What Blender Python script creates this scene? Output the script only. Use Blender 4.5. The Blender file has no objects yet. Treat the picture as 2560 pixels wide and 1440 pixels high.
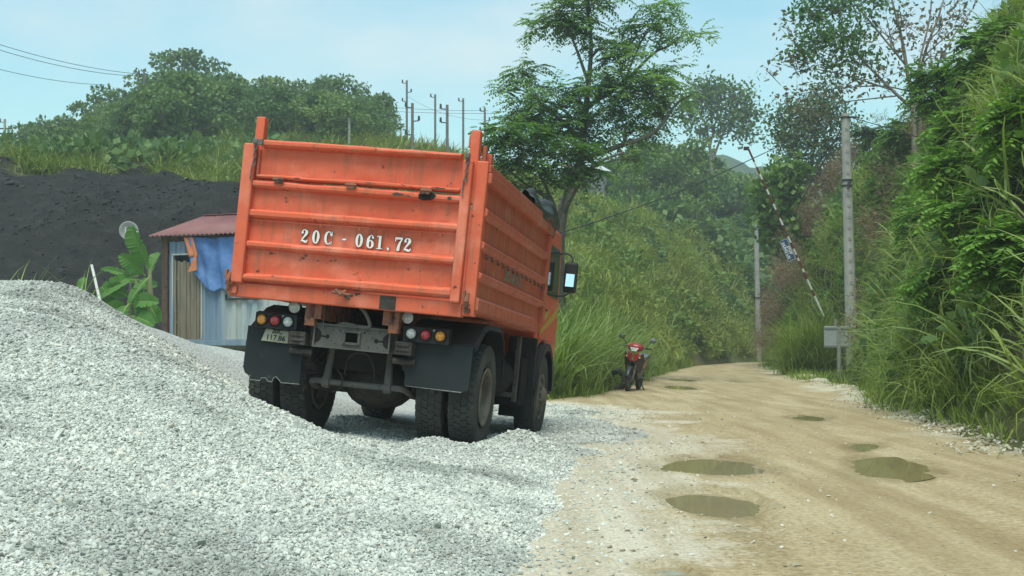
import bpy, math, random
import numpy as np
from mathutils import Matrix, Vector, Euler

scene = bpy.context.scene
C = scene.collection

# ------------------------------------------------------------------ camera
# eye point 1.08 m over the road, level, 44.6 mm lens with a vertical shift (horizon low in the frame)
FOC, CX, HY, EYE = 3170.0, 1280.0, 857.0, 1.08
cam_data = bpy.data.cameras.new('camera')
cam_data.sensor_width = 36.0
cam_data.lens = FOC / 2560 * 36
cam_data.shift_y = (HY - 720.0) / 2560
cam_data.clip_start = 0.1
cam_data.clip_end = 3000
cam = bpy.data.objects.new('camera', cam_data)
cam.location = (0, 0, EYE)
cam.rotation_euler = (math.pi / 2, 0, 0)
C.objects.link(cam)
scene.camera = cam

# ------------------------------------------------------------------ sky, sun, exposure
SUN_EL, SUN_AZ = 66.0, 187.0          # azimuth clockwise from +Y: behind the camera
world = bpy.data.worlds.new('World')
scene.world = world
world.use_nodes = True
wn, wl = world.node_tree.nodes, world.node_tree.links
wn.clear()
w_out = wn.new('ShaderNodeOutputWorld')
w_bg = wn.new('ShaderNodeBackground')
w_sky = wn.new('ShaderNodeTexSky')
w_sky.sky_type = 'NISHITA'
w_sky.sun_disc = False
w_sky.sun_elevation = math.radians(SUN_EL)
w_sky.sun_rotation = math.radians(SUN_AZ)
w_sky.air_density = 1.2
w_sky.dust_density = 1.4
w_sky.ozone_density = 1.0
w_tint = wn.new('ShaderNodeMixRGB'); w_tint.blend_type = 'MULTIPLY'; w_tint.inputs[0].default_value = 1.0
w_tint.inputs[2].default_value = (.92, 1.18, 1.03, 1)
w_co = wn.new('ShaderNodeTexCoord')
w_map = wn.new('ShaderNodeMapping'); w_map.inputs['Scale'].default_value = (1.0, 1.0, 2.6)
w_map.inputs['Location'].default_value = (0.35, 0.2, 0.1)
w_n = wn.new('ShaderNodeTexNoise'); w_n.inputs['Scale'].default_value = 3.4
w_n.inputs['Detail'].default_value = 7; w_n.inputs['Roughness'].default_value = 0.52
w_r = wn.new('ShaderNodeMapRange')
w_r.inputs['From Min'].default_value = 0.42; w_r.inputs['From Max'].default_value = 0.66
w_r.inputs['To Min'].default_value = 0.0; w_r.inputs['To Max'].default_value = 0.75
w_mix = wn.new('ShaderNodeMixRGB')
w_mix.inputs[2].default_value = (4.2, 4.95, 5.1, 1)       # thin cloud veil
wl.new(w_co.outputs['Generated'], w_map.inputs['Vector'])
wl.new(w_map.outputs[0], w_n.inputs['Vector'])
wl.new(w_n.outputs['Fac'], w_r.inputs['Value'])
wl.new(w_r.outputs[0], w_mix.inputs[0])
wl.new(w_sky.outputs[0], w_tint.inputs[1])
wl.new(w_tint.outputs[0], w_mix.inputs[1])
wl.new(w_mix.outputs[0], w_bg.inputs['Color'])
w_bg.inputs['Strength'].default_value = 0.115
wl.new(w_bg.outputs[0], w_out.inputs['Surface'])

sun_data = bpy.data.lights.new('sun', 'SUN')
sun_data.energy = 2.0
sun_data.angle = math.radians(32)
sun_data.color = (1.0, 0.97, 0.86)
sun = bpy.data.objects.new('sun', sun_data)
_el, _az = math.radians(SUN_EL), math.radians(SUN_AZ)
_to_sun = Vector((math.sin(_az) * math.cos(_el), math.cos(_az) * math.cos(_el), math.sin(_el)))
sun.rotation_euler = _to_sun.to_track_quat('Z', 'Y').to_euler()
sun.location = _to_sun * 60
C.objects.link(sun)

scene.view_settings.view_transform = 'Standard'
scene.view_settings.look = 'None'
scene.view_settings.gamma = 1.0
scene.view_settings.exposure = 0.72
scene.render.engine = 'CYCLES'
scene.cycles.max_bounces = 5
scene.cycles.diffuse_bounces = 3
scene.cycles.glossy_bounces = 2
scene.cycles.transmission_bounces = 2
scene.cycles.volume_bounces = 0
scene.cycles.transparent_max_bounces = 6
scene.cycles.sample_clamp_indirect = 4.0
scene.cycles.use_denoising = True

# ------------------------------------------------------------------ helpers
RNG = np.random.default_rng(7)
random.seed(7)


def at(px, py, d):
    """the point at depth d that the photograph shows at pixel (px, py)"""
    return Vector(((px - CX) / FOC * d, d, EYE + (HY - py) / FOC * d))


def tag(o, label=None, cat=None, group=None, kind=None):
    for k, v in (('label', label), ('category', cat), ('group', group), ('kind', kind)):
        if v:
            o[k] = v
    return o


def thing(name, label, cat, loc=(0, 0, 0), rotz=0.0, group=None, matrix=None):
    o = bpy.data.objects.new(name, None)
    o.empty_display_size = 0.3
    C.objects.link(o)
    if matrix is not None:
        o.matrix_world = matrix
    else:
        o.location = loc
        o.rotation_euler = (0, 0, rotz)
    return tag(o, label, cat, group)


def catmull(pts, n=8):
    pts = [np.array(p, float) for p in pts]
    out = []
    P = [2 * pts[0] - pts[1]] + pts + [2 * pts[-1] - pts[-2]]
    for i in range(1, len(P) - 2):
        for k in range(n):
            t = k / n
            out.append(0.5 * (2 * P[i] + (P[i + 1] - P[i - 1]) * t + (2 * P[i - 1] - 5 * P[i] + 4 * P[i + 1] - P[i + 2]) * t * t
                              + (3 * P[i] - P[i - 1] - 3 * P[i + 1] + P[i + 2]) * t ** 3))
    out.append(pts[-1])
    return out


class MB:
    """collects shapes and links them as ONE mesh object"""
    def __init__(s):
        s.v, s.f = [], []

    def add(s, vs, fs):
        b = len(s.v)
        s.v += [tuple(map(float, p)) for p in vs]
        s.f += [tuple(b + i for i in f) for f in fs]
        return s

    def box(s, x0, x1, y0, y1, z0, z1, M=None):
        vs = [Vector((x, y, z)) for z in (z0, z1) for y in (y0, y1) for x in (x0, x1)]
        if M is not None:
            vs = [M @ p for p in vs]
        return s.add(vs, [(0, 2, 3, 1), (4, 5, 7, 6), (0, 1, 5, 4), (2, 6, 7, 3), (0, 4, 6, 2), (1, 3, 7, 5)])

    def tube(s, path, r, n=8, caps=True):
        path = [Vector(p) for p in path]
        rr = r if hasattr(r, '__len__') else [r] * len(path)
        rings, up = [], None
        for i, p in enumerate(path):
            t = (path[min(i + 1, len(path) - 1)] - path[max(i - 1, 0)])
            t = t.normalized() if t.length > 1e-9 else Vector((0, 0, 1))
            if up is None:
                up = Vector((0, 0, 1)) if abs(t.z) < .9 else Vector((1, 0, 0))
            a = t.cross(up).normalized()
            b = a.cross(t).normalized()
            up = b
            rings.append([p + (a * math.cos(q) + b * math.sin(q)) * rr[i] for q in [2 * math.pi * k / n for k in range(n)]])
        vs = [p for ring in rings for p in ring]
        fs = [(i * n + k, i * n + (k + 1) % n, (i + 1) * n + (k + 1) % n, (i + 1) * n + k) for i in range(len(path) - 1) for k in range(n)]
        if caps:
            fs += [tuple(range(n - 1, -1, -1)), tuple((len(path) - 1) * n + k for k in range(n))]
        return s.add(vs, fs)

    def prism(s, poly, axis, a0, a1):
        """polygon in the two axes other than `axis`, extruded along it"""
        def put(p, a):
            q = list(p)
            q.insert(axis, a)
            return q
        n = len(poly)
        vs = [put(p, a0) for p in poly] + [put(p, a1) for p in poly]
        return s.add(vs, [tuple(range(n)), tuple(range(2 * n - 1, n - 1, -1))] + [(i, n + i, n + (i + 1) % n, (i + 1) % n) for i in range(n)])

    def lathe(s, prof, axis='x', n=32, c=(0, 0, 0), close=False):
        """profile of (along axis, radius) turned about the axis through c"""
        vs = []
        for a, r in prof:
            for k in range(n):
                q = 2 * math.pi * k / n
                u, w = r * math.cos(q), r * math.sin(q)
                p = (a, u, w) if axis == 'x' else ((u, a, w) if axis == 'y' else (u, w, a))
                vs.append((p[0] + c[0], p[1] + c[1], p[2] + c[2]))
        m = len(prof)
        rng = range(m if close else m - 1)
        fs = [(i * n + k, i * n + (k + 1) % n, ((i + 1) % m) * n + (k + 1) % n, ((i + 1) % m) * n + k) for i in rng for k in range(n)]
        return s.add(vs, fs)

    def sheet(s, fn, nu, nv):
        vs = [fn(i / nu, j / nv) for j in range(nv + 1) for i in range(nu + 1)]
        fs = [(j * (nu + 1) + i, j * (nu + 1) + i + 1, (j + 1) * (nu + 1) + i + 1, (j + 1) * (nu + 1) + i) for j in range(nv) for i in range(nu)]
        return s.add(vs, fs)

    def build(s, name, mat, parent=None, smooth=False, bevel=0.0, solid=0.0):
        me = bpy.data.meshes.new(name)
        me.from_pydata(s.v, [], s.f)
        me.update()
        return link(name, me, mat, parent, smooth, bevel, solid)


def link(name, me, mat, parent=None, smooth=False, bevel=0.0, solid=0.0):
    o = bpy.data.objects.new(name, me)
    C.objects.link(o)
    if mat is not None and not me.materials:
        me.materials.append(mat)
    if smooth:
        me.polygons.foreach_set('use_smooth', [True] * len(me.polygons))
    if parent is not None:
        o.parent = parent
    if solid:
        m = o.modifiers.new('solid', 'SOLIDIFY'); m.thickness = solid; m.offset = 0
    if bevel:
        m = o.modifiers.new('bevel', 'BEVEL'); m.width = bevel; m.segments = 2; m.limit_method = 'ANGLE'; m.angle_limit = math.radians(35)
        m.harden_normals = False
    return o


def fix_normals(o):
    import bmesh
    bm = bmesh.new(); bm.from_mesh(o.data)
    bmesh.ops.recalc_face_normals(bm, faces=bm.faces)
    bm.to_mesh(o.data); bm.free()
    return o


def np_mesh(name, verts, faces):
    """numpy verts (N,3) and faces (M,k) -> mesh"""
    me = bpy.data.meshes.new(name)
    verts = np.ascontiguousarray(verts, np.float32); faces = np.ascontiguousarray(faces, np.int32)
    k = faces.shape[1]
    me.vertices.add(len(verts)); me.vertices.foreach_set('co', verts.ravel())
    me.loops.add(faces.size); me.loops.foreach_set('vertex_index', faces.ravel())
    me.polygons.add(len(faces))
    me.polygons.foreach_set('loop_start', np.arange(0, faces.size, k, dtype=np.int32))
    me.update(calc_edges=True)
    return me


def grid_mesh(name, X, Y, Z):
    ny, nx = X.shape
    idx = np.arange(nx * ny).reshape(ny, nx)
    f = np.stack([idx[:-1, :-1], idx[:-1, 1:], idx[1:, 1:], idx[1:, :-1]], -1).reshape(-1, 4)
    return np_mesh(name, np.stack([X, Y, Z], -1).reshape(-1, 3), f)


def vnoise(x, y, seed=0):
    xi, yi = np.floor(x).astype(np.int64), np.floor(y).astype(np.int64)
    xf, yf = x - xi, y - yi
    u, v = xf * xf * (3 - 2 * xf), yf * yf * (3 - 2 * yf)

    def h(a, b):
        n = (a * 374761393 + b * 668265263 + seed * 982451653) & 0x7fffffff
        n = ((n ^ (n >> 13)) * 1274126177) & 0x7fffffff
        return ((n ^ (n >> 16)) & 0xffff) / 65535.0
    return (h(xi, yi) * (1 - u) + h(xi + 1, yi) * u) * (1 - v) + (h(xi, yi + 1) * (1 - u) + h(xi + 1, yi + 1) * u) * v


def fbm(x, y, sc, oct=4, seed=0):
    s, a, t = 0, 1, 0
    for o in range(oct):
        s = s + a * (vnoise(x * sc * 2 ** o, y * sc * 2 ** o, seed + o * 17) - .5)
        t += a; a *= .5
    return s / t * 2


def sstep(a, b, x):
    t = np.clip((x - a) / (b - a), 0, 1)
    return t * t * (3 - 2 * t)


# ------------------------------------------------------------------ materials
def nodes_of(name):
    m = bpy.data.materials.new(name)
    m.use_nodes = True
    nt = m.node_tree
    return m, nt, nt.nodes, nt.links, nt.nodes['Principled BSDF']


def rgb(c):
    return (c[0], c[1], c[2], 1)


def ramp(n, stops):
    r = n.new('ShaderNodeValToRGB')
    e = r.color_ramp.elements
    while len(e) < len(stops):
        e.new(0.5)
    for k, (p, c) in zip(e, stops):
        k.position = p
        k.color = rgb(c) if hasattr(c, '__len__') else (c, c, c, 1)
    return r


def pmat(name, col, col2=None, scale=6.0, rough=0.75, metal=0.0, bump=0.0, bscale=40.0, spec=0.3, col3=None, s3=25.0, t3=0.62, stretch=None):
    """noise-varied principled: col <-> col2 in large patches, col3 in small worn spots"""
    m, nt, n, l, b = nodes_of(name)
    b.inputs['Roughness'].default_value = rough
    b.inputs['Metallic'].default_value = metal
    b.inputs['Specular IOR Level'].default_value = spec
    tc = n.new('ShaderNodeTexCoord')
    vec = tc.outputs['Object']
    if stretch:
        mp = n.new('ShaderNodeMapping'); mp.inputs['Scale'].default_value = stretch
        l.new(vec, mp.inputs['Vector']); vec = mp.outputs[0]
    nz = n.new('ShaderNodeTexNoise'); nz.inputs['Scale'].default_value = scale; nz.inputs['Detail'].default_value = 6
    l.new(vec, nz.inputs['Vector'])
    c2 = col2 or tuple(c * .7 for c in col)
    r = ramp(n, [(0.32, col), (0.68, c2)])
    l.new(nz.outputs['Fac'], r.inputs[0])
    out = r.outputs[0]
    if col3:
        z3 = n.new('ShaderNodeTexNoise'); z3.inputs['Scale'].default_value = s3; z3.inputs['Detail'].default_value = 8; z3.inputs['Roughness'].default_value = .65
        l.new(vec, z3.inputs['Vector'])
        r3 = ramp(n, [(t3, 0.0), (t3 + .05, 1.0)])
        l.new(z3.outputs['Fac'], r3.inputs[0])
        mx = n.new('ShaderNodeMixRGB'); l.new(r3.outputs[0], mx.inputs[0]); l.new(out, mx.inputs[1]); mx.inputs[2].default_value = rgb(col3)
        out = mx.outputs[0]
    l.new(out, b.inputs['Base Color'])
    if bump:
        bz = n.new('ShaderNodeTexNoise'); bz.inputs['Scale'].default_value = bscale; bz.inputs['Detail'].default_value = 5
        l.new(tc.outputs['Object'], bz.inputs['Vector'])
        bp = n.new('ShaderNodeBump'); bp.inputs['Strength'].default_value = bump; bp.inputs['Distance'].default_value = 0.02
        l.new(bz.outputs['Fac'], bp.inputs['Height']); l.new(bp.outputs[0], b.inputs['Normal'])
    return m


def leafmat(name, cols, trans=0.3, rough=0.55, nscale=0.35, bright=1.0):
    """foliage: colour varies leaf by leaf (island), plant by plant (instance) and in broad patches"""
    m, nt, n, l, b = nodes_of(name)
    b.inputs['Roughness'].default_value = rough
    b.inputs['Specular IOR Level'].default_value = 0.25
    geo = n.new('ShaderNodeNewGeometry'); oi = n.new('ShaderNodeObjectInfo')
    nz = n.new('ShaderNodeTexNoise'); nz.inputs['Scale'].default_value = nscale; nz.inputs['Detail'].default_value = 3
    l.new(geo.outputs['Position'], nz.inputs['Vector'])
    a1 = n.new('ShaderNodeMath'); a1.operation = 'MULTIPLY_ADD'; a1.inputs[1].default_value = 0.42; l.new(geo.outputs['Random Per Island'], a1.inputs[0])
    a2 = n.new('ShaderNodeMath'); a2.operation = 'MULTIPLY_ADD'; a2.inputs[1].default_value = 0.3; l.new(oi.outputs['Random'], a2.inputs[0])
    a3 = n.new('ShaderNodeMath'); a3.operation = 'MULTIPLY_ADD'; a3.inputs[1].default_value = 1.0; a3.inputs[2].default_value = -0.36
    l.new(nz.outputs['Fac'], a3.inputs[0]); l.new(a3.outputs[0], a2.inputs[2]); l.new(a2.outputs[0], a1.inputs[2])
    k = len(cols)
    r = ramp(n, [(i / max(k - 1, 1), tuple(c * bright for c in cc)) for i, cc in enumerate(cols)])
    l.new(a1.outputs[0], r.inputs[0])
    l.new(r.outputs[0], b.inputs['Base Color'])
    if trans:
        tr = n.new('ShaderNodeBsdfTranslucent')
        hs = n.new('ShaderNodeMixRGB'); hs.blend_type = 'MULTIPLY'; hs.inputs[0].default_value = 1; hs.inputs[2].default_value = (1.15, 1.25, .6, 1)
        l.new(r.outputs[0], hs.inputs[1]); l.new(hs.outputs[0], tr.inputs['Color'])
        mx = n.new('ShaderNodeMixShader'); mx.inputs[0].default_value = trans
        l.new(b.outputs[0], mx.inputs[1]); l.new(tr.outputs[0], mx.inputs[2])
        l.new(mx.outputs[0], n['Material Output'].inputs['Surface'])
    return m


M = {}
M['bark'] = pmat('bark', (.12, .105, .088), (.19, .175, .15), 5, .9, bump=.6, bscale=18)
M['bark_pale'] = pmat('bark_pale', (.30, .27, .22), (.17, .14, .11), 4, .9, bump=.5, bscale=15)
M['concrete'] = pmat('concrete_pole', (.40, .40, .36), (.30, .30, .27), 3, .9, bump=.3, bscale=30, col3=(.20, .20, .17), s3=9, t3=.62)
M['wood_dark'] = pmat('pole_wood', (.13, .12, .11), (.19, .18, .17), 4, .85)
M['black_metal'] = pmat('black_metal', (.03, .03, .03), (.05, .05, .05), 8, .6)
M['wire'] = pmat('wire', (.03, .03, .035), (.04, .04, .045), 4, .7)
M['white_paint'] = pmat('white_paint', (.72, .72, .68), (.6, .6, .55), 6, .6, col3=(.25, .2, .15), s3=18, t3=.64)
M['red_paint'] = pmat('red_paint', (.15, .04, .035), (.10, .035, .03), 6, .6)
M['blue_sign'] = pmat('blue_sign', (.02, .06, .15), (.03, .08, .18), 3, .5)
M['white_letter'] = pmat('white_letter', (.78, .78, .74), (.7, .7, .66), 20, .6)
M['black_letter'] = pmat('black_letter', (.012, .012, .012), (.02, .02, .02), 20, .6)
# ------------------------------------------------------------------ truck pose (needed by the ground under it)
T_POS = Vector((-1.4385, 12.82, 0.1206))
T_YAW, T_PITCH, T_ROLL = 0.1785, 0.0394, 0.0937
TRUCK = (Matrix.Translation(T_POS) @ Matrix.Rotation(-T_YAW, 4, 'Z') @ Matrix.Rotation(-T_PITCH, 4, 'X') @ Matrix.Rotation(T_ROLL, 4, 'Y'))

# ------------------------------------------------------------------ terrain height
COLS = [
    (-900, [(0, 0), (14, .3), (25, 1), (33, 1.1), (37, 3.6), (41, 6), (45, 7.2), (58, 9.8), (100, 11), (200, 9), (520, 9)]),
    (0, [(0, 0), (14, .2), (25, .9), (33, 1.0), (37, 3.6), (41, 5.9), (44, 6.8), (47, 6.9), (58, 9.3), (66, 9.9), (100, 9), (200, 8), (520, 9)]),
    (200, [(0, 0), (14, .2), (25, .9), (33, 1.0), (37, 3.6), (41, 5.8), (44, 6.5), (47, 6.8), (60, 9.6), (75, 11.6), (95, 13.8), (120, 12), (200, 9), (520, 9)]),
    (450, [(0, 0), (14, .1), (25, .9), (33, 1.0), (37, 3.2), (41, 5.2), (44, 6.0), (48, 6.8), (61, 9.6), (75, 12.5), (95, 16.4), (112, 16.2), (160, 11), (520, 9)]),
    (640, [(0, 0), (14, 0), (25, .8), (33, .9), (37, 2.8), (41, 4.8), (44, 5.9), (48, 6.9), (61, 9.8), (75, 12.3), (95, 15.4), (112, 15), (160, 11), (520, 9)]),
    (800, [(0, 0), (18, 0), (30, .7), (40, 2), (61, 9.2), (75, 12), (95, 14.8), (112, 14.5), (160, 11), (520, 9)]),
    (950, [(0, 0), (20, 0), (30, .5), (40, 2), (61, 8.8), (95, 15.2), (112, 14.8), (160, 11), (520, 9)]),
    (1100, [(0, 0), (24, 0), (30, .3), (40, 1.6), (61, 8), (95, 14.6), (112, 14), (160, 11), (520, 9)]),
    (1230, [(0, 0), (24, 0), (32, .3), (45, 2.2), (61, 7), (80, 10.8), (95, 13.2), (112, 13), (160, 11), (520, 9)]),
    (1400, [(0, 0), (24, 0), (30, .1), (40, .8), (50, 3.6), (62, 7), (75, 9.6), (95, 11.2), (130, 13), (200, 10), (520, 10)]),
    (1560, [(0, 0), (32, 0), (44, .4), (55, 3.2), (75, 9.1), (95, 10.4), (130, 13), (200, 10), (520, 12)]),
    (1700, [(0, 0), (50, 0), (58, .5), (66, 3.2), (79, 8.0), (95, 9.2), (130, 12.5), (200, 10), (520, 14)]),
    (1820, [(0, 0), (62, 0), (69, .5), (77, 3.2), (87, 6.9), (100, 8.2), (130, 12), (200, 9), (520, 14)]),
    (1900, [(0, 0), (73, 0), (78, .5), (85, 3.0), (93, 5.8), (110, 7.5), (140, 11), (200, 8), (520, 12)]),
    (2060, [(0, 0), (80, 0), (90, 1.), (100, 4), (120, 7), (150, 10), (200, 9), (520, 8)]),
    (3400, [(0, 0), (80, 0), (100, 3), (150, 8), (520, 8)]),
]
COL_PX = np.array([c[0] for c in COLS], float)


def interp_road(y, pts):
    return np.interp(y, [p[0] for p in pts], [p[1] for p in pts])


ROAD_L = [(-10, -3), (20, -2.0), (22.5, 0.2), (24, .9), (26.6, 2.0), (36.7, 3.9), (47, 5.9), (58.8, 8.3), (67, 11.3), (74, 15.5), (82, 24), (90, 40)]
ROAD_R = [(-10, 4.4), (12.5, 5.1), (18.6, 5.75), (23.8, 6.5), (34.8, 7.9), (50, 10.1), (56, 11.0), (62, 12.5), (68, 14.8), (76, 19.5), (84, 28), (92, 44)]
VERGE = [(-10, .1), (12, .15), (20, .45), (30, 1.2), (38, 2.1), (42.5, 2.3), (46, 1.3), (50, .6), (60, .4), (80, .6)]


def foot(y):
    return interp_road(y, ROAD_R) + interp_road(y, VERGE) + .2


def bank(x, y):
    """steep cut bank beyond the verge on the right of the road"""
    s = x - foot(y) - .35 * fbm(x * 0, y, .35, 3, 5)
    prof = np.interp(s, [-.4, 0, .3, .8, 1.5, 2.5, 4, 7, 14, 40, 120], [-.2, .05, .45, 2.5, 4.9, 7.0, 9.0, 11.3, 14, 18, 20])
    sc = np.interp(y, [-10, 12, 25, 50, 68, 85, 110], [.8, .95, 1.0, .97, .85, .5, .3])
    return prof * sc + (fbm(x, y, .55, 4, 9) * .8 + fbm(x, y, .22, 2, 10) * 1.2) * sstep(0.4, 2, s), s


def terrain(x, y):
    x = np.asarray(x, float); y = np.asarray(y, float)
    px = CX + FOC * x / np.maximum(y, 8.0)
    px = np.clip(px, COL_PX[0], COL_PX[-1] - 1e-3)
    k = np.clip(np.searchsorted(COL_PX, px, 'right') - 1, 0, len(COLS) - 2)
    prof = np.stack([np.interp(y, [p[0] for p in c[1]], [p[1] for p in c[1]]) for c in COLS])
    t = (px - COL_PX[k]) / (COL_PX[k + 1] - COL_PX[k])
    t = t * t * (3 - 2 * t)
    ii = np.indices(k.shape)
    z = prof[(k, *ii)] * (1 - t) + prof[(k + 1, *ii)] * t
    z = z + 1.15 * np.exp(-((x + 14.6) ** 2 / 5 + (y - 50.5) ** 2 / 6)) + .5 * np.exp(-((x + 19.5) ** 2 / 9 + (y - 44.5) ** 2 / 5))
    rough = sstep(30, 45, y)
    z = z + rough * (fbm(x, y, .12, 4, 3) * .9 + fbm(x, y, .6, 3, 4) * .25) * sstep(.3, 3, z)
    b, s = bank(x, y)
    z = np.where(s > -.4, np.maximum(z, b), z)
    # bed of the road lies a little lower than the road sheet
    inr = sstep(-.5, .4, x - interp_road(y, ROAD_L)) * sstep(-.1, .5, interp_road(y, ROAD_R) - x)
    z = z * (1 - inr) + (-.16) * inr
    return z


def tps_fit(P):
    P = np.array(P, float); n = len(P)
    d = np.hypot(P[:, None, 0] - P[None, :, 0], P[:, None, 1] - P[None, :, 1])
    K = np.where(d > 0, d * d * np.log(d + 1e-12), 0) + np.eye(n) * .02
    A = np.zeros((n + 3, n + 3)); A[:n, :n] = K; A[:n, n] = 1; A[:n, n + 1:] = P[:, :2]; A[n:, :n] = A[:n, n:].T
    w = np.linalg.solve(A, np.concatenate([P[:, 2], [0, 0, 0]]))

    def ev(x, y):
        z = w[n] + w[n + 1] * x + w[n + 2] * y
        for i in range(n):
            r2 = (x - P[i, 0]) ** 2 + (y - P[i, 1]) ** 2
            z = z + w[i] * .5 * r2 * np.log(r2 + 1e-12)
        return z
    return ev


GP = [at(*p) for p in [
    (-300, 1440, 4.0), (0, 1440, 4.4), (400, 1440, 4.8), (800, 1440, 5.2), (1150, 1440, 5.6), (1400, 1437, 5.85),
    (-300, 1150, 5.8), (0, 1150, 6.2), (400, 1150, 6.9), (800, 1150, 7.9), (1100, 1170, 9.0), (1300, 1170, 10.2), (1450, 1190, 10.0),
    (-300, 930, 7.7), (0, 930, 8.2), (300, 930, 8.7), (520, 985, 8.9), (760, 1090, 8.8),
    (-400, 740, 10.2), (0, 772, 10.2), (150, 803, 10.1), (300, 851, 9.9), (450, 906, 9.8), (560, 960, 9.8), (640, 1003, 9.7), (760, 1056, 9.8), (900, 1117, 9.9), (970, 1140, 10.1),
    (0, 708, 15.0), (100, 706, 15.0), (190, 716, 15.1), (250, 750, 15.2), (300, 782, 15.3), (400, 836, 15.9), (500, 866, 16.8), (600, 905, 17.0),
    (100, 762, 13.0), (300, 850, 13.0), (0, 755, 13.0), (-400, 690, 15.0),
    (520, 872, 24.0), (600, 866, 26.0), (860, 1010, 20.0), (1000, 1002, 21.5), (1300, 1009, 21.0), (1440, 1012, 21.5), (1560, 1030, 19.7), (1590, 1090, 14.6), (1500, 1060, 16.5),
    (1480, 1120, 13.0), (1250, 1130, 11.6), (100, 800, 20.0), (-400, 760, 20.0), (300, 840, 20.0),
]]
GP += [Vector((at(p[0], 0, p[1]).x, p[1], p[2])) for p in [(640, 11.0, .42), (450, 11.5, .75), (300, 11.6, .95), (120, 11.8, 1.15), (760, 11.0, .3), (900, 11.2, .17)]]
GP += [TRUCK @ Vector(p) for p in [(-1.0, -.1, .035), (1.0, -.1, .03), (0, 0, .03), (-1.0, 3.6, .03), (1.0, 3.6, .02), (0, 1.8, .03), (1.1, 1.9, .03), (-1.1, 1.9, .03), (0, 4.6, .02), (0, -1.0, .03)]]
_gtps = tps_fit(GP)
G_EDGE = [(-5, .15), (3, .15), (5.85, .22), (9.9, .85), (14.6, 1.43), (19.7, 1.74), (22, 1.0), (23.5, .1), (26, -2), (28, -4.5)]


def gravel_z(x, y):
    z = _gtps(x, y)
    z = z + .19 * np.exp(-((x - .08) ** 2 + (y - 12.1) ** 2) / .11) + .13 * np.exp(-((x + .74) ** 2 + (y - 11.25) ** 2) / .08)
    z = z + .10 * np.exp(-((x + 1.75) ** 2 + (y - 14.6) ** 2) / .15) + .09 * np.exp(-((x - .55) ** 2 + (y - 12.5) ** 2) / .2) + .08 * np.exp(-((x + .3) ** 2 + (y - 11.0) ** 2) / .15)
    z = z + fbm(x, y, .9, 3, 31) * .045 + fbm(x, y, 5, 2, 33) * .012
    e = x - interp_road(y, G_EDGE) - fbm(x, y, .8, 3, 21) * .35
    f = sstep(-.9, .3, e)
    z = z * (1 - f) + (-.06) * f
    bk = sstep(25.5, 28, y + fbm(x, y, .5, 2, 22) * 1.5)
    return z * (1 - bk) + (terrain(x, y) - .12) * bk, e


def road_z(x, y):
    z = fbm(x, y, .35, 3, 41) * .02 + fbm(x, y, 1.8, 3, 42) * .012
    rut = np.exp(-((x - (2.1 + .12 * y)) / .28) ** 2) + np.exp(-((x - (3.9 + .1 * y)) / .28) ** 2)
    z = z - .03 * rut * sstep(40, 5, y)
    dip = TRUCK @ Vector((1.1, 3.7, 0))
    z = z - .13 * np.exp(-((x - dip.x) ** 2 + (y - dip.y) ** 2) / 2.5)
    for (cx, cy, rx, ry, rot) in PUD + LOBES:
        dx, dy = x - cx, y - cy
        u, v = dx * math.cos(rot) + dy * math.sin(rot), -dx * math.sin(rot) + dy * math.cos(rot)
        r = np.hypot(u / rx, v / ry) - .05 + fbm(x, y, 1.5, 3, 51) * .36 + fbm(x, y, 5, 3, 53) * .12
        z = np.where(r < 1.35, np.minimum(z, np.interp(r, [0, 1, 1.35], [-.075, -.03, .015]) + fbm(x, y, 9, 2, 52) * .004), z)
    return z


PUD = []
for (px, py, rx, ry, rot) in [(1775, 1160, 118, 19, 0), (1784, 1255, 100, 32, 0), (2230, 1163, 86, 22, -.35), (1672, 1416, 46, 12, 0), (1700, 966, 36, 6.5, 0),
                              (1706, 948, 32, 4.5, 0), (2020, 1041, 42, 6.5, -.2), (2158, 1110, 32, 8, -.4), (1848, 953, 24, 3.2, 0)]:
    d = EYE * FOC / (py - HY)
    PUD.append(((px - CX) / FOC * d, d, rx * d / FOC, ry * d * d / (EYE * FOC), rot))

LOBES = []
for (px, py, rx, ry, rot) in [(1700, 1167, 52, 8, 0), (1862, 1163, 42, 6, 0), (1742, 1262, 40, 17, 0), (1850, 1246, 42, 14, 0), (2285, 1180, 42, 8, -.3), (2165, 1145, 34, 11, -.3)]:
    d = EYE * FOC / (py - HY)
    LOBES.append(((px - CX) / FOC * d, d, rx * d / FOC, ry * d * d / (EYE * FOC), rot))

# ------------------------------------------------------------------ ground sheet
_xs = np.concatenate([np.arange(-300, -60, 8), np.arange(-60, -14, .8), np.arange(-14, 16, .3), np.arange(16, 60, .7), np.arange(60, 301, 8)])
_ys = np.concatenate([np.arange(-8, 60, .33), np.arange(60, 140, .8), np.arange(140, 521, 8)])
GX, GY = np.meshgrid(_xs, _ys)
GZ = terrain(GX, GY)
_g, _e = gravel_z(GX, GY)
_in = (GX > -12) & (GX < 2.4) & (GY > 2.8) & (GY < 28)
GZ = np.where(_in, np.minimum(GZ, np.maximum(_g, -.1) - .12), GZ)
def coal_top(x, y):
    px = CX + FOC * x / np.maximum(y, 8)
    return np.interp(px, [-200, 0, 60, 130, 230, 280, 380, 420, 560, 585, 700, 900], [46, 45.5, 44, 44.5, 45.5, 49.5, 51.5, 44.2, 44.6, 50.5, 51, 46]) + fbm(x, y, .3, 4, 61) * 2.6


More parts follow.
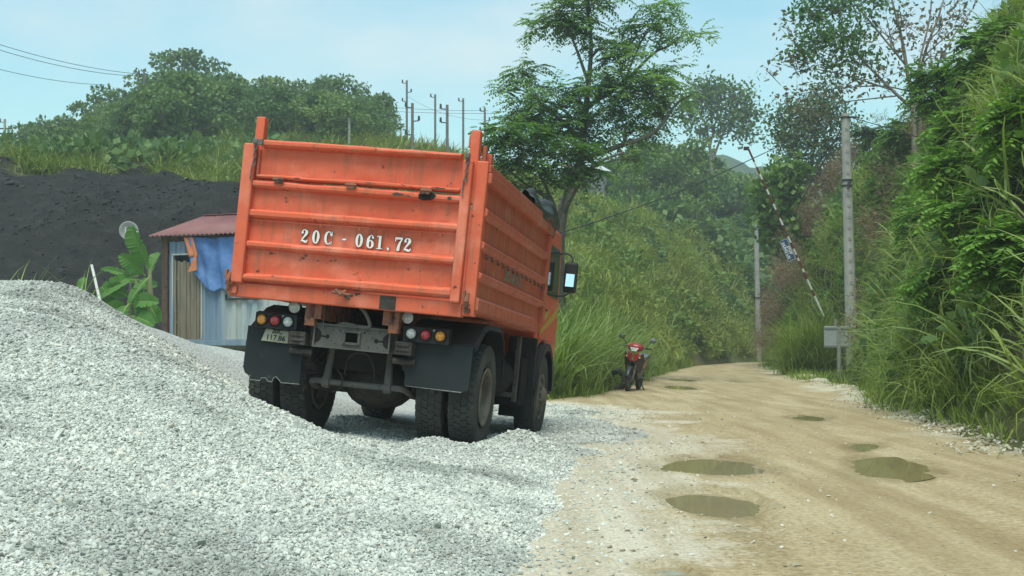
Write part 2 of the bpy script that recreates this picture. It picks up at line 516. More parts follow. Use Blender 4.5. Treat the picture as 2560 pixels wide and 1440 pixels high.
coal = sstep(32.5, 34, GY) * sstep(.5, -.5, GY - coal_top(GX, GY)) * sstep(2, -3, GX)
_lump = fbm(GX, GY, .9, 4, 62) * .35 * coal + fbm(GX, GY, .22, 3, 63) * .7 * coal
me = grid_mesh('ground', GX, GY, GZ + _lump)
earth = sstep(.1, .7, GX - foot(GY)) * (GY < 90) * (GX < 60)
ae_ = me.attributes.new('earth', 'FLOAT', 'POINT'); ae_.data.foreach_set('value', earth.ravel().astype(np.float32))
at_ = me.attributes.new('coal', 'FLOAT', 'POINT'); at_.data.foreach_set('value', coal.ravel().astype(np.float32))
m, nt, n, l, b = nodes_of('ground_soil')
b.inputs['Roughness'].default_value = .95; b.inputs['Specular IOR Level'].default_value = .15
tc = n.new('ShaderNodeTexCoord')
n1 = n.new('ShaderNodeTexNoise'); n1.inputs['Scale'].default_value = .5; n1.inputs['Detail'].default_value = 8
l.new(tc.outputs['Object'], n1.inputs['Vector'])
r1 = ramp(n, [(.3, (.08, .085, .03)), (.5, (.12, .13, .05)), (.72, (.17, .155, .08))]); l.new(n1.outputs['Fac'], r1.inputs[0])
n2 = n.new('ShaderNodeTexNoise'); n2.inputs['Scale'].default_value = 2.2; n2.inputs['Detail'].default_value = 9; n2.inputs['Roughness'].default_value = .7
l.new(tc.outputs['Object'], n2.inputs['Vector'])
r2 = ramp(n, [(.3, (.014, .0145, .015)), (.55, (.028, .028, .026)), (.75, (.055, .052, .045))]); l.new(n2.outputs['Fac'], r2.inputs[0])
av = n.new('ShaderNodeAttribute'); av.attribute_name = 'coal'
ae = n.new('ShaderNodeAttribute'); ae.attribute_name = 'earth'
re_ = ramp(n, [(.3, (.035, .032, .018)), (.7, (.075, .058, .035))]); l.new(n2.outputs['Fac'], re_.inputs[0])
me_ = n.new('ShaderNodeMixRGB'); l.new(ae.outputs['Fac'], me_.inputs[0]); l.new(r1.outputs[0], me_.inputs[1]); l.new(re_.outputs[0], me_.inputs[2])
mx = n.new('ShaderNodeMixRGB'); l.new(av.outputs['Fac'], mx.inputs[0]); l.new(me_.outputs[0], mx.inputs[1]); l.new(r2.outputs[0], mx.inputs[2])
l.new(mx.outputs[0], b.inputs['Base Color'])
bp = n.new('ShaderNodeBump'); bp.inputs['Strength'].default_value = .8; bp.inputs['Distance'].default_value = .25
l.new(n2.outputs['Fac'], bp.inputs['Height']); l.new(bp.outputs[0], b.inputs['Normal'])
tag(link('ground', me, m, smooth=True), kind='structure')

# far blue hill
hx, hy = np.meshgrid(np.linspace(-40, 180, 120), np.linspace(330, 470, 60))
hz = (1.08 + (HY - np.interp(CX + FOC * hx / 400, [1200, 1500, 1640, 1740, 1800, 1850, 1900, 1960, 2100], [520, 450, 405, 372, 368, 388, 402, 420, 470])) / FOC * 400) * np.exp(-((hy - 400) / 40) ** 2) + fbm(hx, hy, .12, 4, 71) * 4 - 3
hz = np.maximum(hz, -1.5)
tag(link('hills', grid_mesh('hills', hx, hy, hz), leafmat('hill_forest', [(.03, .06, .03), (.05, .09, .035), (.07, .11, .05)], 0, nscale=.08), smooth=True), kind='structure')

# ------------------------------------------------------------------ road
ys = np.concatenate([np.arange(2.4, 14, .045), np.arange(14, 30, .09), np.arange(30, 86, .3)])
u = np.linspace(0, 1, 190)
RY, RU = np.meshgrid(ys, u, indexing='ij')
xl, xr = interp_road(RY, ROAD_L) - .6, interp_road(RY, ROAD_R) + .7
xl = np.where(RY < 22, np.maximum(xl, interp_road(RY, G_EDGE) - 1.6), xl)
RX = xl + (xr - xl) * RU
RZ = road_z(RX, RY)
edge = np.maximum(sstep(.45, .0, RX - xl) * (RY > 23), 0)
RZ = RZ - .16 * edge + .10 * sstep(.9, .2, xr - RX) * (.5 + fbm(RX, RY, 1.3, 3, 44)) + sstep(1.2, .3, xr - RX) * fbm(RX, RY, 4, 3, 45) * .05
me = grid_mesh('dirt_road', RX, RY, RZ)
# loose pale stones lie thick near the gravel and along the right verge
gz_, ge_ = gravel_z(RX, RY)
pale = np.clip(sstep(1.15, -.3, ge_ + fbm(RX, RY, 1.2, 3, 46) * .8) * sstep(26, 22, RY), 0, 1)
verge = .6 * sstep(1.2, .3, xr - RX + fbm(RX, RY, .8, 3, 47) * .9)
track = np.exp(-((RX - (1.55 + .115 * RY)) / .5) ** 2) + np.exp(-((RX - (3.2 + .1 * RY)) / .55) ** 2)
wet = np.zeros_like(RX)
for (cx, cy, rx_, ry_, rot) in PUD + LOBES:
    dx, dy = RX - cx, RY - cy
    u_, v_ = dx * math.cos(rot) + dy * math.sin(rot), -dx * math.sin(rot) + dy * math.cos(rot)
    r_ = np.hypot(u_ / (rx_ + .05), v_ / (ry_ + .08)) + -.08 + fbm(RX, RY, 1.5, 3, 51) * .30 + fbm(RX, RY, 3, 3, 54) * .25
    wet = np.maximum(wet, sstep(1.45, 1.0, r_))
for nm, arr in (('pale', pale), ('verge', verge), ('track', np.clip(track, 0, 1)), ('wet', wet)):
    a_ = me.attributes.new(nm, 'FLOAT', 'POINT'); a_.data.foreach_set('value', arr.ravel().astype(np.float32))
m, nt, n, l, b = nodes_of('road_dirt')
b.inputs['Roughness'].default_value = .9; b.inputs['Specular IOR Level'].default_value = .2
tc = n.new('ShaderNodeTexCoord')
mp = n.new('ShaderNodeMapping'); mp.inputs['Scale'].default_value = (1.6, .35, 1); mp.inputs['Rotation'].default_value = (0, 0, math.radians(6))
l.new(tc.outputs['Object'], mp.inputs['Vector'])
n1 = n.new('ShaderNodeTexNoise'); n1.inputs['Scale'].default_value = 1.3; n1.inputs['Detail'].default_value = 7; n1.inputs['Roughness'].default_value = .6
l.new(mp.outputs[0], n1.inputs['Vector'])
r1 = ramp(n, [(.3, (.315, .25, .14)), (.5, (.415, .338, .20)), (.7, (.50, .425, .275))]); l.new(n1.outputs['Fac'], r1.inputs[0])
n2 = n.new('ShaderNodeTexNoise'); n2.inputs['Scale'].default_value = 26; n2.inputs['Detail'].default_value = 5; n2.inputs['Roughness'].default_value = .75
l.new(tc.outputs['Object'], n2.inputs['Vector'])
r2 = ramp(n, [(.36, (.55, .5, .42)), (.5, (1, 1, 1)), (.66, (1.35, 1.38, 1.45))]); l.new(n2.outputs['Fac'], r2.inputs[0])
mul = n.new('ShaderNodeMixRGB'); mul.blend_type = 'MULTIPLY'; mul.inputs[0].default_value = .75; l.new(r1.outputs[0], mul.inputs[1]); l.new(r2.outputs[0], mul.inputs[2])
vo = n.new('ShaderNodeTexVoronoi'); vo.inputs['Scale'].default_value = 48; l.new(tc.outputs['Object'], vo.inputs['Vector'])
rv = ramp(n, [(0, (.70, .66, .54)), (.45, (.64, .595, .47)), (.75, (.52, .47, .35))]); l.new(vo.outputs['Distance'], rv.inputs[0])
hv = n.new('ShaderNodeMixRGB'); hv.blend_type = 'MULTIPLY'; hv.inputs[0].default_value = .2; l.new(rv.outputs[0], hv.inputs[1]); sc_ = n.new('ShaderNodeSeparateColor'); l.new(vo.outputs['Color'], sc_.inputs[0]); l.new(sc_.outputs[0], hv.inputs[2])
ap = n.new('ShaderNodeAttribute'); ap.attribute_name = 'pale'
avg = n.new('ShaderNodeAttribute'); avg.attribute_name = 'verge'
n3 = n.new('ShaderNodeTexNoise'); n3.inputs['Scale'].default_value = 5; n3.inputs['Detail'].default_value = 6; l.new(tc.outputs['Object'], n3.inputs['Vector'])
sm = n.new('ShaderNodeMath'); sm.operation = 'ADD'; l.new(ap.outputs['Fac'], sm.inputs[0]); l.new(avg.outputs['Fac'], sm.inputs[1])
sm2 = n.new('ShaderNodeMath'); sm2.operation = 'ADD'; l.new(sm.outputs[0], sm2.inputs[0]); l.new(n3.outputs['Fac'], sm2.inputs[1])
n2b = n.new('ShaderNodeMath'); n2b.operation = 'MULTIPLY_ADD'; n2b.inputs[1].default_value = .9; n2b.inputs[2].default_value = -.45; l.new(n2.outputs['Fac'], n2b.inputs[0])
sm3 = n.new('ShaderNodeMath'); sm3.operation = 'ADD'; l.new(sm2.outputs[0], sm3.inputs[0]); l.new(n2b.outputs[0], sm3.inputs[1])
rs = ramp(n, [(.60, 0.0), (1.0, .95)]); l.new(sm3.outputs[0], rs.inputs[0])
mx = n.new('ShaderNodeMixRGB'); l.new(rs.outputs[0], mx.inputs[0]); l.new(mul.outputs[0], mx.inputs[1]); l.new(hv.outputs[0], mx.inputs[2])
at2 = n.new('ShaderNodeAttribute'); at2.attribute_name = 'track'
mt = n.new('ShaderNodeMath'); mt.operation = 'MULTIPLY'; mt.inputs[1].default_value = .35; l.new(at2.outputs['Fac'], mt.inputs[0])
mtm = n.new('ShaderNodeMixRGB'); l.new(mt.outputs[0], mtm.inputs[0]); l.new(mx.outputs[0], mtm.inputs[1]); mtm.inputs[2].default_value = (.36, .29, .16, 1)
tn = n.new('ShaderNodeTexNoise'); tn.inputs['Scale'].default_value = 1.9; tn.inputs['Detail'].default_value = 6; tn.inputs['Roughness'].default_value = .6
mpt = n.new('ShaderNodeMapping'); mpt.inputs['Scale'].default_value = (1.9, .10, 1); mpt.inputs['Rotation'].default_value = (0, 0, math.radians(7)); l.new(tc.outputs['Object'], mpt.inputs['Vector']); l.new(mpt.outputs[0], tn.inputs['Vector'])
rtn = ramp(n, [(.36, (.80, .76, .69)), (.60, (1.05, 1.05, 1.05))]); l.new(tn.outputs['Fac'], rtn.inputs[0])
mtn = n.new('ShaderNodeMixRGB'); mtn.blend_type = 'MULTIPLY'; mtn.inputs[0].default_value = .8; l.new(mtm.outputs[0], mtn.inputs[1]); l.new(rtn.outputs[0], mtn.inputs[2])
aw = n.new('ShaderNodeAttribute'); aw.attribute_name = 'wet'
mw = n.new('ShaderNodeMixRGB'); mw.blend_type = 'MULTIPLY'; l.new(aw.outputs['Fac'], mw.inputs[0]); l.new(mtn.outputs[0], mw.inputs[1]); mw.inputs[2].default_value = (.84, .80, .70, 1)
l.new(mw.outputs[0], b.inputs['Base Color'])
rw = ramp(n, [(0, .9), (1, .45)]); l.new(aw.outputs['Fac'], rw.inputs[0]); l.new(rw.outputs[0], b.inputs['Roughness'])
bp = n.new('ShaderNodeBump'); bp.inputs['Strength'].default_value = .55; bp.inputs['Distance'].default_value = .03
l.new(n2.outputs['Fac'], bp.inputs['Height'])
bp2 = n.new('ShaderNodeBump'); bp2.inputs['Strength'].default_value = .2; bp2.inputs['Distance'].default_value = .03; bp2.invert = True
l.new(vo.outputs['Distance'], bp2.inputs['Height']); l.new(bp.outputs[0], bp2.inputs['Normal']); l.new(bp2.outputs[0], b.inputs['Normal'])
tag(link('dirt_road', me, m, smooth=True), kind='structure')

# puddles
m, nt, n, l, b = nodes_of('muddy_water')
b.inputs['Base Color'].default_value = (.30, .232, .125, 1); b.inputs['Roughness'].default_value = .04; b.inputs['Specular IOR Level'].default_value = .5
tc = n.new('ShaderNodeTexCoord')
nn = n.new('ShaderNodeTexNoise'); nn.inputs['Scale'].default_value = 3; l.new(tc.outputs['Object'], nn.inputs['Vector'])
bp = n.new('ShaderNodeBump'); bp.inputs['Strength'].default_value = .03; l.new(nn.outputs['Fac'], bp.inputs['Height']); l.new(bp.outputs[0], b.inputs['Normal'])
for (cx, cy, rx, ry, rot) in PUD:
    mb = MB()
    q = [2 * math.pi * k / 40 for k in range(40)]
    mb.add([(cx + 1.5 * (rx * math.cos(a) * math.cos(rot) - ry * math.sin(a) * math.sin(rot)), cy + 1.5 * (rx * math.cos(a) * math.sin(rot) + ry * math.sin(a) * math.cos(rot)), -.03) for a in q], [tuple(range(40))])
    tag(mb.build('puddle_water', m), kind='structure')

# ------------------------------------------------------------------ gravel heap
gx, gy = np.meshgrid(np.arange(-12, 2.4, .075), np.concatenate([np.arange(2.8, 17, .075), np.arange(17, 28.5, .15)]))
gz, ge = gravel_z(gx, gy)
me = grid_mesh('gravel_heap', gx, gy, gz)
m, nt, n, l, b = nodes_of('gravel')
b.inputs['Roughness'].default_value = .85; b.inputs['Specular IOR Level'].default_value = .25
tc = n.new('ShaderNodeTexCoord')
vo = n.new('ShaderNodeTexVoronoi'); vo.inputs['Scale'].default_value = 34; l.new(tc.outputs['Object'], vo.inputs['Vector'])
hs = n.new('ShaderNodeSeparateColor'); l.new(vo.outputs['Color'], hs.inputs[0])
rc = ramp(n, [(0, (.44, .455, .42)), (.5, (.56, .575, .535)), (1, (.70, .71, .66))]); l.new(hs.outputs[0], rc.inputs[0])
rd = ramp(n, [(.2, 1.0), (.75, .62)]); l.new(vo.outputs['Distance'], rd.inputs[0])
mu = n.new('ShaderNodeMixRGB'); mu.blend_type = 'MULTIPLY'; mu.inputs[0].default_value = 1; l.new(rc.outputs[0], mu.inputs[1]); l.new(rd.outputs[0], mu.inputs[2])
l.new(mu.outputs[0], b.inputs['Base Color'])
bp = n.new('ShaderNodeBump'); bp.inputs['Strength'].default_value = .9; bp.inputs['Distance'].default_value = .03; bp.invert = True
l.new(vo.outputs['Distance'], bp.inputs['Height']); l.new(bp.outputs[0], b.inputs['Normal'])
tag(link('gravel', me, m, smooth=True), 'heap of pale grey crushed stone filling the left foreground', 'gravel', kind='stuff')

# ------------------------------------------------------------------ scatter by geometry nodes (only for what nobody could count)
def scatter(name, pos, rot, scl, protos, label, cat, idx=None):
    """one object: copies of the prototype meshes at the given points"""
    me = bpy.data.meshes.new(name)
    me.vertices.add(len(pos)); me.vertices.foreach_set('co', np.asarray(pos, np.float32).ravel())
    a = me.attributes.new('rot', 'FLOAT_VECTOR', 'POINT'); a.data.foreach_set('vector', np.asarray(rot, np.float32).ravel())
    a = me.attributes.new('scl', 'FLOAT', 'POINT'); a.data.foreach_set('value', np.asarray(scl, np.float32).ravel())
    if idx is None:
        idx = RNG.integers(0, len(protos), len(pos))
    a = me.attributes.new('idx', 'INT', 'POINT'); a.data.foreach_set('value', np.asarray(idx, np.int32).ravel())
    col = bpy.data.collections.new(name + '_source')
    for k, (pm, mt) in enumerate(protos):
        po = bpy.data.objects.new('%s_source_%02d' % (name, k), pm)
        if not pm.materials:
            pm.materials.append(mt)
        col.objects.link(po)
    ng = bpy.data.node_groups.new(name + '_nodes', 'GeometryNodeTree')
    ng.interface.new_socket('Geometry', in_out='INPUT', socket_type='NodeSocketGeometry')
    ng.interface.new_socket('Geometry', in_out='OUTPUT', socket_type='NodeSocketGeometry')
    g, gl = ng.nodes, ng.links
    gi, go = g.new('NodeGroupInput'), g.new('NodeGroupOutput')
    ci = g.new('GeometryNodeCollectionInfo'); ci.inputs['Collection'].default_value = col; ci.inputs['Separate Children'].default_value = True
    ip = g.new('GeometryNodeInstanceOnPoints'); ip.inputs['Pick Instance'].default_value = True

    def named(nm, typ):
        q = g.new('GeometryNodeInputNamedAttribute'); q.data_type = typ; q.inputs['Name'].default_value = nm
        return q.outputs['Attribute']
    gl.new(gi.outputs[0], ip.inputs['Points']); gl.new(ci.outputs[0], ip.inputs['Instance'])
    gl.new(named('idx', 'INT'), ip.inputs['Instance Index'])
    er = g.new('FunctionNodeEulerToRotation'); gl.new(named('rot', 'FLOAT_VECTOR'), er.inputs[0]); gl.new(er.outputs[0], ip.inputs['Rotation'])
    gl.new(named('scl', 'FLOAT'), ip.inputs['Scale'])
    gl.new(ip.outputs[0], go.inputs[0])
    o = bpy.data.objects.new(name, me); C.objects.link(o)
    md = o.modifiers.new('scatter', 'NODES'); md.node_group = ng
    return tag(o, label, cat, kind='stuff')


def bake(name, pos, rot, scl, forms, mat, label, cat):
    """the same, as one plain mesh"""
    idx = RNG.integers(0, len(forms), len(pos))
    VV, FF, base = [], [], 0
    cx, sx, cy, sy, cz, sz = [f(rot[:, k]) for k in range(3) for f in (np.cos, np.sin)]
    Rm = np.stack([cy * cz, sx * sy * cz - cx * sz, cx * sy * cz + sx * sz, cy * sz, sx * sy * sz + cx * cz, cx * sy * sz - sx * cz, -sy, sx * cy, cx * cy], -1).reshape(-1, 3, 3)
    for k, (V, F) in enumerate(forms):
        q = np.where(idx == k)[0]
        W = np.einsum('nij,vj->nvi', Rm[q], V) * scl[q][:, None, None] + pos[q][:, None]
        VV.append(W.reshape(-1, 3)); FF.append((F[None] + (np.arange(len(q)) * len(V))[:, None, None]).reshape(-1, F.shape[1]) + base); base += W.shape[0] * W.shape[1]
    return tag(link(name, np_mesh(name, np.concatenate(VV), np.concatenate(FF)), mat), label, cat, kind='stuff')


# stones
def stone_mesh(k):
    import bmesh
    bm = bmesh.new(); bmesh.ops.create_icosphere(bm, subdivisions=1, radius=.5)
    r = np.random.default_rng(k)
    s = np.array([1.25, .85, .55]) * r.uniform(.8, 1.2, 3)
    for v in bm.verts:
        v.co = Vector(np.array(v.co) * s * r.uniform(.75, 1.2))
    me = bpy.data.meshes.new('stone'); bm.to_mesh(me); bm.free()
    return me


m, nt, n, l, b = nodes_of('stone_grey')
b.inputs['Roughness'].default_value = .8; b.inputs['Specular IOR Level'].default_value = .3
oi = n.new('ShaderNodeObjectInfo')
rc = ramp(n, [(0, (.32, .34, .31)), (.2, (.45, .475, .44)), (.6, (.54, .56, .52)), (.93, (.67, .69, .64)), (1, (.50, .46, .38))]); l.new(oi.outputs['Random'], rc.inputs[0])
nz = n.new('ShaderNodeTexNoise'); nz.inputs['Scale'].default_value = .9; nz.inputs['Detail'].default_value = 5; l.new(oi.outputs['Location'], nz.inputs['Vector'])
rz = ramp(n, [(.33, (.58, .60, .58)), (.50, (.95, .96, .94)), (.66, (1.1, 1.1, 1.07))]); l.new(nz.outputs['Fac'], rz.inputs[0])
mu = n.new('ShaderNodeMixRGB'); mu.blend_type = 'MULTIPLY'; mu.inputs[0].default_value = 1; l.new(rc.outputs[0], mu.inputs[1]); l.new(rz.outputs[0], mu.inputs[2])
l.new(mu.outputs[0], b.inputs['Base Color'])
M['stone'] = m
m, nt, n, l, b = nodes_of('stone_tan')
b.inputs['Roughness'].default_value = .85
oi = n.new('ShaderNodeObjectInfo')
rc = ramp(n, [(0, (.22, .19, .13)), (.4, (.42, .39, .29)), (1, (.64, .62, .54))]); l.new(oi.outputs['Random'], rc.inputs[0])
l.new(rc.outputs[0], b.inputs['Base Color'])
M['stone_tan'] = m
STONES = [stone_mesh(k) for k in range(5)]


def sample_frustum(n, y0, y1, px0, px1, power=2.0):
    """random ground points between two depths and two picture columns, even over the ground"""
    y = np.sqrt(RNG.uniform(y0 ** 2, y1 ** 2, n))
    return (RNG.uniform(px0, px1, n) - CX) / FOC * y, y


px_, py_ = [], []
for (nn_, y0, y1, sz) in [(100000, 3.9, 9.0, 1), (88000, 9.0, 15.0, 1)]:
    x, y = sample_frustum(nn_, y0, y1, -220, 1560)
    px_.append(x); py_.append(y)
x, y = sample_frustum(26000, 15.0, 23.0, 1180, 1660)
px_.append(x); py_.append(y)
x, y = np.concatenate(px_), np.concatenate(py_)
z, e = gravel_z(x, y)
keep = (e < RNG.uniform(-.7, .3, len(x))) & (z > road_z(x, y) - .01)
x, y, z = x[keep], y[keep], z[keep]
sc = RNG.lognormal(math.log(.0156), .38, len(x)) * np.interp(y, [4, 9, 15, 22], [1, 1.12, 1.45, 1.9])
scatter('gravel_stones', np.stack([x, y, z + sc * .12], 1), RNG.uniform(-.9, .9, (len(x), 3)) * np.array([1, 1, 7]), sc, [(s_, M['stone']) for s_ in STONES[:4]],
        'loose angular crushed stones covering the grey gravel heap', 'stones')
# lumps of black spoil on the mound
x, y = sample_frustum(9000, 33.5, 51, -150, 640)
cz = terrain(x, y)
ck = sstep(.5, -1.5, y - coal_top(x, y))
kk = RNG.uniform(0, 1, len(x)) < ck * (.25 + .75 * sstep(-.1, .3, fbm(x, y, .35, 3, 64)))
x, y, cz = x[kk], y[kk], cz[kk]
cz = cz + fbm(x, y, .9, 4, 62) * .35 + fbm(x, y, .22, 3, 63) * .7
M['coal'] = pmat('black_spoil', (.018, .018, .018), (.04, .038, .034), 3, .85)
scatter('spoil_lumps', np.stack([x, y, cz], 1), RNG.uniform(-.7, .7, (len(x), 3)) * np.array([1, 1, 7]), RNG.lognormal(math.log(.05), .55, len(x)), [(stone_mesh(k + 40), M['coal']) for k in range(4)],
        'dark lumps of spoil lying on the black mound', 'rubble')
# strewn stones on the road: beside the gravel, along the right verge, sparse elsewhere
x, y = sample_frustum(34000, 5, 24, 1300, 2700)
ge = gravel_z(x, y)[1]
pr = 1.0 * np.exp(-np.maximum(ge, 0) / .42) + .40 * sstep(.9, .1, interp_road(y, ROAD_R) - x + fbm(x, y, .7, 2, 48) * .8) * sstep(25, 15, y) + .009
keep = (RNG.uniform(0, 1, len(x)) < pr) & (x < interp_road(y, ROAD_R) + .55)
x, y = x[keep], y[keep]
vg = sstep(1.2, .1, interp_road(y, ROAD_R) - x)
zr = road_z(x, y) + .1 * vg * .5
sc = RNG.lognormal(math.log(.018), .38, len(x)) * (1 + vg * RNG.uniform(.0, 1.6, len(x)))
ok = zr > -.028
near = ok & (gravel_z(x, y)[1] < RNG.exponential(.35, len(x)))
scatter('strewn_gravel', np.stack([x, y, zr + sc * .1], 1)[near], (RNG.uniform(-.6, .6, (len(x), 3)) * np.array([1, 1, 8]))[near], sc[near], [(stone_mesh(k + 30), M['stone']) for k in range(4)],
        'grey stones thinning out from the gravel heap onto the road', 'stones')
ok &= ~near
scatter('road_stones', np.stack([x, y, zr + sc * .1], 1)[ok], (RNG.uniform(-.6, .6, (len(x), 3)) * np.array([1, 1, 8]))[ok], sc[ok], [(stone_mesh(k + 20), M['stone_tan']) for k in range(4)],
        'small pale stones strewn over the yellow dirt road', 'stones')
# ================================================================== the dump truck
def paint(name, base, dirt=(.16, .10, .07), rustc=(.055, .035, .028), fade=(.80, .25, .13), dirt_amt=.55):
    m, nt, n, l, b = nodes_of(name)
    b.inputs['Roughness'].default_value = .5; b.inputs['Specular IOR Level'].default_value = .35
    tc = n.new('ShaderNodeTexCoord')
    n1 = n.new('ShaderNodeTexNoise'); n1.inputs['Scale'].default_value = 2.2; n1.inputs['Detail'].default_value = 7; n1.inputs['Roughness'].default_value = .62
    l.new(tc.outputs['Object'], n1.inputs['Vector'])
    r1 = ramp(n, [(.32, base), (.5, tuple(c * .93 for c in base)), (.72, fade)]); l.new(n1.outputs['Fac'], r1.inputs[0])
    mp = n.new('ShaderNodeMapping'); mp.inputs['Scale'].default_value = (9, 9, .9); l.new(tc.outputs['Object'], mp.inputs['Vector'])
    n2 = n.new('ShaderNodeTexNoise'); n2.inputs['Scale'].default_value = 1.6; n2.inputs['Detail'].default_value = 8; n2.inputs['Roughness'].default_value = .7
    l.new(mp.outputs[0], n2.inputs['Vector'])
    r2 = ramp(n, [(.52, 0.0), (.72, dirt_amt)]); l.new(n2.outputs['Fac'], r2.inputs[0])
    m1 = n.new('ShaderNodeMixRGB'); l.new(r2.outputs[0], m1.inputs[0]); l.new(r1.outputs[0], m1.inputs[1]); m1.inputs[2].default_value = rgb(dirt)
    n3 = n.new('ShaderNodeTexNoise'); n3.inputs['Scale'].default_value = 7.5; n3.inputs['Detail'].default_value = 9; n3.inputs['Roughness'].default_value = .72
    l.new(tc.outputs['Object'], n3.inputs['Vector'])
    r3 = ramp(n, [(.628, 0.0), (.648, .95)]); l.new(n3.outputs['Fac'], r3.inputs[0])
    m2 = n.new('ShaderNodeMixRGB'); l.new(r3.outputs[0], m2.inputs[0]); l.new(m1.outputs[0], m2.inputs[1]); m2.inputs[2].default_value = rgb(rustc)
    # chipped arrises: worn where a rounded edge differs from the flat face
    bv = n.new('ShaderNodeBevel'); bv.samples = 4; bv.inputs['Radius'].default_value = .012
    ge = n.new('ShaderNodeNewGeometry')
    dt = n.new('ShaderNodeVectorMath'); dt.operation = 'DOT_PRODUCT'; l.new(bv.outputs[0], dt.inputs[0]); l.new(ge.outputs['Normal'], dt.inputs[1])
    n4 = n.new('ShaderNodeTexNoise'); n4.inputs['Scale'].default_value = 22; n4.inputs['Detail'].default_value = 6; l.new(tc.outputs['Object'], n4.inputs['Vector'])
    sb = n.new('ShaderNodeMath'); sb.operation = 'SUBTRACT'; sb.inputs[0].default_value = 1.0; l.new(dt.outputs['Value'], sb.inputs[1])
    ml = n.new('ShaderNodeMath'); ml.operation = 'MULTIPLY'; l.new(sb.outputs[0], ml.inputs[0]); l.new(n4.outputs['Fac'], ml.inputs[1])
    r4 = ramp(n, [(.05, 0.0), (.11, .85)]); l.new(ml.outputs[0], r4.inputs[0])
    m3 = n.new('ShaderNodeMixRGB'); l.new(r4.outputs[0], m3.inputs[0]); l.new(m2.outputs[0], m3.inputs[1]); m3.inputs[2].default_value = (.24, .11, .065, 1)
    l.new(m3.outputs[0], b.inputs['Base Color'])
    bz = n.new('ShaderNodeTexNoise'); bz.inputs['Scale'].default_value = 5; bz.inputs['Detail'].default_value = 4; l.new(tc.outputs['Object'], bz.inputs['Vector'])
    bp = n.new('ShaderNodeBump'); bp.inputs['Strength'].default_value = .35; bp.inputs['Distance'].default_value = .03; l.new(bz.outputs['Fac'], bp.inputs['Height'])
    l.new(bp.outputs[0], b.inputs['Normal'])
    rr = ramp(n, [(.3, .42), (.7, .75)]); l.new(n2.outputs['Fac'], rr.inputs[0]); l.new(rr.outputs[0], b.inputs['Roughness'])
    return m


M['orange'] = paint('orange_paint', (.69, .130, .058), fade=(.74, .235, .145), dirt=(.26, .13, .085), dirt_amt=.7)
M['orange_darker'] = paint('orange_paint_darker', (.54, .115, .058), dirt=(.20, .12, .085), fade=(.55, .20, .12), dirt_amt=.75)  # darker base and fade than the tailgate orange, slightly more dirt
M['orange_rust'] = pmat('rusty_orange', (.34, .12, .06), (.16, .085, .06), 9, .85, col3=(.06, .045, .035), s3=14, t3=.55)
M['rubber'] = pmat('tyre_rubber', (.048, .05, .047), (.088, .088, .08), 4, .9, bump=.4, bscale=60, spec=.2, col3=(.11, .11, .10), s3=12, t3=.60)
M['flap'] = pmat('mud_flap_rubber', (.016, .020, .021), (.027, .033, .034), 3, .8, spec=.3, col3=(.06, .062, .056), s3=5, t3=.64)
M['flap_edge'] = pmat('frayed_flap_edge', (.30, .31, .28), (.18, .19, .17), 30, .9)
M['plastic'] = pmat('black_plastic', (.014, .015, .016), (.026, .026, .026), 5, .6, col3=(.055, .052, .046), s3=7, t3=.62)
M['chassis'] = pmat('dusty_chassis', (.045, .040, .034), (.085, .076, .065), 5, .9, bump=.3, bscale=40, spec=.15, col3=(.04, .036, .032), s3=11, t3=.56)
M['bumper'] = pmat('dusty_grey_steel', (.095, .09, .08), (.15, .145, .13), 6, .85, spec=.25, col3=(.075, .065, .055), s3=12, t3=.58)
M['dark'] = pmat('dark_grime_and_hole_shade', (.018, .017, .016), (.032, .030, .028), 6, .95, spec=.1)  # grimy dark parts; also paints the shade inside holes
M['rim'] = pmat('dusty_rim', (.22, .20, .16), (.14, .125, .10), 5, .85, spec=.2, col3=(.07, .06, .05), s3=14, t3=.6)
M['steel'] = pmat('worn_steel', (.20, .185, .17), (.11, .09, .075), 14, .6, metal=.3)


def lens(name, col):
    m, nt, n, l, b = nodes_of(name)
    b.inputs['Roughness'].default_value = .18; b.inputs['Specular IOR Level'].default_value = .6
    b.inputs['Coat Weight'].default_value = .4
    tc = n.new('ShaderNodeTexCoord'); vo = n.new('ShaderNodeTexVoronoi'); vo.inputs['Scale'].default_value = 70; l.new(tc.outputs['Object'], vo.inputs['Vector'])
    r = ramp(n, [(0, tuple(c * 1.25 for c in col)), (.8, tuple(c * .55 for c in col))]); l.new(vo.outputs['Distance'], r.inputs[0]); l.new(r.outputs[0], b.inputs['Base Color'])
    bp = n.new('ShaderNodeBump'); bp.inputs['Strength'].default_value = .5; bp.inputs['Distance'].default_value = .005; l.new(vo.outputs['Distance'], bp.inputs['Height']); l.new(bp.outputs[0], b.inputs['Normal'])
    return m


M['lens_amber'], M['lens_red'], M['lens_white'] = lens('amber_lens', (.75, .30, .02)), lens('red_lens', (.45, .025, .03)), lens('white_lens', (.62, .64, .60))
M['glass_dark'] = pmat('dark_glass', (.02, .025, .027), (.03, .035, .036), 3, .08, spec=.6)
m, nt, n, l, b = nodes_of('mirror_glass')
b.inputs['Base Color'].default_value = (.85, .87, .87, 1); b.inputs['Metallic'].default_value = 1; b.inputs['Roughness'].default_value = .03
M['mirror'] = m
M['yellow_stripe'] = pmat('yellow_stripe', (.55, .36, .05), (.45, .3, .06), 8, .6)

truck = thing('dump_truck', 'big orange dump truck leaning to one side on the gravel, tailgate towards us', 'truck', matrix=TRUCK)

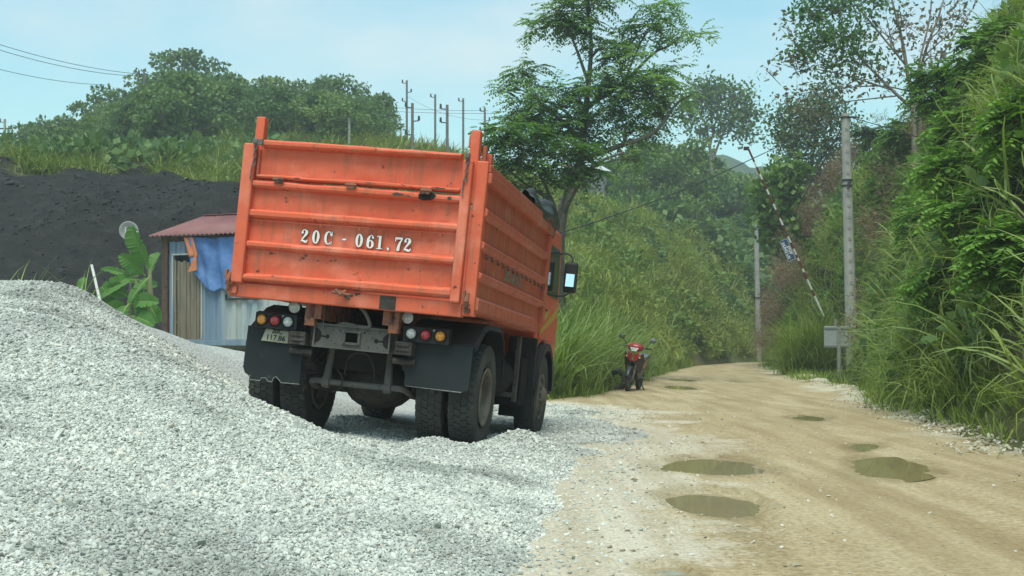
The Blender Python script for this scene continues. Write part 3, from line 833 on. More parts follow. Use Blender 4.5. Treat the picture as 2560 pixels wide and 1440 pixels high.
# ---- box body
body = MB()
SX = 1.155
body.box(-SX, SX, -1.05, 2.83, 1.30, 1.36)                         # floor
body.box(-SX, SX, 2.80, 2.86, 1.30, 2.74)                          # front wall
body.box(SX - .02, SX, -1.05, 2.80, 1.36, 2.62)
body.box(-SX, -SX + .02, -1.05, 2.80, 1.36, 2.62)
body = body.build('dump_body', M['orange_darker'], truck)
for s in (1, -1):
    for z0, z1, y1 in ((2.175, 2.29, 2.80), (1.875, 1.985, 2.80), (1.60, 1.70, 2.80)):
        poly = [(s * SX, z0), (s * (SX + .055), z0 + .035), (s * (SX + .055), z1 - .03), (s * SX, z1)]
        mb = MB(); mb.v = []; n_ = 4
        vs = [(p[0], y, p[1]) for y in (-1.06, y1) for p in poly]
        mb.add(vs, [(0, 1, 2, 3), (7, 6, 5, 4), (0, 4, 5, 1), (1, 5, 6, 2), (2, 6, 7, 3), (3, 7, 4, 0)])
        fix_normals(mb.build('side_rib', M['orange_darker'], body, bevel=.006))
    mb = MB(); mb.box(min(s * (SX - .03), s * (SX + .06)), max(s * (SX - .03), s * (SX + .06)), -1.06, 2.88, 2.50, 2.60)
    mb.box(min(s * (SX - .05), s * (SX + .045)), max(s * (SX - .05), s * (SX + .045)), -1.06, 2.88, 2.602, 2.675)
    mb.build('top_rail', M['orange_darker'], body, bevel=.010)
    mb = MB()
    q0, q1 = s * (SX - .06), s * (SX + .052)
    mb.add([(q0, -1.06, 1.29), (q1, -1.06, 1.335), (q1, -1.06, 1.43), (s * SX, -1.06, 1.47), (q0, 2.02, 1.29), (q1, 2.10, 1.335), (q1, 2.16, 1.43), (s * SX, 2.2, 1.47)],
           [(0, 1, 2, 3), (7, 6, 5, 4), (0, 4, 5, 1), (1, 5, 6, 2), (2, 6, 7, 3), (3, 7, 4, 0)])
    fix_normals(mb.build('bottom_rail', M['orange_darker'], body, bevel=.006))
    mb = MB(); mb.box(min(s * (SX - .02), s * (SX + .05)), max(s * (SX - .02), s * (SX + .05)), 2.70, 2.862, 1.42, 2.498)
    mb.build('front_post', M['orange_darker'], body, bevel=.006)
    for k in range(13):                                             # rope hooks below the third rib
        mb = MB(); yk = -.85 + k * .28
        mb.tube([(s * (SX + .03), yk, 1.875), (s * (SX + .045), yk, 1.84), (s * (SX + .045), yk + .03, 1.825), (s * (SX + .02), yk + .045, 1.84)], .007, 5)
        mb.build('rope_hook', M['steel'], body)
# corner posts at the rear
mb = MB(); mb.box(1.062, 1.178, -1.09, -.98, 1.27, 2.70); mb.build('corner_post', M['orange'], body, bevel=.012)
mb = MB(); mb.box(-1.195, -1.10, -1.06, -.96, 1.27, 2.70); mb.build('corner_post', M['orange'], body, bevel=.012)
mb = MB(); mb.box(.985, 1.075, -1.085, -.99, 2.30, 2.98).box(.965, .985, -1.07, -1.0, 2.82, 2.94); mb.build('stake', M['orange'], body, bevel=.010)
mb = MB(); mb.box(-1.105, -1.018, -1.085, -.99, 2.30, 2.975); mb.build('stake', M['orange'], body, bevel=.010)
mb = MB(); mb.box(1.10, 1.16, -.9, -.82, 2.6, 2.80).box(1.085, 1.12, -.98, -.92, 2.66, 2.86); mb.build('stake', M['orange_darker'], body, bevel=.006)
mb = MB(); mb.tube([(-1.13, -1.0, 2.70), (-1.12, -1.0, 2.86), (-1.10, -1.0, 2.9)], .012, 6); mb.build('hand_rail', M['steel'], body)
# rear sill
mb = MB(); mb.box(-1.20, 1.062, -1.10, -.98, 1.255, 1.392).box(-1.2, -1.11, -1.13, -1.10, 1.28, 1.36)
sill = mb.build('rear_sill', M['orange'], body, bevel=.010)
mb = MB(); mb.box(.285, .44, -1.106, -1.102, 1.262, 1.388); mb.build('primer_patch', M['chassis'], body)
# lettering on the side
def text_mesh(name, txt, size, mat, parent, Mx, ext=.001, bold=0.0, align='CENTER'):
    cu = bpy.data.curves.new(name, 'FONT'); cu.body = txt; cu.size = size; cu.align_x = align; cu.align_y = 'CENTER'; cu.extrude = ext; cu.offset = bold
    tmp = bpy.data.objects.new(name + '_tmp', cu); C.objects.link(tmp)
    dg = bpy.context.evaluated_depsgraph_get()
    me = bpy.data.meshes.new_from_object(tmp.evaluated_get(dg))
    bpy.data.objects.remove(tmp); bpy.data.curves.remove(cu)
    me.materials.clear()
    me.transform(Mx)
    return link(name, me, mat, parent)


SIDE = Matrix.Translation((SX + .004, .78, 1.78)) @ Matrix(((0, 0, 1, 0), (1, 0, 0, 0), (0, 1, 0, 0), (0, 0, 0, 1)))
M['grey_letter'] = pmat('faded_grey_letter', (.30, .32, .27), (.22, .2, .15), 16, .7)
text_mesh('side_number', '20C-061-72', .165, M['grey_letter'], body, SIDE @ Matrix.Diagonal((1.25, 1, 1, 1)), bold=.004)

# ---- tailgate
def dent(x, z):
    return float(.014 * math.sin(2.3 * x + 1.1) * math.sin(4 * z) + .022 * (vnoise(np.array(x * 3.1 + 9), np.array(z * 4.2), 3) - .5) + .010 * (vnoise(np.array(x * 9), np.array(z * 10), 5) - .5))


GY0, GYR = -1.085, -1.155     # sheet plane and face of the ribs
mb = MB()
mb.sheet(lambda u, v: (-1.06 + u * 2.03, GY0 + dent(-1.06 + u * 2.03, 1.42 + v * .95), 1.42 + v * .95), 48, 30)
gate = mb.build('tailgate', M['orange'], truck, smooth=True)


def rib(z0l, z1l, z0r, z1r, x0, x1, name, parent, y0=GY0 + .012, y1=GYR, soft=.022):
    mb = MB(); nseg = 16; vs = []; fs = []
    for i in range(nseg + 1):
        t = i / nseg; x = x0 + (x1 - x0) * t; z0 = z0l + (z0r - z0l) * t; z1 = z1l + (z1r - z1l) * t
        dd = .014 * (vnoise(np.array(x * 5.0), np.array(z0 * 7), 8) - .5)
        zw = .016 * (vnoise(np.array(x * 4.0 + 3), np.array(z1 * 7), 9) - .5)
        vs += [(x, y0, z0), (x, y1 + .018 + dd, z0 + soft * .6), (x, y1 + dd, z0 + soft * 1.4), (x, y1 + dd, z1 - soft + zw), (x, y1 + .02 + dd, z1 - soft * .3 + zw), (x, y0, z1 + .006)]
    for i in range(nseg):
        for k in range(5):
            a = i * 6 + k
            fs.append((a, a + 6, a + 7, a + 1))
    fs += [tuple(range(6)), tuple(nseg * 6 + k for k in (5, 4, 3, 2, 1, 0))]
    mb.add(vs, fs)
    return fix_normals(mb.build(name, M['orange'], parent, bevel=.004))


rib(2.000, 2.092, 2.020, 2.105, -1.05, .958, 'rib', gate)
rib(1.712, 1.792, 1.718, 1.800, -1.05, .955, 'rib', gate)
rib(1.402, 1.486, 1.415, 1.515, -1.05, .955, 'rib', gate)
rib(2.285, 2.368, 2.285, 2.368, -1.05, .965, 'hinge_rail', gate)
mb = MB(); mb.box(-1.172, -1.052, -1.168, -1.07, 1.385, 2.705); mb.build('stile', M['orange'], gate, bevel=.014)
mb = MB(); mb.box(.955, 1.048, -1.168, -1.07, 1.38, 2.69); mb.build('stile', M['orange'], gate, bevel=.014)
# upper flap
mb = MB()
mb.sheet(lambda u, v: (-1.01 + u * 1.955, GY0 - .006 + 1.3 * dent(-1.01 + u * 2 + 4, 2.40 + v * .30), 2.40 + v * .30), 48, 14)
flap = mb.build('upper_flap', M['orange'], gate, smooth=True)
rib(2.382, 2.425, 2.385, 2.430, -1.015, .948, 'flap_lip', gate, soft=.012)
rib(2.668, 2.752, 2.690, 2.752, -.985, .935, 'flap_rail', gate, y1=-1.175)
mb = MB(); mb.box(-1.04, -1.018, -1.12, -1.08, 2.40, 2.66); mb.build('flap_edge', M['orange'], gate, bevel=.004)
mb = MB(); mb.box(.95, .968, -1.12, -1.08, 2.40, 2.66); mb.build('flap_edge', M['orange'], gate, bevel=.004)
for x in (-.79, -.08, .64):
    mb = MB(); mb.box(x - .04, x + .04, -1.185, -1.14, 2.345, 2.40).tube([(x - .055, -1.18, 2.378), (x + .055, -1.18, 2.378)], .014, 8)
    mb.build('hinge', M['orange_rust'], gate, bevel=.004)
mb = MB()
mb.add([(x, -1.158, z) for x, z in ((.57, 2.30), (.62, 2.285), (.70, 2.295), (.735, 2.34), (.70, 2.366), (.60, 2.366), (.565, 2.34))], [tuple(range(6, -1, -1))])
mb.build('scorched_patch', M['dark'], gate)
def scuff(cx, cz, w, h, seed, mat='orange_rust', yy=-1.1585):
    r_ = np.random.default_rng(seed); n_ = 16
    mb = MB(); mb.add([(cx + w * math.cos(a) * r_.uniform(.55, 1.1), yy, cz + h * math.sin(a) * r_.uniform(.5, 1.1)) for a in [2 * math.pi * k / n_ for k in range(n_)]], [tuple(range(n_))])
    mb.build('scuff', M[mat], gate)


for i_, (cx_, cz_, w_, h_, mt_) in enumerate(((.37, 2.325, .07, .02, 'chassis'), (.46, 2.318, .03, .014, 'orange_rust'), (.86, 2.325, .03, .022, 'chassis'), (-.62, 2.405, .05, .008, 'orange_rust'), (.10, 2.41, .06, .006, 'orange_rust'), (.75, 2.41, .08, .008, 'chassis'))):
    scuff(cx_, cz_, w_, h_, 700 + i_, mt_, -1.168 if cz_ < 2.38 else -1.166)
for k in range(10):
    x = -.93 + k * .192
    mb = MB(); mb.tube([(x, -1.12, 1.998 + .012 * k / 10), (x, -1.125, 1.965 + .012 * k / 10)], .005, 5)
    mb.build('tie_hook', M['orange'], gate)
mb = MB(); mb.tube([(-1.05, -1.125, 1.985), (.955, -1.125, 2.005)], .004, 5); mb.build('tie_rod', M['orange'], gate)
# chains and pins of the upper flap
for x, zt in ((-1.045, 2.70), (1.0, 2.70)):
    mb = MB()
    for k in range(6):
        zc = zt - k * .038
        pts = [(x + (.013 * math.cos(a) if k % 2 else 0), -1.185 + (0 if k % 2 else .013 * math.cos(a)), zc + .026 * math.sin(a)) for a in [2 * math.pi * i / 10 for i in range(11)]]
        mb.tube(pts, .005, 5, caps=False)
    mb.tube([(x - .02, -1.18, zt - .20), (x - .022, -1.18, zt - .33), (x - .01, -1.18, zt - .345)], .007, 6)
    mb.build('chain', M['steel'], gate)
    mb = MB(); mb.box(x - .02, x + .07 if x < 0 else x + .02, -1.20, -1.165, zt - .012, zt + .045)
    mb.lathe([(-1.21, .0), (-1.21, .022), (-1.17, .022)], 'y', 10, (x, 0, zt + .02)); mb.build('bracket', M['steel'], gate, bevel=.004)
# bottom latches
for x in (-1.185, 1.115):
    mb = MB(); mb.box(x - .03, x + .03, -1.14, -1.10, 1.30, 1.34).tube([(x, -1.15, 1.32), (x, -1.17, 1.40), (x + .01, -1.165, 1.48)], [.016, .028, .014], 8)
    mb.tube([(x - .035, -1.15, 1.37), (x + .035, -1.15, 1.37)], .012, 8); mb.box(x - .045, x - .02, -1.16, -1.12, 1.42, 1.50)
    mb.build('latch', M['orange_rust'], gate, bevel=.003)
mb = MB()
mb.tube([(-.16, -1.16, 1.375), (-.06, -1.17, 1.37), (.04, -1.16, 1.36)], .015, 6).tube([(-.13, -1.16, 1.40), (-.07, -1.175, 1.36), (-.03, -1.16, 1.40)], .017, 6)
mb.box(-.10, -.04, -1.18, -1.15, 1.34, 1.40); mb.build('latch', M['orange_rust'], gate)

# registration number in white Didone figures with a black edge
def ring_pts(ao, bo, ai, bi, a0, a1, n, shift=0):
    vs, fs = [], []
    for k in range(n + 1):
        q = a0 + (a1 - a0) * k / n
        vs += [(ao * math.cos(q), bo * math.sin(q)), (ai * math.cos(q) + shift, bi * math.sin(q))]
    for k in range(n):
        fs.append((2 * k, 2 * k + 2, 2 * k + 3, 2 * k + 1))
    return vs, fs


def ribbon(pts, e):
    P = catmull(pts, 6)
    vs, fs = [], []
    for i, p in enumerate(P):
        t = P[min(i + 1, len(P) - 1)][:2] - P[max(i - 1, 0)][:2]
        t = t / (np.linalg.norm(t) + 1e-9); nrm = np.array([-t[1], t[0]])
        ext = t * (e if i == len(P) - 1 else (-e if i == 0 else 0))
        vs += [tuple(p[:2] + nrm * (p[2] + e) + ext), tuple(p[:2] - nrm * (p[2] + e) + ext)]
    for i in range(len(P) - 1):
        fs.append((2 * i, 2 * i + 2, 2 * i + 3, 2 * i + 1))
    return vs, fs


def disc(cx, cy, r, n=14):
    return [(cx + r * math.cos(2 * math.pi * k / n), cy + r * math.sin(2 * math.pi * k / n)) for k in range(n)], [tuple(range(n))]


def quad(a, b, c, d):
    return [a, b, c, d], [(0, 1, 2, 3)]


def glyph(ch, e):
    """unit height (-.5 .. .5) figure; e = extra width of the dark edge"""
    if ch == '0':
        return [ring_pts(.25 + e, .5 + e, .075 - e * .6, .40 - e, 0, 2 * math.pi, 28)]
    if ch == 'C':
        return [ring_pts(.27 + e, .5 + e, .13 - e * .6, .42 - e, math.radians(48), math.radians(312), 24, .03), disc(.19, .25, .085 + e),
                quad((.19 - e, .16 - e), (.26 + e, .12 - e), (.26 + e, .5 + e), (.21 - e, .5 + e)), quad((.20 - e, -.5 - e), (.25 + e, -.5 - e), (.25 + e, -.2 + e), (.2 - e, -.25 + e))]
    if ch == '2':
        return [ribbon([(-.17, .24, .06), (-.12, .40, .045), (.0, .465, .035), (.12, .38, .08), (.13, .22, .095), (.03, .02, .07), (-.12, -.22, .045), (-.19, -.38, .035)], e), disc(-.14, .24, .085 + e),
                ribbon([(-.21, -.40, .04), (-.10, -.34, .06), (.05, -.41, .085), (.17, -.40, .06), (.22, -.24, .02)], e)]
    if ch == '6':
        return [ribbon([(.17, .30, .05), (.10, .45, .03), (-.02, .44, .035), (-.14, .2, .085), (-.165, -.1, .09)], e), disc(.15, .30, .075 + e),
                ring_pts(.25 + e, .31 + e, .075 - e * .6, .235 - e, 0, 2 * math.pi, 24)]
    if ch == '1':
        return [quad((-.08 - e, -.46), (.09 + e, -.46), (.09 + e, .5 + e), (-.08 - e, .47 + e)), quad((-.2 - e, -.5 - e), (.21 + e, -.5 - e), (.21 + e, -.44 + e), (-.2 - e, -.44 + e)),
                quad((-.21 - e, .37 - e), (-.06, .40 - e), (-.06, .5 + e), (-.21 - e, .43 + e))]
    if ch == '7':
        return [quad((-.22 - e, .33 - e), (.25 + e, .36 - e), (.25 + e, .5 + e), (-.22 - e, .5 + e)), quad((-.25 - e, .18 - e), (-.19 + e, .18 - e), (-.18 + e, .5 + e), (-.24 - e, .5 + e)),
                ribbon([(.22, .38, .03), (.1, .15, .06), (.02, -.15, .09), (-.02, -.5, .10)], e)]
    if ch == '-':
        return [quad((-.17 - e, -.07 - e), (.10 + e, -.07 - e), (.17 + e, .07 + e), (-.10 - e, .07 + e))]
    return [disc(0, -.42, .085 + e), ribbon([(.05, -.42, .04), (.04, -.52, .03), (-.03, -.6, .015)], e)]


for ch, cx, zz in (('2', 620, 0), ('0', 700, 0), ('C', 786, 0), ('-', 897, 2), ('0', 1000, 0), ('6', 1077, 2), ('1', 1141, 2), ('.', 1200, 0), ('7', 1270, 4), ('2', 1330, 4)):
    X = -.5465 + (cx - 590) * .001408
    for e, y, nm, mt in ((.030, -1.1035, 'figure_outline', 'black_letter'), (0.0, -1.1060, 'figure', 'white_letter')):
        mb = MB()
        for gi_, (vs, fs) in enumerate(glyph(ch, e)):
            off = -.19 if (ch == '6' and gi_ == 2) else 0
            mb.add([(X + a * .145, y - gi_ * .0005, 1.878 - zz * .001 + (b_ + off) * .126) for a, b_ in vs], fs)
        mb.build(nm, M[mt], gate)

# ---- cab
cab = MB()
prof = [(3.0, .98), (3.0, 2.62), (3.08, 2.70), (4.45, 2.70), (4.62, 2.55), (4.86, 1.75), (4.9, 1.0), (4.86, .62), (4.32, .62), (4.25, .98), (4.1, 1.14), (3.75, 1.24), (3.35, 1.16), (3.15, .98)]
cab.prism([(y - .12 if y > 4.2 else y, z) for y, z in prof], 0, -1.085, 1.085)
cab = fix_normals(cab.build('cab', M['orange'], truck, bevel=.03))
for s in (1, -1):
    x = s * 1.088
    mb = MB(); mb.prism([(3.22, 1.25), (3.22, 2.55), (4.30, 2.55), (4.54, 1.78), (4.58, 1.25)], 0, min(x, x + s * .014), max(x, x + s * .014))
    door = fix_normals(mb.build('door', M['orange'], cab, bevel=.008))
    x2 = x + s * .016
    mb = MB(); mb.prism([(3.34, 1.82), (3.34, 2.46), (4.24, 2.46), (4.44, 1.82)], 0, min(x2, x2 + s * .006), max(x2, x2 + s * .006)); fix_normals(mb.build('window', M['glass_dark'], cab))
    mb = MB(); mb.prism([(3.25, 1.30), (3.25, 1.36), (4.54, 1.72), (4.54, 1.60)], 0, min(x2, x2 + s * .004), max(x2, x2 + s * .004)); fix_normals(mb.build('stripe', M['yellow_stripe'], cab))
    mb = MB(); mb.prism([(3.3, 1.45), (3.3, 1.50), (3.8, 1.66), (3.8, 1.56)], 0, min(x2, x2 + s * .004), max(x2, x2 + s * .004)); fix_normals(mb.build('stripe', M['yellow_stripe'], cab))
    mb = MB(); mb.tube([(x2, 3.34, 1.62), (x2 + s * .03, 3.36, 1.62), (x2 + s * .03, 3.48, 1.62), (x2, 3.5, 1.62)], .012, 6); mb.build('handle', M['black_metal'], cab)
mb = MB(); mb.add([(-.98, 4.535, 2.5), (.98, 4.535, 2.5), (1.0, 4.755, 1.8), (-1.0, 4.755, 1.8)], [(0, 1, 2, 3)]); mb.build('windscreen', M['glass_dark'], cab, solid=.01)
mb = MB(); mb.box(-1.1, 1.1, 4.72, 4.86, .55, .95); mb.build('front_bumper', M['bumper'], truck, bevel=.03)
for s in (1, -1):
    mb = MB(); mb.lathe([(4.80, .0), (4.835, .07), (4.79, .11)], 'y', 20, (s * .85, 0, 1.15)); mb.build('headlight', M['lens_white'], truck, smooth=True)
    # front wheel arch with splash flap behind it
    mb = MB()
    arc = [(3.68 + .64 * math.cos(a), .54 + .66 * math.sin(a)) for a in [math.radians(5 + 170 * k / 16) for k in range(17)]]
    inner = [(y, z - .035) for y, z in arc]
    vs = [(s * xx, y, z) for xx in (.80, 1.165) for (y, z) in arc]
    mb.add(vs, [(i, i + 1, 17 + i + 1, 17 + i) for i in range(16)])
    vs = [(s * 1.165, y, z) for (y, z) in arc] + [(s * 1.165, 3.68 + (y - 3.68) * .88, .54 + (z - .54) * .88) for (y, z) in arc]
    mb.add(vs, [(i, i + 1, 17 + i + 1, 17 + i) for i in range(16)])
    fix_normals(mb.build('front_mudguard', M['plastic'], truck, solid=.012))
    mb = MB(); mb.box(min(s * .78, s * 1.13), max(s * .78, s * 1.13), 2.94, 3.01, .62, 1.24); mb.build('inner_panel', M['plastic'], truck, bevel=.01)
    mb = MB(); mb.box(min(s * .74, s * 1.14), max(s * .74, s * 1.14), 2.90, 2.912, .26, .72); mb.build('front_mud_flap', M['flap'], truck)

# mirror on the right door, arm of bent tube
mb = MB(); mb.tube(catmull([(1.090, 4.30, 2.420), (1.170, 4.30, 2.445), (1.265, 4.30, 2.400), (1.278, 4.30, 2.280), (1.275, 4.30, 1.980), (1.230, 4.30, 1.890), (1.090, 4.30, 1.860)], 4), .014, 6)
mirror = mb.build('mirror_arm', M['black_metal'], truck, smooth=True)
mb = MB(); mb.box(1.18, 1.36, 4.282, 4.34, 1.92, 2.33); mb.build('mirror_housing', M['plastic'], mirror, bevel=.03)
mb = MB(); mb.add([(1.215, 4.240, 2.0), (1.325, 4.256, 2.0), (1.325, 4.274, 2.17), (1.215, 4.258, 2.17)], [(0, 1, 2, 3)]); mb.build('mirror_glass', M['mirror'], mirror, solid=.003)
mb = MB(); mb.tube(catmull([(-1.22, 4.30, 2.36), (-1.4, 4.30, 2.38), (-1.465, 4.30, 2.2), (-1.46, 4.30, 1.92), (-1.22, 4.30, 1.80)], 4), .014, 6)
mirror2 = mb.build('mirror_arm', M['black_metal'], truck, smooth=True)
mb = MB(); mb.box(-1.545, -1.36, 4.26, 4.33, 1.86, 2.27); mb.build('mirror_housing', M['plastic'], mirror2, bevel=.03)

# ---- chassis
for s in (1, -1):
    mb = MB(); mb.box(min(s * .36, s * .43), max(s * .36, s * .43), -.88, 4.7, .86, 1.08); mb.build('frame_rail', M['chassis'], truck, bevel=.006)
    mb = MB(); mb.box(min(s * .30, s * .42), max(s * .30, s * .42), -1.0, 2.8, 1.12, 1.30); mb.build('subframe_rail', M['orange_rust'], truck, bevel=.006)
    mb = MB(); mb.box(min(s * .36, s * .46), max(s * .36, s * .46), -1.0, -.90, 1.05, 1.26); mb.build('hinge_bracket', M['orange_rust'], truck, bevel=.006)
    # leaf springs: a stack of bent leaves
    for k in range(8):
        mb = MB(); half = .80 - k * .085
        top = [(yy, .80 - .025 * k - .16 * (1 - (yy / .82) ** 2) * .75) for yy in np.linspace(-half, half, 11)]
        poly = top + [(yy, zz - .02) for yy, zz in reversed(top)]
        mb.prism(poly, 0, s * .46, s * .555)
        fix_normals(mb.build('spring_leaf', M['chassis'], truck))
    mb = MB(); mb.box(min(s * .44, s * .60), max(s * .44, s * .60), -.98, -.76, .86, .985).box(min(s * .45, s * .58), max(s * .45, s * .58), -.99, -.98, .895, .915).box(min(s * .45, s * .58), max(s * .45, s * .58), -.99, -.98, .94, .96)
    mb.tube([(s * .40, -.86, .80), (s * .62, -.86, .80)], .03, 8); mb.build('spring_hanger', M['chassis'], truck, bevel=.006)
    mb = MB(); mb.tube([(s * .505, -.12, .82), (s * .505, -.12, .44), (s * .505, .12, .44), (s * .505, .12, .82)], .014, 6); mb.tube([(s * .56, -.12, .44), (s * .56, -.12, .36)], .018, 6); mb.build('spring_bolt', M['chassis'], truck)
    # stabiliser links
    mb = MB(); mb.tube([(s * .29, -.58, .90), (s * .30, -.60, .70), (s * .31, -.62, .53)], [.03, .036, .045], 8); mb.lathe([(s * .31 - .035, .0), (s * .31 - .035, .055), (s * .31 + .035, .055), (s * .31 + .035, .0)], 'x', 12, (0, -.62, .53)); mb.build('stabiliser_link', M['bumper'], truck, smooth=False)
# rear cross member with raised border, open tow hole; other holes' shade painted as dark patches
mb = MB(); Y = -.925
xs_, zs_ = [-.36, -.07, .07, .36], [.875, .925, 1.03, 1.07]
for i in range(3):
    for j in range(3):
        if (i, j) != (1, 1):
            mb.box(xs_[i], xs_[i + 1], Y, Y + .012, zs_[j], zs_[j + 1])
mb.box(-.378, .378, Y - .022, Y + .02, 1.0705, 1.085).box(-.378, .378, Y - .022, Y + .02, .858, .8745).box(-.378, -.362, Y - .02, Y + .02, .8755, 1.0695).box(.362, .378, Y - .02, Y + .02, .8755, 1.0695)
xm = mb.build('cross_member', M['bumper'], truck)
mb = MB(); mb.box(-.085, -.06, Y - .018, Y - .001, .915, 1.035).box(.06, .085, Y - .018, Y - .001, .915, 1.035).box(-.0595, .0595, Y - .018, Y - .001, .905, .93).box(-.0595, .0595, Y - .018, Y - .001, 1.02, 1.04)
for sx in (-1, 1):
    for zz in (.922, 1.028):
        mb.lathe([(Y - .032, .0), (Y - .032, .014), (Y - .018, .016)], 'y', 8, (sx * .078, 0, zz))
mb.build('tow_frame', M['bumper'], xm, bevel=.003)
for sx in (-1, 1):
    mb = MB(); v_, f_ = disc(sx * .24, .965, .022); mb.add([(a, Y - .002, c) for a, c in v_], f_)
    v_, f_ = quad((sx * .24, .957), (sx * .33, .957), (sx * .33, .973), (sx * .24, .973)); mb.add([(a, Y - .0025, c) for a, c in v_], f_)
    hp = [(sx * .36, .90), (sx * .36, 1.04)] + [(sx * (.36 - .06 * math.cos(a)), .97 + .07 * math.sin(a)) for a in np.linspace(math.pi / 2, -math.pi / 2, 12)][1:-1]
    mb.add([(a, Y - .003, c) for a, c in hp], [tuple(range(len(hp)))]); mb.build('slot_shade', M['dark'], xm)
for (hx_, hz_, r_) in ((-.12, 1.03, .008), (.12, 1.035, .011), (.145, 1.05, .006), (.165, 1.03, .006), (.16, 1.055, .006), (-.2, .93, .006), (.2, .985, .007), (-.16, .91, .006), (.17, .90, .006), (.26, .90, .006), (-.28, 1.04, .007)):
    mb = MB(); v_, f_ = disc(hx_, hz_, r_, 8); mb.add([(a, Y - .002, c) for a, c in v_], f_); mb.build('drain_hole_shade', M['dark'], xm)  # flat dark disc, shade of a hole put into the colour
# axle, differential, shaft, tanks
mb = MB(); mb.tube([(-1.0, 0, .53), (-.4, 0, .53), (.4, 0, .53), (1.0, 0, .53)], [.085, .10, .10, .085], 14); mb.build('rear_axle', M['chassis'], truck, smooth=True)
mb = MB()
mb.sheet(lambda u, v: (.04 + .33 * math.cos(math.pi * (v - .5)) * math.cos(2 * math.pi * u) * (1.15 if math.cos(2 * math.pi * u) > 0 else 1), -.05 + .29 * math.sin(math.pi * (v - .5)), .54 + .25 * math.cos(math.pi * (v - .5)) * math.sin(2 * math.pi * u)), 24, 12)
mb.build('differential', M['chassis'], truck, smooth=True)
mb = MB(); mb.tube(catmull([(-.50, .05, .46), (-.50, -.35, .47), (-.46, -.60, .53), (-.34, -.62, .535), (0, -.62, .53), (.34, -.62, .535), (.46, -.60, .53), (.50, -.35, .47), (.50, .05, .46)], 4), .03, 8); mb.build('stabiliser_bar', M['bumper'], truck, smooth=True)
mb = MB(); mb.tube([(0, .3, .58), (0, 3.0, .80)], .055, 10); mb.build('drive_shaft', M['dark'], truck, smooth=True)
mb = MB(); mb.box(-.28, .28, -.55, -.30, .66, .86).box(-.34, .34, -.3, 2.7, .9, 1.12); mb.build('under_body', M['dark'], truck, bevel=.02)
mb = MB(); mb.tube([(-1.0, 3.68, .5), (-.5, 3.68, .42), (.5, 3.68, .42), (1.0, 3.68, .5)], .07, 10); mb.build('front_axle', M['dark'], truck)
mb = MB(); mb.box(-.7, .7, 3.2, 4.6, .6, 1.1); mb.build('engine', M['dark'], truck, bevel=.05)
mb = MB(); mb.lathe([(1.15, .0), (1.15, .20), (1.2, .22), (2.15, .22), (2.2, .2), (2.2, 0)], 'y', 24, (.80, 0, .74)); mb.build('air_tank', M['dark'], truck, smooth=True)
mb = MB(); mb.box(.98, 1.03, 2.36, 2.44, .45, 1.24).box(.5, 1.02, 2.36, 2.42, .50, .56); mb.build('step_bracket', M['bumper'], truck, bevel=.006)
mb = MB(); mb.box(.55, 1.06, 2.45, 2.88, .40, .98); mb.build('battery_box', M['dark'], truck, bevel=.02)
mb = MB(); mb.box(-1.05, -.5, 1.2, 2.6, .45, .98); mb.build('fuel_tank', M['dark'], truck, bevel=.06)
mb = MB(); mb.tube(catmull([(-.05, -1.13, 1.36), (.03, -1.05, 1.30), (.12, -.98, 1.22), (.17, -.95, 1.10), (.08, -.93, 1.085), (-.08, -.92, 1.10), (-.16, -.9, 1.08)], 5), .018, 7); mb.build('hose', M['bumper'], truck, smooth=True)
mb = MB(); mb.tube(catmull([(-.30, -.93, 1.24), (-.29, -.94, 1.1), (-.25, -.95, .97)], 4), .006, 5); mb.build('cable', M['bumper'], truck)
mb = MB(); mb.tube(catmull([(-.14, -.6, .62), (-.12, -.55, .80), (.03, -.55, .84), (.12, -.55, .74), (.16, -.55, .56)], 4), .010, 5); mb.build('brake_hose', M['chassis'], truck)
mb = MB(); mb.tube(catmull([(-.2, -.64, .66), (-.14, -.66, .58), (-.16, -.66, .47), (-.24, -.64, .44)], 4), .007, 5); mb.build('brake_hose', M['chassis'], truck)

# ---- rear mudguards, flaps, lamp clusters
for s in (1, -1):
    mb = MB()
    arc = [(-.84, 1.0), (-.74, 1.06), (-.50, 1.19), (-.30, 1.235), (.30, 1.235), (.48, 1.18), (.60, 1.02), (.635, .82), (.63, .70)]
    n_ = len(arc)
    mb.add([(s * .50, y, z) for y, z in arc] + [((1.16 if s > 0 else -1.04), y, z) for y, z in arc] + [((1.18 if s > 0 else -1.06), y * .985, z - .045) for y, z in arc],
           [(i, i + 1, n_ + i + 1, n_ + i) for i in range(n_ - 1)] + [(n_ + i, n_ + i + 1, 2 * n_ + i + 1, 2 * n_ + i) for i in range(n_ - 1)])
    fix_normals(mb.build('rear_mudguard', M['plastic'], truck, solid=.012))
# left flap torn along the bottom, right flap cut straight
fl = [(-1.075, 1.00), (-1.085, .60), (-1.06, .545), (-1.01, .515), (-1.005, .485), (-.90, .482), (-.885, .51), (-.84, .515), (-.82, .486), (-.775, .484), (-.765, .52), (-.74, .535), (-.70, .50), (-.685, .484), (-.50, .487), (-.505, 1.0)]
mb = MB(); mb.prism(fl, 1, -.835, -.823); fl_o = fix_normals(mb.build('mud_flap', M['flap'], truck))
mb = MB(); pth = [(-1.005, .53), (-1.005, .484), (-.90, .481), (-.885, .51), (-.84, .515), (-.82, .485), (-.775, .483), (-.765, .52), (-.74, .535), (-.70, .50), (-.685, .483), (-.50, .486)]
mb.tube([(x, -.838, z) for x, z in pth], .0045, 5); mb.build('frayed_edge', M['flap_edge'], fl_o)
fr = [(.535, 1.0), (.525, .60), (.535, .575), (.80, .572), (1.08, .566), (1.145, .60), (1.15, 1.02)]
mb = MB(); mb.prism(fr, 1, -.835, -.823); fr_o = fix_normals(mb.build('mud_flap', M['flap'], truck))
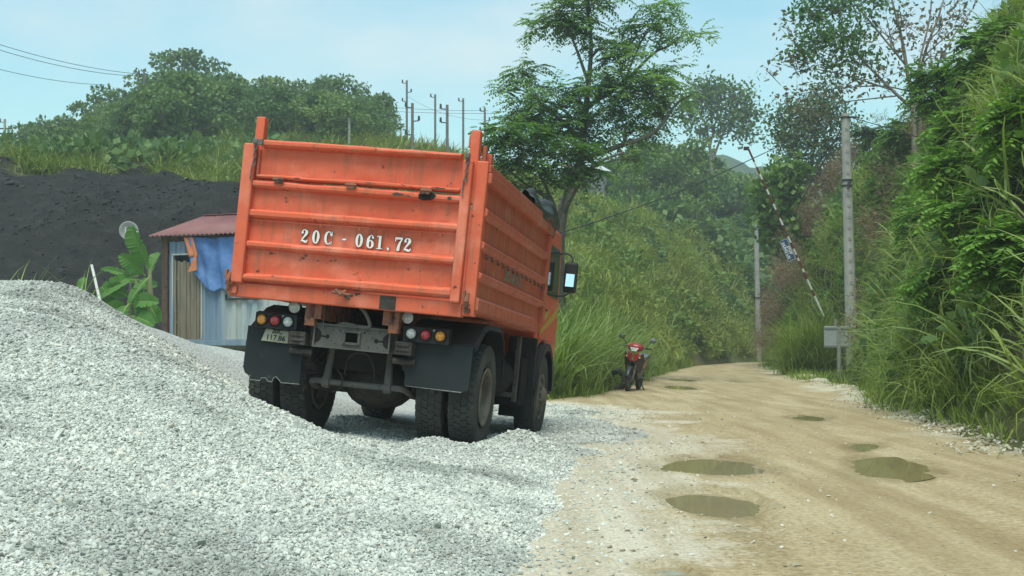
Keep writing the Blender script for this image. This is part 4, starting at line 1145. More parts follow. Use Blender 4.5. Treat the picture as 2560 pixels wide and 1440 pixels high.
mb = MB(); mb.tube([(x, -.838, z) for x, z in ((.535, .575), (.80, .571), (1.08, .566))], [.002, .003, .006], 5); mb.build('frayed_edge', M['flap_edge'], fr_o)
for xa, xb, order in ((-.975, -.555, ('amber', 'red', 'white')), (.49, .935, ('white', 'red', 'amber'))):
    mb = MB(); mb.prism([(-.93, .99), (-.93, 1.135), (-.86, 1.15), (-.80, 1.15), (-.80, .99)], 0, xa, xb)
    lb = fix_normals(mb.build('lamp_box', M['plastic'], truck, bevel=.008))
    cs = (-.905, -.772, -.64) if xa < 0 else (.572, .710, .852)
    for cx_, kind in zip(cs, order):
        mb = MB(); mb.lathe([(-.932, .060), (-.95, .060), (-.956, .052), (-.945, .048)], 'y', 24, (cx_, 0, 1.067)); mb.build('lamp_ring', M['dark'], lb, smooth=True)
        mb = MB(); mb.lathe([(-.966, .0), (-.963, .02), (-.956, .038), (-.944, .048)], 'y', 24, (cx_, 0, 1.067)); mb.build(kind + '_lamp', M['lens_' + kind], lb, smooth=True)
    ex = -.698 if xa < 0 else .785
    mb = MB(); mb.lathe([(-.94, .0), (-.937, .008), (-.93, .011)], 'y', 10, (ex, 0, 1.115)); mb.build('reflector_stud', M['lens_white'], lb, smooth=True)
for x in (-.60, .515):
    mb = MB(); mb.lathe([(-.80, .0), (-.80, .04), (-.90, .062), (-.915, .062), (-.918, .056)], 'y', 20, (x, 0, 1.212)); wl_ = mb.build('work_lamp', M['plastic'], truck, smooth=True)
    mb = MB(); mb.lathe([(-.925, .0), (-.922, .03), (-.914, .056)], 'y', 20, (x, 0, 1.212)); mb.build('lamp_glass', M['lens_white'], wl_, smooth=True)
# number plate on the left flap
M['plate'] = pmat('dirty_plate', (.50, .48, .36), (.40, .38, .27), 10, .6, col3=(.22, .2, .13), s3=16, t3=.66)
mb = MB()
PM = Matrix.Translation((-.785, -.85, .925)) @ Matrix.Rotation(math.radians(1.0), 4, 'Y') @ Matrix.Rotation(math.radians(-5), 4, 'X')
mb.sheet(lambda u, v: PM @ Vector((-.135 + .27 * u + .025 * v * (1 - u) * 1.4, -.012 * math.sin(math.pi * u) - .02 * max(0, .25 - u) ** 1, -.062 + .125 * v)), 12, 6)
pl = mb.build('number_plate', M['plate'], truck, smooth=True, solid=.003)
FACE = Matrix(((1, 0, 0, 0), (0, 0, -1, 0), (0, 1, 0, 0), (0, 0, 0, 1)))
text_mesh('plate_number', '117.86', .074, M['black_letter'], pl, PM @ Matrix.Translation((.012, -.018, -.024)) @ FACE @ Matrix.Diagonal((.98, 1, 1, 1)), bold=.001)
text_mesh('plate_number', '20C', .066, M['black_letter'], pl, PM @ Matrix.Translation((.02, -.018, .040)) @ FACE, bold=.001)

# ---- wheels
def tyre_mesh(R=.525, w=.27):
    mb = MB()
    h = w / 2
    prof = [(-h * .62, .285), (-h * .8, .30), (-h * .98, .36), (-h * 1.0, .42), (-h * .97, .475), (-h * .92, .505), (-h * .8, .513), (h * .8, .513), (h * .92, .505), (h * .97, .475), (h * 1.0, .42), (h * .98, .36), (h * .8, .30), (h * .62, .285)]
    mb.lathe(prof, 'x', 56)
    N = 44
    for k in range(N):
        a = 2 * math.pi * k / N
        for j, (xa, xb, da) in enumerate(((-h * .94, -h * .50, .0), (-h * .47, -h * .02, .5), (h * .02, h * .47, .0), (h * .50, h * .94, .5))):
            q = a + da * 2 * math.pi / N
            wq = 2 * math.pi / N * .40
            ra, rb = .508, R
            if j in (0, 3):
                xs = (xa, xb)
            vs = []
            for r_ in (ra, rb):
                for q_ in (q - wq, q + wq):
                    for x_ in (xa, xb):
                        sk = .12 * 2 * math.pi / N * (1 if x_ == xa else -1) * (1 if j % 2 else -1)
                        rr = r_ - (.010 if (r_ == rb and ((j == 0 and x_ == xa) or (j == 3 and x_ == xb))) else 0)
                        vs.append((x_, rr * math.sin(q_ + sk), rr * math.cos(q_ + sk)))
            mb.add(vs, [(0, 1, 3, 2), (4, 6, 7, 5), (0, 4, 5, 1), (2, 3, 7, 6), (0, 2, 6, 4), (1, 5, 7, 3)])
    o = mb.build('tyre', M['rubber'])
    fix_normals(o)
    me = o.data
    bpy.data.objects.remove(o)
    return me


TYRE = tyre_mesh()


def wheel(x, y, z, kind, side):
    """kind: outer (deep dish towards the viewer), inner, front (convex hub)"""
    mb = MB()
    if kind == 'outer':
        prof = [(.125, .292), (.135, .285), (.128, .265), (.10, .255), (.02, .245), (-.02, .235), (-.035, .17), (-.03, .14), (.06, .135), (.07, .10), (.07, 0)]
    elif kind == 'front':
        prof = [(.118, .292), (.128, .285), (.118, .262), (.08, .252), (.06, .245), (.095, .20), (.12, .16), (.12, .115), (.16, .11), (.19, .085), (.195, 0)]
    else:
        prof = [(.12, .292), (.12, .25), (-.12, .25), (-.12, .292)]
    mb.lathe([(a * side, r) for a, r in prof], 'x', 36)
    if kind != 'inner':
        for k in range(10):
            q = 2 * math.pi * k / 10
            rr = .19 if kind == 'outer' else .14
            xx = (-.033 if kind == 'outer' else .118) * side
            mb.lathe([(xx, .016), (xx + .03 * side, .014), (xx + .03 * side, 0)], 'x', 6, (0, rr * math.sin(q), rr * math.cos(q)))
    o = fix_normals(mb.build('wheel', M['rim'], truck, smooth=False))
    if kind == 'front':
        hm = MB()
        for k in range(10):
            q = 2 * math.pi * (k + .5) / 10
            for (rr, xo) in ((.222, .083),):
                v_, f_ = disc(rr * math.sin(q), rr * math.cos(q), .021, 10)
                hm.add([((xo + .004) * side, a, c) for a, c in v_], f_)
        hm.build('vent_hole_shade', M['dark'], o)  # flat dark discs paint the shade inside the vent holes
    o.location = (x, y, z)
    t = link('tyre', TYRE, M['rubber'], o)
    t.rotation_euler = (RNG.uniform(0, 6), 0, 0)
    return o


for s in (1, -1):
    wheel(s * 1.015, 0, .525, 'outer', s)
    wheel(s * .69, 0, .525, 'inner', s)
    wheel(s * 1.0, 3.68, .525, 'front', s)

# ---- folded tarpaulin lying on the front of the body
mb = MB()
def tarp_pt(u, v):
    y = 1.35 + 1.75 * u
    a = 2 * math.pi * v
    big = .5 + .5 * sstep(0, .8, np.array(u))
    r = (.075 + .07 * big) * (1 + .35 * (vnoise(np.array(u * 9.0), np.array((math.cos(a) + 1) * 2.5), 4) - .5) + .22 * math.sin(5 * a + 14 * u) * .6)
    return (1.10 - .02 * u + (.16 + .04 * u) * math.cos(a) * (r / .18), y, 2.67 + .04 * u + r * math.sin(a) * 1.15 + .05 * math.sin(u * 11))
mb.sheet(tarp_pt, 46, 30)
o = mb.build('tarpaulin', pmat('green_tarp', (.055, .072, .066), (.03, .038, .036), 3, .6, spec=.35, bump=.4, bscale=14), smooth=True)
o.matrix_world = TRUCK
tag(o, 'dark green tarpaulin bundled on the top edge of the truck body beside the cab', 'tarpaulin')
# ================================================================== vegetation
def unit(a):
    return a / (np.linalg.norm(a, axis=-1, keepdims=True) + 1e-9)


def leaf_quads(P, D, W, L, w):
    """diamond leaves: base P, direction D, width direction W"""
    n = len(P)
    L = np.broadcast_to(np.asarray(L, float).reshape(-1, 1), (n, 1)); w = np.broadcast_to(np.asarray(w, float).reshape(-1, 1), (n, 1))
    V = np.stack([P, P + D * L * .45 + W * w, P + D * L, P + D * L * .45 - W * w], 1).reshape(-1, 3)
    F = np.arange(4 * n).reshape(-1, 4)
    return V, F


def join(parts):
    vs, fs, b = [], [], 0
    for v, f in parts:
        vs.append(v); fs.append(f + b); b += len(v)
    return np.concatenate(vs), np.concatenate(fs)


def rand_dirs(n, rng, up=0.0):
    d = rng.normal(size=(n, 3)); d[:, 2] += up
    return unit(d)


def leaves_around(C_, n, spread, L, w, rng, up=.3, droop=.0):
    """n leaves round each centre"""
    P = np.repeat(C_, n, 0) + rng.normal(size=(len(C_) * n, 3)) * spread
    D = rand_dirs(len(P), rng, up - droop)
    N = rand_dirs(len(P), rng, 1.2)
    W = unit(np.cross(D, N))
    s = rng.uniform(.7, 1.3, len(P))
    return leaf_quads(P, D, W, L * s, w * s)


def fronds(O, D, L, K, ll, lw, droop, rng):
    """pinnate leaves: each with K pairs of leaflets on a drooping stalk"""
    n = len(O); L = np.broadcast_to(np.asarray(L, float), (n,))
    t = np.linspace(.15, 1, K)
    pos = O[:, None] + D[:, None] * (t[None, :, None] * L[:, None, None]) + np.array([0, 0, -1.]) * (droop * (t ** 2)[None, :, None] * L[:, None, None])
    tang = unit(D[:, None] + np.array([0, 0, -2.]) * droop * t[None, :, None])
    side = unit(np.cross(tang, np.array([0, 0, 1.])) + 1e-4)
    out = []
    for sg in (1, -1):
        d = unit(side * sg + tang * .55 + np.array([0, 0, -.25]) + rng.normal(size=pos.shape) * .12)
        up = unit(np.array([0, 0, 1.]) + rng.normal(size=pos.shape) * .25)
        W = unit(np.cross(d, up))
        sz = (1 - .5 * np.abs(t - .45))[None, :].repeat(n, 0).reshape(-1)
        out.append(leaf_quads(pos.reshape(-1, 3), d.reshape(-1, 3), W.reshape(-1, 3), ll * sz, lw * sz))
    return join(out)


def blades(n, h, spread, width, lean, droop, rng, seg=5, hvar=.3):
    """grass blades: tapering bent strips"""
    base = np.zeros((n, 3)); base[:, :2] = rng.normal(size=(n, 2)) * spread
    az = rng.uniform(0, 2 * math.pi, n); th0 = np.abs(rng.normal(size=n)) * lean; dr = droop * rng.uniform(.5, 1.5, n)
    H = h * rng.uniform(1 - hvar, 1 + hvar, n); wd = width * rng.uniform(.7, 1.3, n)
    hd = np.stack([np.cos(az), np.sin(az), 0 * az], 1); sd = np.stack([-np.sin(az), np.cos(az), 0 * az], 1)
    p = base.copy(); V = []
    prof = {5: [.7, 1, .9, .65, .35, .04], 4: [.75, 1, .85, .5, .04], 3: [.8, 1, .6, .05]}[seg]
    for k in range(seg + 1):
        w = wd * prof[k]
        V.append(np.stack([p - sd * w[:, None] / 2, p + sd * w[:, None] / 2], 1))
        th = th0 + dr * ((k + 1) / seg) ** 1.5
        p = p + (hd * np.sin(th)[:, None] + np.array([0, 0, 1.]) * np.cos(th)[:, None]) * (H / seg)[:, None]
    V = np.stack(V, 1).reshape(-1, 3)         # n, seg+1, 2
    i = np.arange(n)[:, None] * (seg + 1) * 2 + np.arange(seg)[None] * 2
    F = np.stack([i, i + 1, i + 3, i + 2], -1).reshape(-1, 4)
    return V, F


LM = {
    'hill': leafmat('leaf_hill', [(0.049, 0.098, 0.039), (0.083, 0.160, 0.053), (0.132, 0.216, 0.064), (0.187, 0.258, 0.083)], .3, nscale=.12),
    'hill_light': leafmat('leaf_hill_light', [(0.081, 0.146, 0.033), (0.128, 0.210, 0.044), (0.180, 0.254, 0.061)], .25, nscale=.12),
    'big': leafmat('leaf_big_tree', [(0.092, 0.178, 0.079), (0.141, 0.262, 0.094), (0.199, 0.330, 0.118), (0.267, 0.407, 0.157)], .45),
    'sparse': leafmat('leaf_sparse_tree', [(.035, .075, .025), (.06, .12, .035), (.13, .13, .07), (.20, .16, .11)], .3, nscale=.5),
    'bush': leafmat('leaf_bush', [(0.053, 0.100, 0.036), (0.089, 0.151, 0.054), (0.137, 0.186, 0.084), (0.178, 0.215, 0.108)], .25, nscale=.5),
    'vine': leafmat('leaf_vine', [(0.079, 0.165, 0.025), (0.131, 0.262, 0.038), (0.191, 0.338, 0.057)], .3, nscale=.8),
    'round': leafmat('leaf_round', [(0.072, 0.144, 0.033), (0.120, 0.216, 0.044), (0.192, 0.288, 0.088)], .3, nscale=.8),
    'grass': leafmat('leaf_grass', [(0.104, 0.152, 0.026), (0.165, 0.239, 0.043), (0.235, 0.303, 0.060), (0.318, 0.355, 0.102)], .3, nscale=.55),
    'grass_bright': leafmat('leaf_grass_bright', [(0.097, 0.161, 0.032), (0.157, 0.241, 0.058), (0.229, 0.305, 0.090), (0.338, 0.391, 0.169)], .3, nscale=.6),
    'grass_dry': leafmat('leaf_grass_dry', [(0.138, 0.175, 0.035), (0.214, 0.260, 0.052), (0.292, 0.316, 0.075), (0.360, 0.337, 0.115)], .3, nscale=.3),
    'plume': leafmat('grass_plume', [(.17, .12, .075), (.24, .17, .11), (.30, .23, .16)], .3, nscale=.5),
    'mound': leafmat('leaf_mound', [(0.096, 0.143, 0.030), (0.156, 0.214, 0.046), (0.215, 0.266, 0.063), (0.263, 0.279, 0.092)], .25, nscale=.3),
    'banana': leafmat('leaf_banana', [(0.056, 0.150, 0.035), (0.088, 0.206, 0.046), (0.125, 0.250, 0.058)], .3, nscale=1.2),
}


# ---- a tree from given stems and crown clumps
def make_tree(name, label, cat, stems, clumps, leafm, barkm, seed, style='frond', leaf=(.16, .05), fr=(.55, 7, 6), tips_per=7, group=None, twig_r=.012, per_tip=10, spread=.3, thin=1.0):
    """stems: lists of (Vector, radius); clumps: (Vector, (rx, ry, rz), tips)"""
    rng = np.random.default_rng(seed)
    root = thing(name, label, cat, stems[0][0][0], group=group)
    o0 = np.array(stems[0][0][0])
    mb = MB()
    allp = []
    for st in stems:
        P = catmull([(*p, r) for p, r in st], 5)
        mb.tube([tuple(q[:3] - o0) for q in P], [max(q[3], .008) for q in P], 8)
        allp += [q for q in P]
    allp = np.array(allp)
    tips, tdir = [], []
    for (c, rad, nt_) in clumps:
        nt_ = max(3, int(nt_ * thin))
        c = np.array(c); rad = np.array(rad)
        dd = np.linalg.norm(allp[:, :3] - c, axis=1) + np.maximum(0, allp[:, 2] - c[2] + .2) * 3
        a = allp[int(np.argmin(dd))]
        dist = np.linalg.norm(c - a[:3])
        if dist > .25:
            mid = (a[:3] + c) / 2 + rng.normal(size=3) * dist * .08 + np.array([0, 0, .08 * dist])
            P = catmull([(*a[:3], min(a[3] * .7, .09)), (*mid, min(a[3] * .5, .05)), (*c, .015)], 5)
            mb.tube([tuple(q[:3] - o0) for q in P], [q[3] for q in P], 6)
        else:
            P = [np.array([*c, .02])]
        for k in range(nt_):
            d = unit(rng.normal(size=3) + np.array([0, 0, .25]))
            t = c + d * rad * rng.uniform(.45, 1.0)
            src = P[int(rng.integers(len(P) // 2, len(P)))] if len(P) > 1 else P[0]
            m_ = (src[:3] + t) / 2 + rng.normal(size=3) * .06
            mb.tube([tuple(src[:3] - o0), tuple(m_ - o0), tuple(t - o0)], [twig_r * 1.4, twig_r, twig_r * .5], 4, caps=False)
            tips.append(t); tdir.append(d)
    mb.build('trunk', barkm, root, smooth=True)
    T_, Dd = np.array(tips) - o0, np.array(tdir)
    if style == 'frond':
        K = fr[2]
        O = np.repeat(T_, K, 0) + rng.normal(size=(len(T_) * K, 3)) * .06
        D = unit(np.repeat(Dd, K, 0) * .4 + rng.normal(size=(len(O), 3)) * np.array([1, 1, .35]))
        V, F = fronds(O, D, fr[0] * rng.uniform(.7, 1.3, len(O)), fr[1], leaf[0], leaf[1], .35, rng)
    else:
        V, F = leaves_around(T_, per_tip, spread, leaf[0], leaf[1], rng, .2, .5 if style == 'hang' else 0)
    link('crown', np_mesh('crown', V, F), leafm, root)
    return root


def clump_px(px, py, rx, ry, d, tips, dj=0.0, depth=1.0):
    s = d / FOC
    return (at(px, py, d + dj), (rx * s, max(rx, ry) * s * depth, ry * s), tips)


def stem_px(pts):
    return [(at(px, py, d), r) for px, py, d, r in pts]


# big feathery tree behind the truck
D0 = 35.0
base = at(1408, 950, D0); base.z = float(terrain(np.array([base.x]), np.array([base.y]))[0]) - .1
S = [[(base, .21)] + stem_px([(1400, 800, 35, .19), (1396, 640, 35, .17), (1404, 540, 35, .155), (1425, 470, 35, .13), (1452, 395, 35, .11), (1462, 300, 35.2, .09), (1472, 200, 35.2, .07), (1478, 110, 35.3, .05), (1470, 20, 35.3, .035), (1465, -90, 35.4, .02)]),
     stem_px([(1450, 400, 35, .08), (1540, 368, 34.6, .07), (1633, 332, 34.3, .055), (1688, 263, 34.2, .035), (1728, 236, 34, .02)]),
     stem_px([(1464, 270, 35.2, .06), (1560, 205, 35.5, .05), (1633, 134, 35.8, .035), (1680, 110, 36, .025), (1722, 66, 36.2, .012)]),
     stem_px([(1472, 210, 35.2, .05), (1440, 120, 35, .035), (1412, 60, 34.8, .025), (1375, 10, 34.6, .012)]),
     stem_px([(1560, 205, 35.5, .035), (1600, 110, 35.2, .025), (1640, 40, 35, .015)]),
     stem_px([(1404, 540, 35, .09), (1440, 470, 34.6, .075), (1490, 410, 34.3, .05), (1560, 380, 34, .03)]),
     stem_px([(1455, 350, 35, .06), (1400, 300, 35.3, .04), (1330, 240, 35.5, .025), (1280, 215, 35.6, .012)])]
CL = [clump_px(*a) for a in [
    (1390, 30, 75, 40, 35, 20), (1470, 20, 80, 55, 35, 26), (1440, 80, 60, 40, 35, 16), (1350, 68, 42, 22, 35, 9), (1650, 30, 75, 32, 35, 15), (1580, 85, 75, 30, 35.5, 13), (1660, 65, 60, 28, 35, 8), (1745, 92, 32, 14, 36, 4),
    (1560, 160, 80, 55, 34.6, 26), (1610, 235, 95, 60, 34.8, 40), (1500, 235, 90, 60, 35, 40), (1400, 262, 95, 60, 35, 40), (1330, 245, 55, 50, 35, 20), (1315, 178, 34, 36, 35.4, 12), (1262, 222, 22, 14, 35.5, 4),
    (1455, 325, 85, 45, 34.8, 32), (1560, 325, 65, 40, 35, 20), (1640, 285, 60, 45, 35, 22), (1350, 330, 65, 40, 35, 18), (1295, 300, 45, 35, 35, 10), (1650, 180, 45, 35, 35.5, 10), (1700, 235, 30, 25, 34.2, 6), (1520, 120, 45, 30, 35, 8), (1600, 395, 40, 18, 34.2, 5), (1480, -60, 140, 50, 35, 26)]]
make_tree('feathery_tree', 'tall open feathery-leaved tree rising behind the truck cab', 'tree', S, CL, LM['big'], M['bark'], 11, leaf=(.17, .034), fr=(.62, 8, 5), twig_r=.010, thin=.85)
# lower spreading tree beside it
b2 = at(1385, 930, 33.5); b2.z = float(terrain(np.array([b2.x]), np.array([b2.y]))[0]) - .1
S = [[(b2, .10)] + stem_px([(1388, 720, 33.5, .09), (1392, 560, 33.5, .075), (1370, 480, 33.4, .05), (1340, 420, 33.2, .03)]), stem_px([(1392, 560, 33.5, .05), (1420, 470, 33.4, .035), (1445, 400, 33.2, .02)]), stem_px([(1375, 500, 33.5, .045), (1300, 450, 33.3, .03), (1250, 400, 33, .018)])]
CL = [clump_px(*a) for a in [(1260, 370, 60, 36, 33, 18), (1320, 360, 60, 34, 33, 18), (1400, 380, 70, 34, 33, 20), (1450, 385, 45, 26, 33.2, 10), (1300, 420, 70, 32, 33, 18), (1380, 430, 60, 26, 33, 12), (1245, 430, 40, 26, 33, 8), (1225, 340, 35, 25, 33.4, 7), (1310, 470, 50, 20, 33, 7), (1440, 450, 45, 24, 33, 9), (1480, 420, 30, 20, 33.2, 6), (1350, 330, 40, 22, 32.8, 10), (1270, 330, 40, 22, 32.8, 9)]]
make_tree('spreading_tree', 'low bright green spreading tree over the tarpaulin, under the tall feathery tree', 'tree', S, CL, leafmat('leaf_spreading', [(0.064, 0.145, 0.031), (0.113, 0.225, 0.043), (0.161, 0.290, 0.064)], .35), M['bark'], 12, leaf=(.15, .034), fr=(.5, 7, 6), twig_r=.009, thin=.85)
# round-crowned tree on the far slope
DT = 100
b3 = at(1785, 560, DT); b3.z = float(terrain(np.array([b3.x]), np.array([b3.y]))[0]) - .2
S = [[(b3, .20)] + stem_px([(1782, 480, DT, .17), (1778, 410, DT, .15), (1772, 350, DT, .11), (1760, 300, DT, .08)]), stem_px([(1778, 410, DT, .11), (1805, 340, DT, .08), (1840, 280, DT, .05)]), stem_px([(1774, 370, DT, .09), (1790, 300, DT, .06), (1800, 250, DT, .04)])]
CL = [clump_px(*a) for a in [(1745, 240, 42, 26, DT, 20), (1800, 225, 45, 22, DT, 22), (1845, 245, 36, 22, DT, 18), (1868, 288, 28, 20, DT, 14), (1780, 275, 36, 18, DT, 14), (1830, 300, 36, 18, DT, 14), (1850, 335, 30, 14, DT, 10), (1725, 285, 24, 18, DT, 10), (1790, 325, 36, 12, DT, 10), (1745, 330, 20, 12, DT, 6), (1710, 258, 18, 12, DT, 5)]]
make_tree('round_crown_tree', 'lone tall tree with bare trunk and open round crown on the far slope', 'tree', S, CL, LM['hill'], M['bark_pale'], 13, style='leaf', leaf=(.32, .11), per_tip=26, spread=.46, twig_r=.03)

# half-bare tree on top of the right bank
DR = 42
b4 = at(2290, 300, DR); b4.z = float(terrain(np.array([b4.x]), np.array([b4.y]))[0]) - .3
S = [[(b4, .11), *stem_px([(2282, 260, DR, 0.081), (2268, 180, DR, 0.068), (2255, 100, DR, 0.053), (2235, 20, DR, 0.037), (2210, -80, DR, 0.019)])],
     stem_px([(2284, 275, DR, 0.062), (2230, 225, DR, 0.053), (2170, 165, DR, 0.037), (2100, 90, DR, 0.025), (2050, 40, DR, 0.012)]), stem_px([(2262, 160, DR, 0.037), (2180, 60, DR, 0.031), (2130, 0, DR, 0.022), (2100, -50, DR, 0.012)]),
     stem_px([(2282, 250, DR, 0.043), (2300, 150, DR, 0.037), (2325, 40, DR, 0.028), (2330, -60, DR, 0.015)]), stem_px([(2290, 270, DR, 0.043), (2340, 170, DR, 0.031), (2390, 80, DR, 0.022), (2440, 10, DR, 0.012)]),
     stem_px([(2230, 225, DR, 0.031), (2120, 190, DR, 0.025), (2030, 170, DR, 0.015), (1960, 150, DR, 0.007)]), stem_px([(2170, 165, DR, 0.025), (2080, 140, DR, 0.015), (1990, 90, DR, 0.007)]),
     stem_px([(2240, 240, DR, 0.025), (2150, 250, DR, 0.019), (2060, 262, DR, 0.011), (1980, 290, DR, 0.005)])]
CL = [clump_px(*a) for a in [(2090, 20, 80, 36, DR, 26), (2020, 40, 40, 28, DR, 14), (2060, 100, 65, 32, DR, 24), (2000, 130, 40, 24, DR, 14), (2130, 90, 50, 36, DR, 14), (2200, 10, 50, 30, DR, 10), (2160, 150, 50, 30, DR, 10), (2080, 160, 50, 22, DR, 10)]]
make_tree('half_bare_tree', 'half-bare tree with thin crossing branches on top of the right bank', 'tree', S, CL, leafmat('leaf_half_bare', [(0.050, 0.122, 0.036), (0.079, 0.180, 0.048), (0.115, 0.216, 0.061), (0.173, 0.202, 0.073)], .3), M['bark_pale'], 14, style='hang', leaf=(.19, .045), per_tip=17, spread=.26, twig_r=.010, thin=1.35)
CL = [clump_px(*a) for a in [(2220, 90, 60, 60, DR, 14), (2280, 60, 60, 60, DR, 12), (2350, 60, 50, 60, DR, 14), (2400, 40, 50, 50, DR, 12), (2330, 140, 60, 50, DR, 10), (2200, 200, 60, 40, DR, 10), (1985, 165, 40, 30, DR, 6), (2010, 240, 40, 30, DR, 6), (1970, 70, 30, 30, DR, 4), (1915, 175, 22, 16, DR, 4), (2120, 210, 50, 30, DR, 8), (1965, 255, 20, 20, DR, 4), (2030, 290, 40, 30, DR, 8)]]
S2 = [[(b4 + Vector((.25, .2, 0)), .08), *stem_px([(2300, 230, DR + .3, 0.058), (2310, 140, DR + .4, 0.046), (2350, 30, DR + .4, 0.029), (2370, -50, DR + .4, 0.013)])], stem_px([(2305, 200, DR + .3, 0.033), (2240, 130, DR + .2, 0.026), (2215, 40, DR + .2, 0.013)]), stem_px([(2300, 235, DR + .3, 0.029), (2200, 215, DR + .2, 0.023), (2060, 225, DR + .2, 0.013), (1975, 240, DR + .2, 0.005)]), stem_px([(2310, 140, DR + .4, 0.026), (2400, 60, DR + .4, 0.013)])]
make_tree('withered_tree', 'nearly leafless tree with curled brown leaves behind the half-bare tree', 'tree', S2, CL, leafmat('leaf_withered', [(.08, .12, .05), (.15, .14, .09), (.22, .18, .13), (.09, .13, .05)], .3), M['bark_pale'], 15, style='hang', leaf=(.19, .05), per_tip=7, spread=.22, twig_r=.009, thin=1.2)

# bushy olive tree at the far end of the bank
DB = 60
b5 = at(2020, 560, DB); b5.z = float(terrain(np.array([b5.x]), np.array([b5.y]))[0]) - .3
S = [[(b5, .14), *stem_px([(2022, 480, DB, .12), (2030, 400, DB, .09), (2040, 320, DB, .05)])], stem_px([(2024, 450, DB, .07), (1985, 380, DB, .05), (1960, 330, DB, .02)]), stem_px([(2028, 430, DB, .06), (2080, 360, DB, .04), (2110, 310, DB, .02)])]
CL = [clump_px(*a) for a in [(2000, 300, 50, 40, DB, 22), (2060, 270, 50, 36, DB, 20), (2100, 310, 57, 40, DB, 18), (1960, 350, 40, 40, DB, 18), (2020, 360, 55, 40, DB, 24), (2085, 380, 50, 40, DB, 20), (1990, 420, 50, 36, DB, 20), (2050, 440, 55, 36, DB, 20), (2100, 450, 40, 40, DB, 14), (2060, 215, 36, 22, DB, 8), (1945, 290, 24, 20, DB, 5)]]
make_tree('olive_tree', 'bushy olive-green tree behind the striped barrier boom', 'tree', S, CL, LM['bush'], M['bark'], 16, style='leaf', leaf=(.20, .055), per_tip=40, spread=.42, twig_r=.012)
b6 = at(1950, 640, 57); b6.z = float(terrain(np.array([b6.x]), np.array([b6.y]))[0]) - .3
S = [[(b6, .08), *stem_px([(1945, 560, 57, .06), (1940, 500, 57, .03)])]]
CL = [clump_px(*a) for a in [(1930, 470, 36, 30, 57, 16), (1965, 440, 40, 30, 57, 18), (1985, 490, 57, 36, 57, 22), (1920, 520, 34, 30, 57, 16), (1955, 540, 44, 36, 57, 22), (2000, 550, 40, 40, 57, 18), (1920, 570, 34, 30, 57, 14), (1960, 600, 40, 36, 57, 18), (1905, 490, 22, 20, 57, 6)]]
make_tree('broadleaf_shrub', 'light green broad-leaved shrub beside the top half of the striped boom', 'shrub', S, CL, LM['round'], M['bark'], 17, style='leaf', leaf=(.32, .135), per_tip=16, spread=.30, twig_r=.010)

# ---- hillside woods: six tree forms, copied
def hill_tree_form(seed, h=7.0, flat=1.0):
    rng = np.random.default_rng(seed)
    mb = MB()
    lean = rng.normal(size=2) * .25
    trunk = [(0, 0, -.5, .16), (lean[0] * .4, lean[1] * .4, h * .3, .13), (lean[0], lean[1], h * .6, .09), (lean[0] * 1.2, lean[1] * 1.2, h * .85, .03)]
    P = catmull(trunk, 3); mb.tube([tuple(p[:3]) for p in P], [p[3] for p in P], 6)
    cs = []
    for k in range(int(rng.integers(13, 18))):
        a = rng.uniform(0, 2 * math.pi); zz = rng.uniform(.36, 1.0)
        rr = (.16 + .34 * math.sin(math.pi * min(max((zz - .2) / .85, 0), 1))) * h * rng.uniform(.35, 1.0) * flat
        c = np.array([lean[0] + rr * math.cos(a), lean[1] + rr * math.sin(a), h * zz])
        cs.append(c)
        q = np.array([lean[0] * zz, lean[1] * zz, h * (zz - .18)])
        mb.tube([tuple(q), tuple((q + c) / 2 + [0, 0, .15]), tuple(c)], [.06, .04, .015], 4, caps=False)
    parts = []
    for c in cs:
        nl = int(rng.integers(85, 125)); R_ = rng.uniform(.75, 1.15)
        d = unit(rng.normal(size=(nl, 3)) + np.array([0, 0, .35]))
        P_ = c + d * np.array([1.25, 1.25, .72]) * R_ * rng.uniform(.55, 1.08, (nl, 1))
        D_ = unit(d * .6 + rng.normal(size=(nl, 3)) * .7 + np.array([0, 0, -.15])); W_ = unit(np.cross(D_, unit(d + rng.normal(size=(nl, 3)) * .5)))
        s = rng.uniform(.6, 1.3, nl)
        parts.append(leaf_quads(P_, D_, W_, .42 * s, .15 * s))
    V, F = join(parts)
    t = mb.build('trunk_form', M['bark']); tm = t.data; bpy.data.objects.remove(t)
    return tm, np_mesh('crown_form', V, F)


FORMS = [hill_tree_form(100 + k, flat=f) for k, f in enumerate((1.0, .8, 1.15, .95, 1.1, .75, 1.0))]


def place_tree(name, label, x, y, k, s, mat, group, rz, sz=1.0):
    z = float(terrain(np.array([x]), np.array([y]))[0])
    r = thing(name, label, 'tree', (x, y, z), rz, group)
    r.scale = (s, s, s * sz)
    tm, cm = FORMS[k]
    link('trunk', tm, M['bark'], r)
    key = (k, mat)
    if key not in CROWN_MATS:
        c = cm.copy(); c.materials.clear(); c.materials.append(LM[mat]); CROWN_MATS[key] = c
    link('crown', CROWN_MATS[key], LM[mat], r)
    return r


CROWN_MATS = {}
rngT = np.random.default_rng(5)
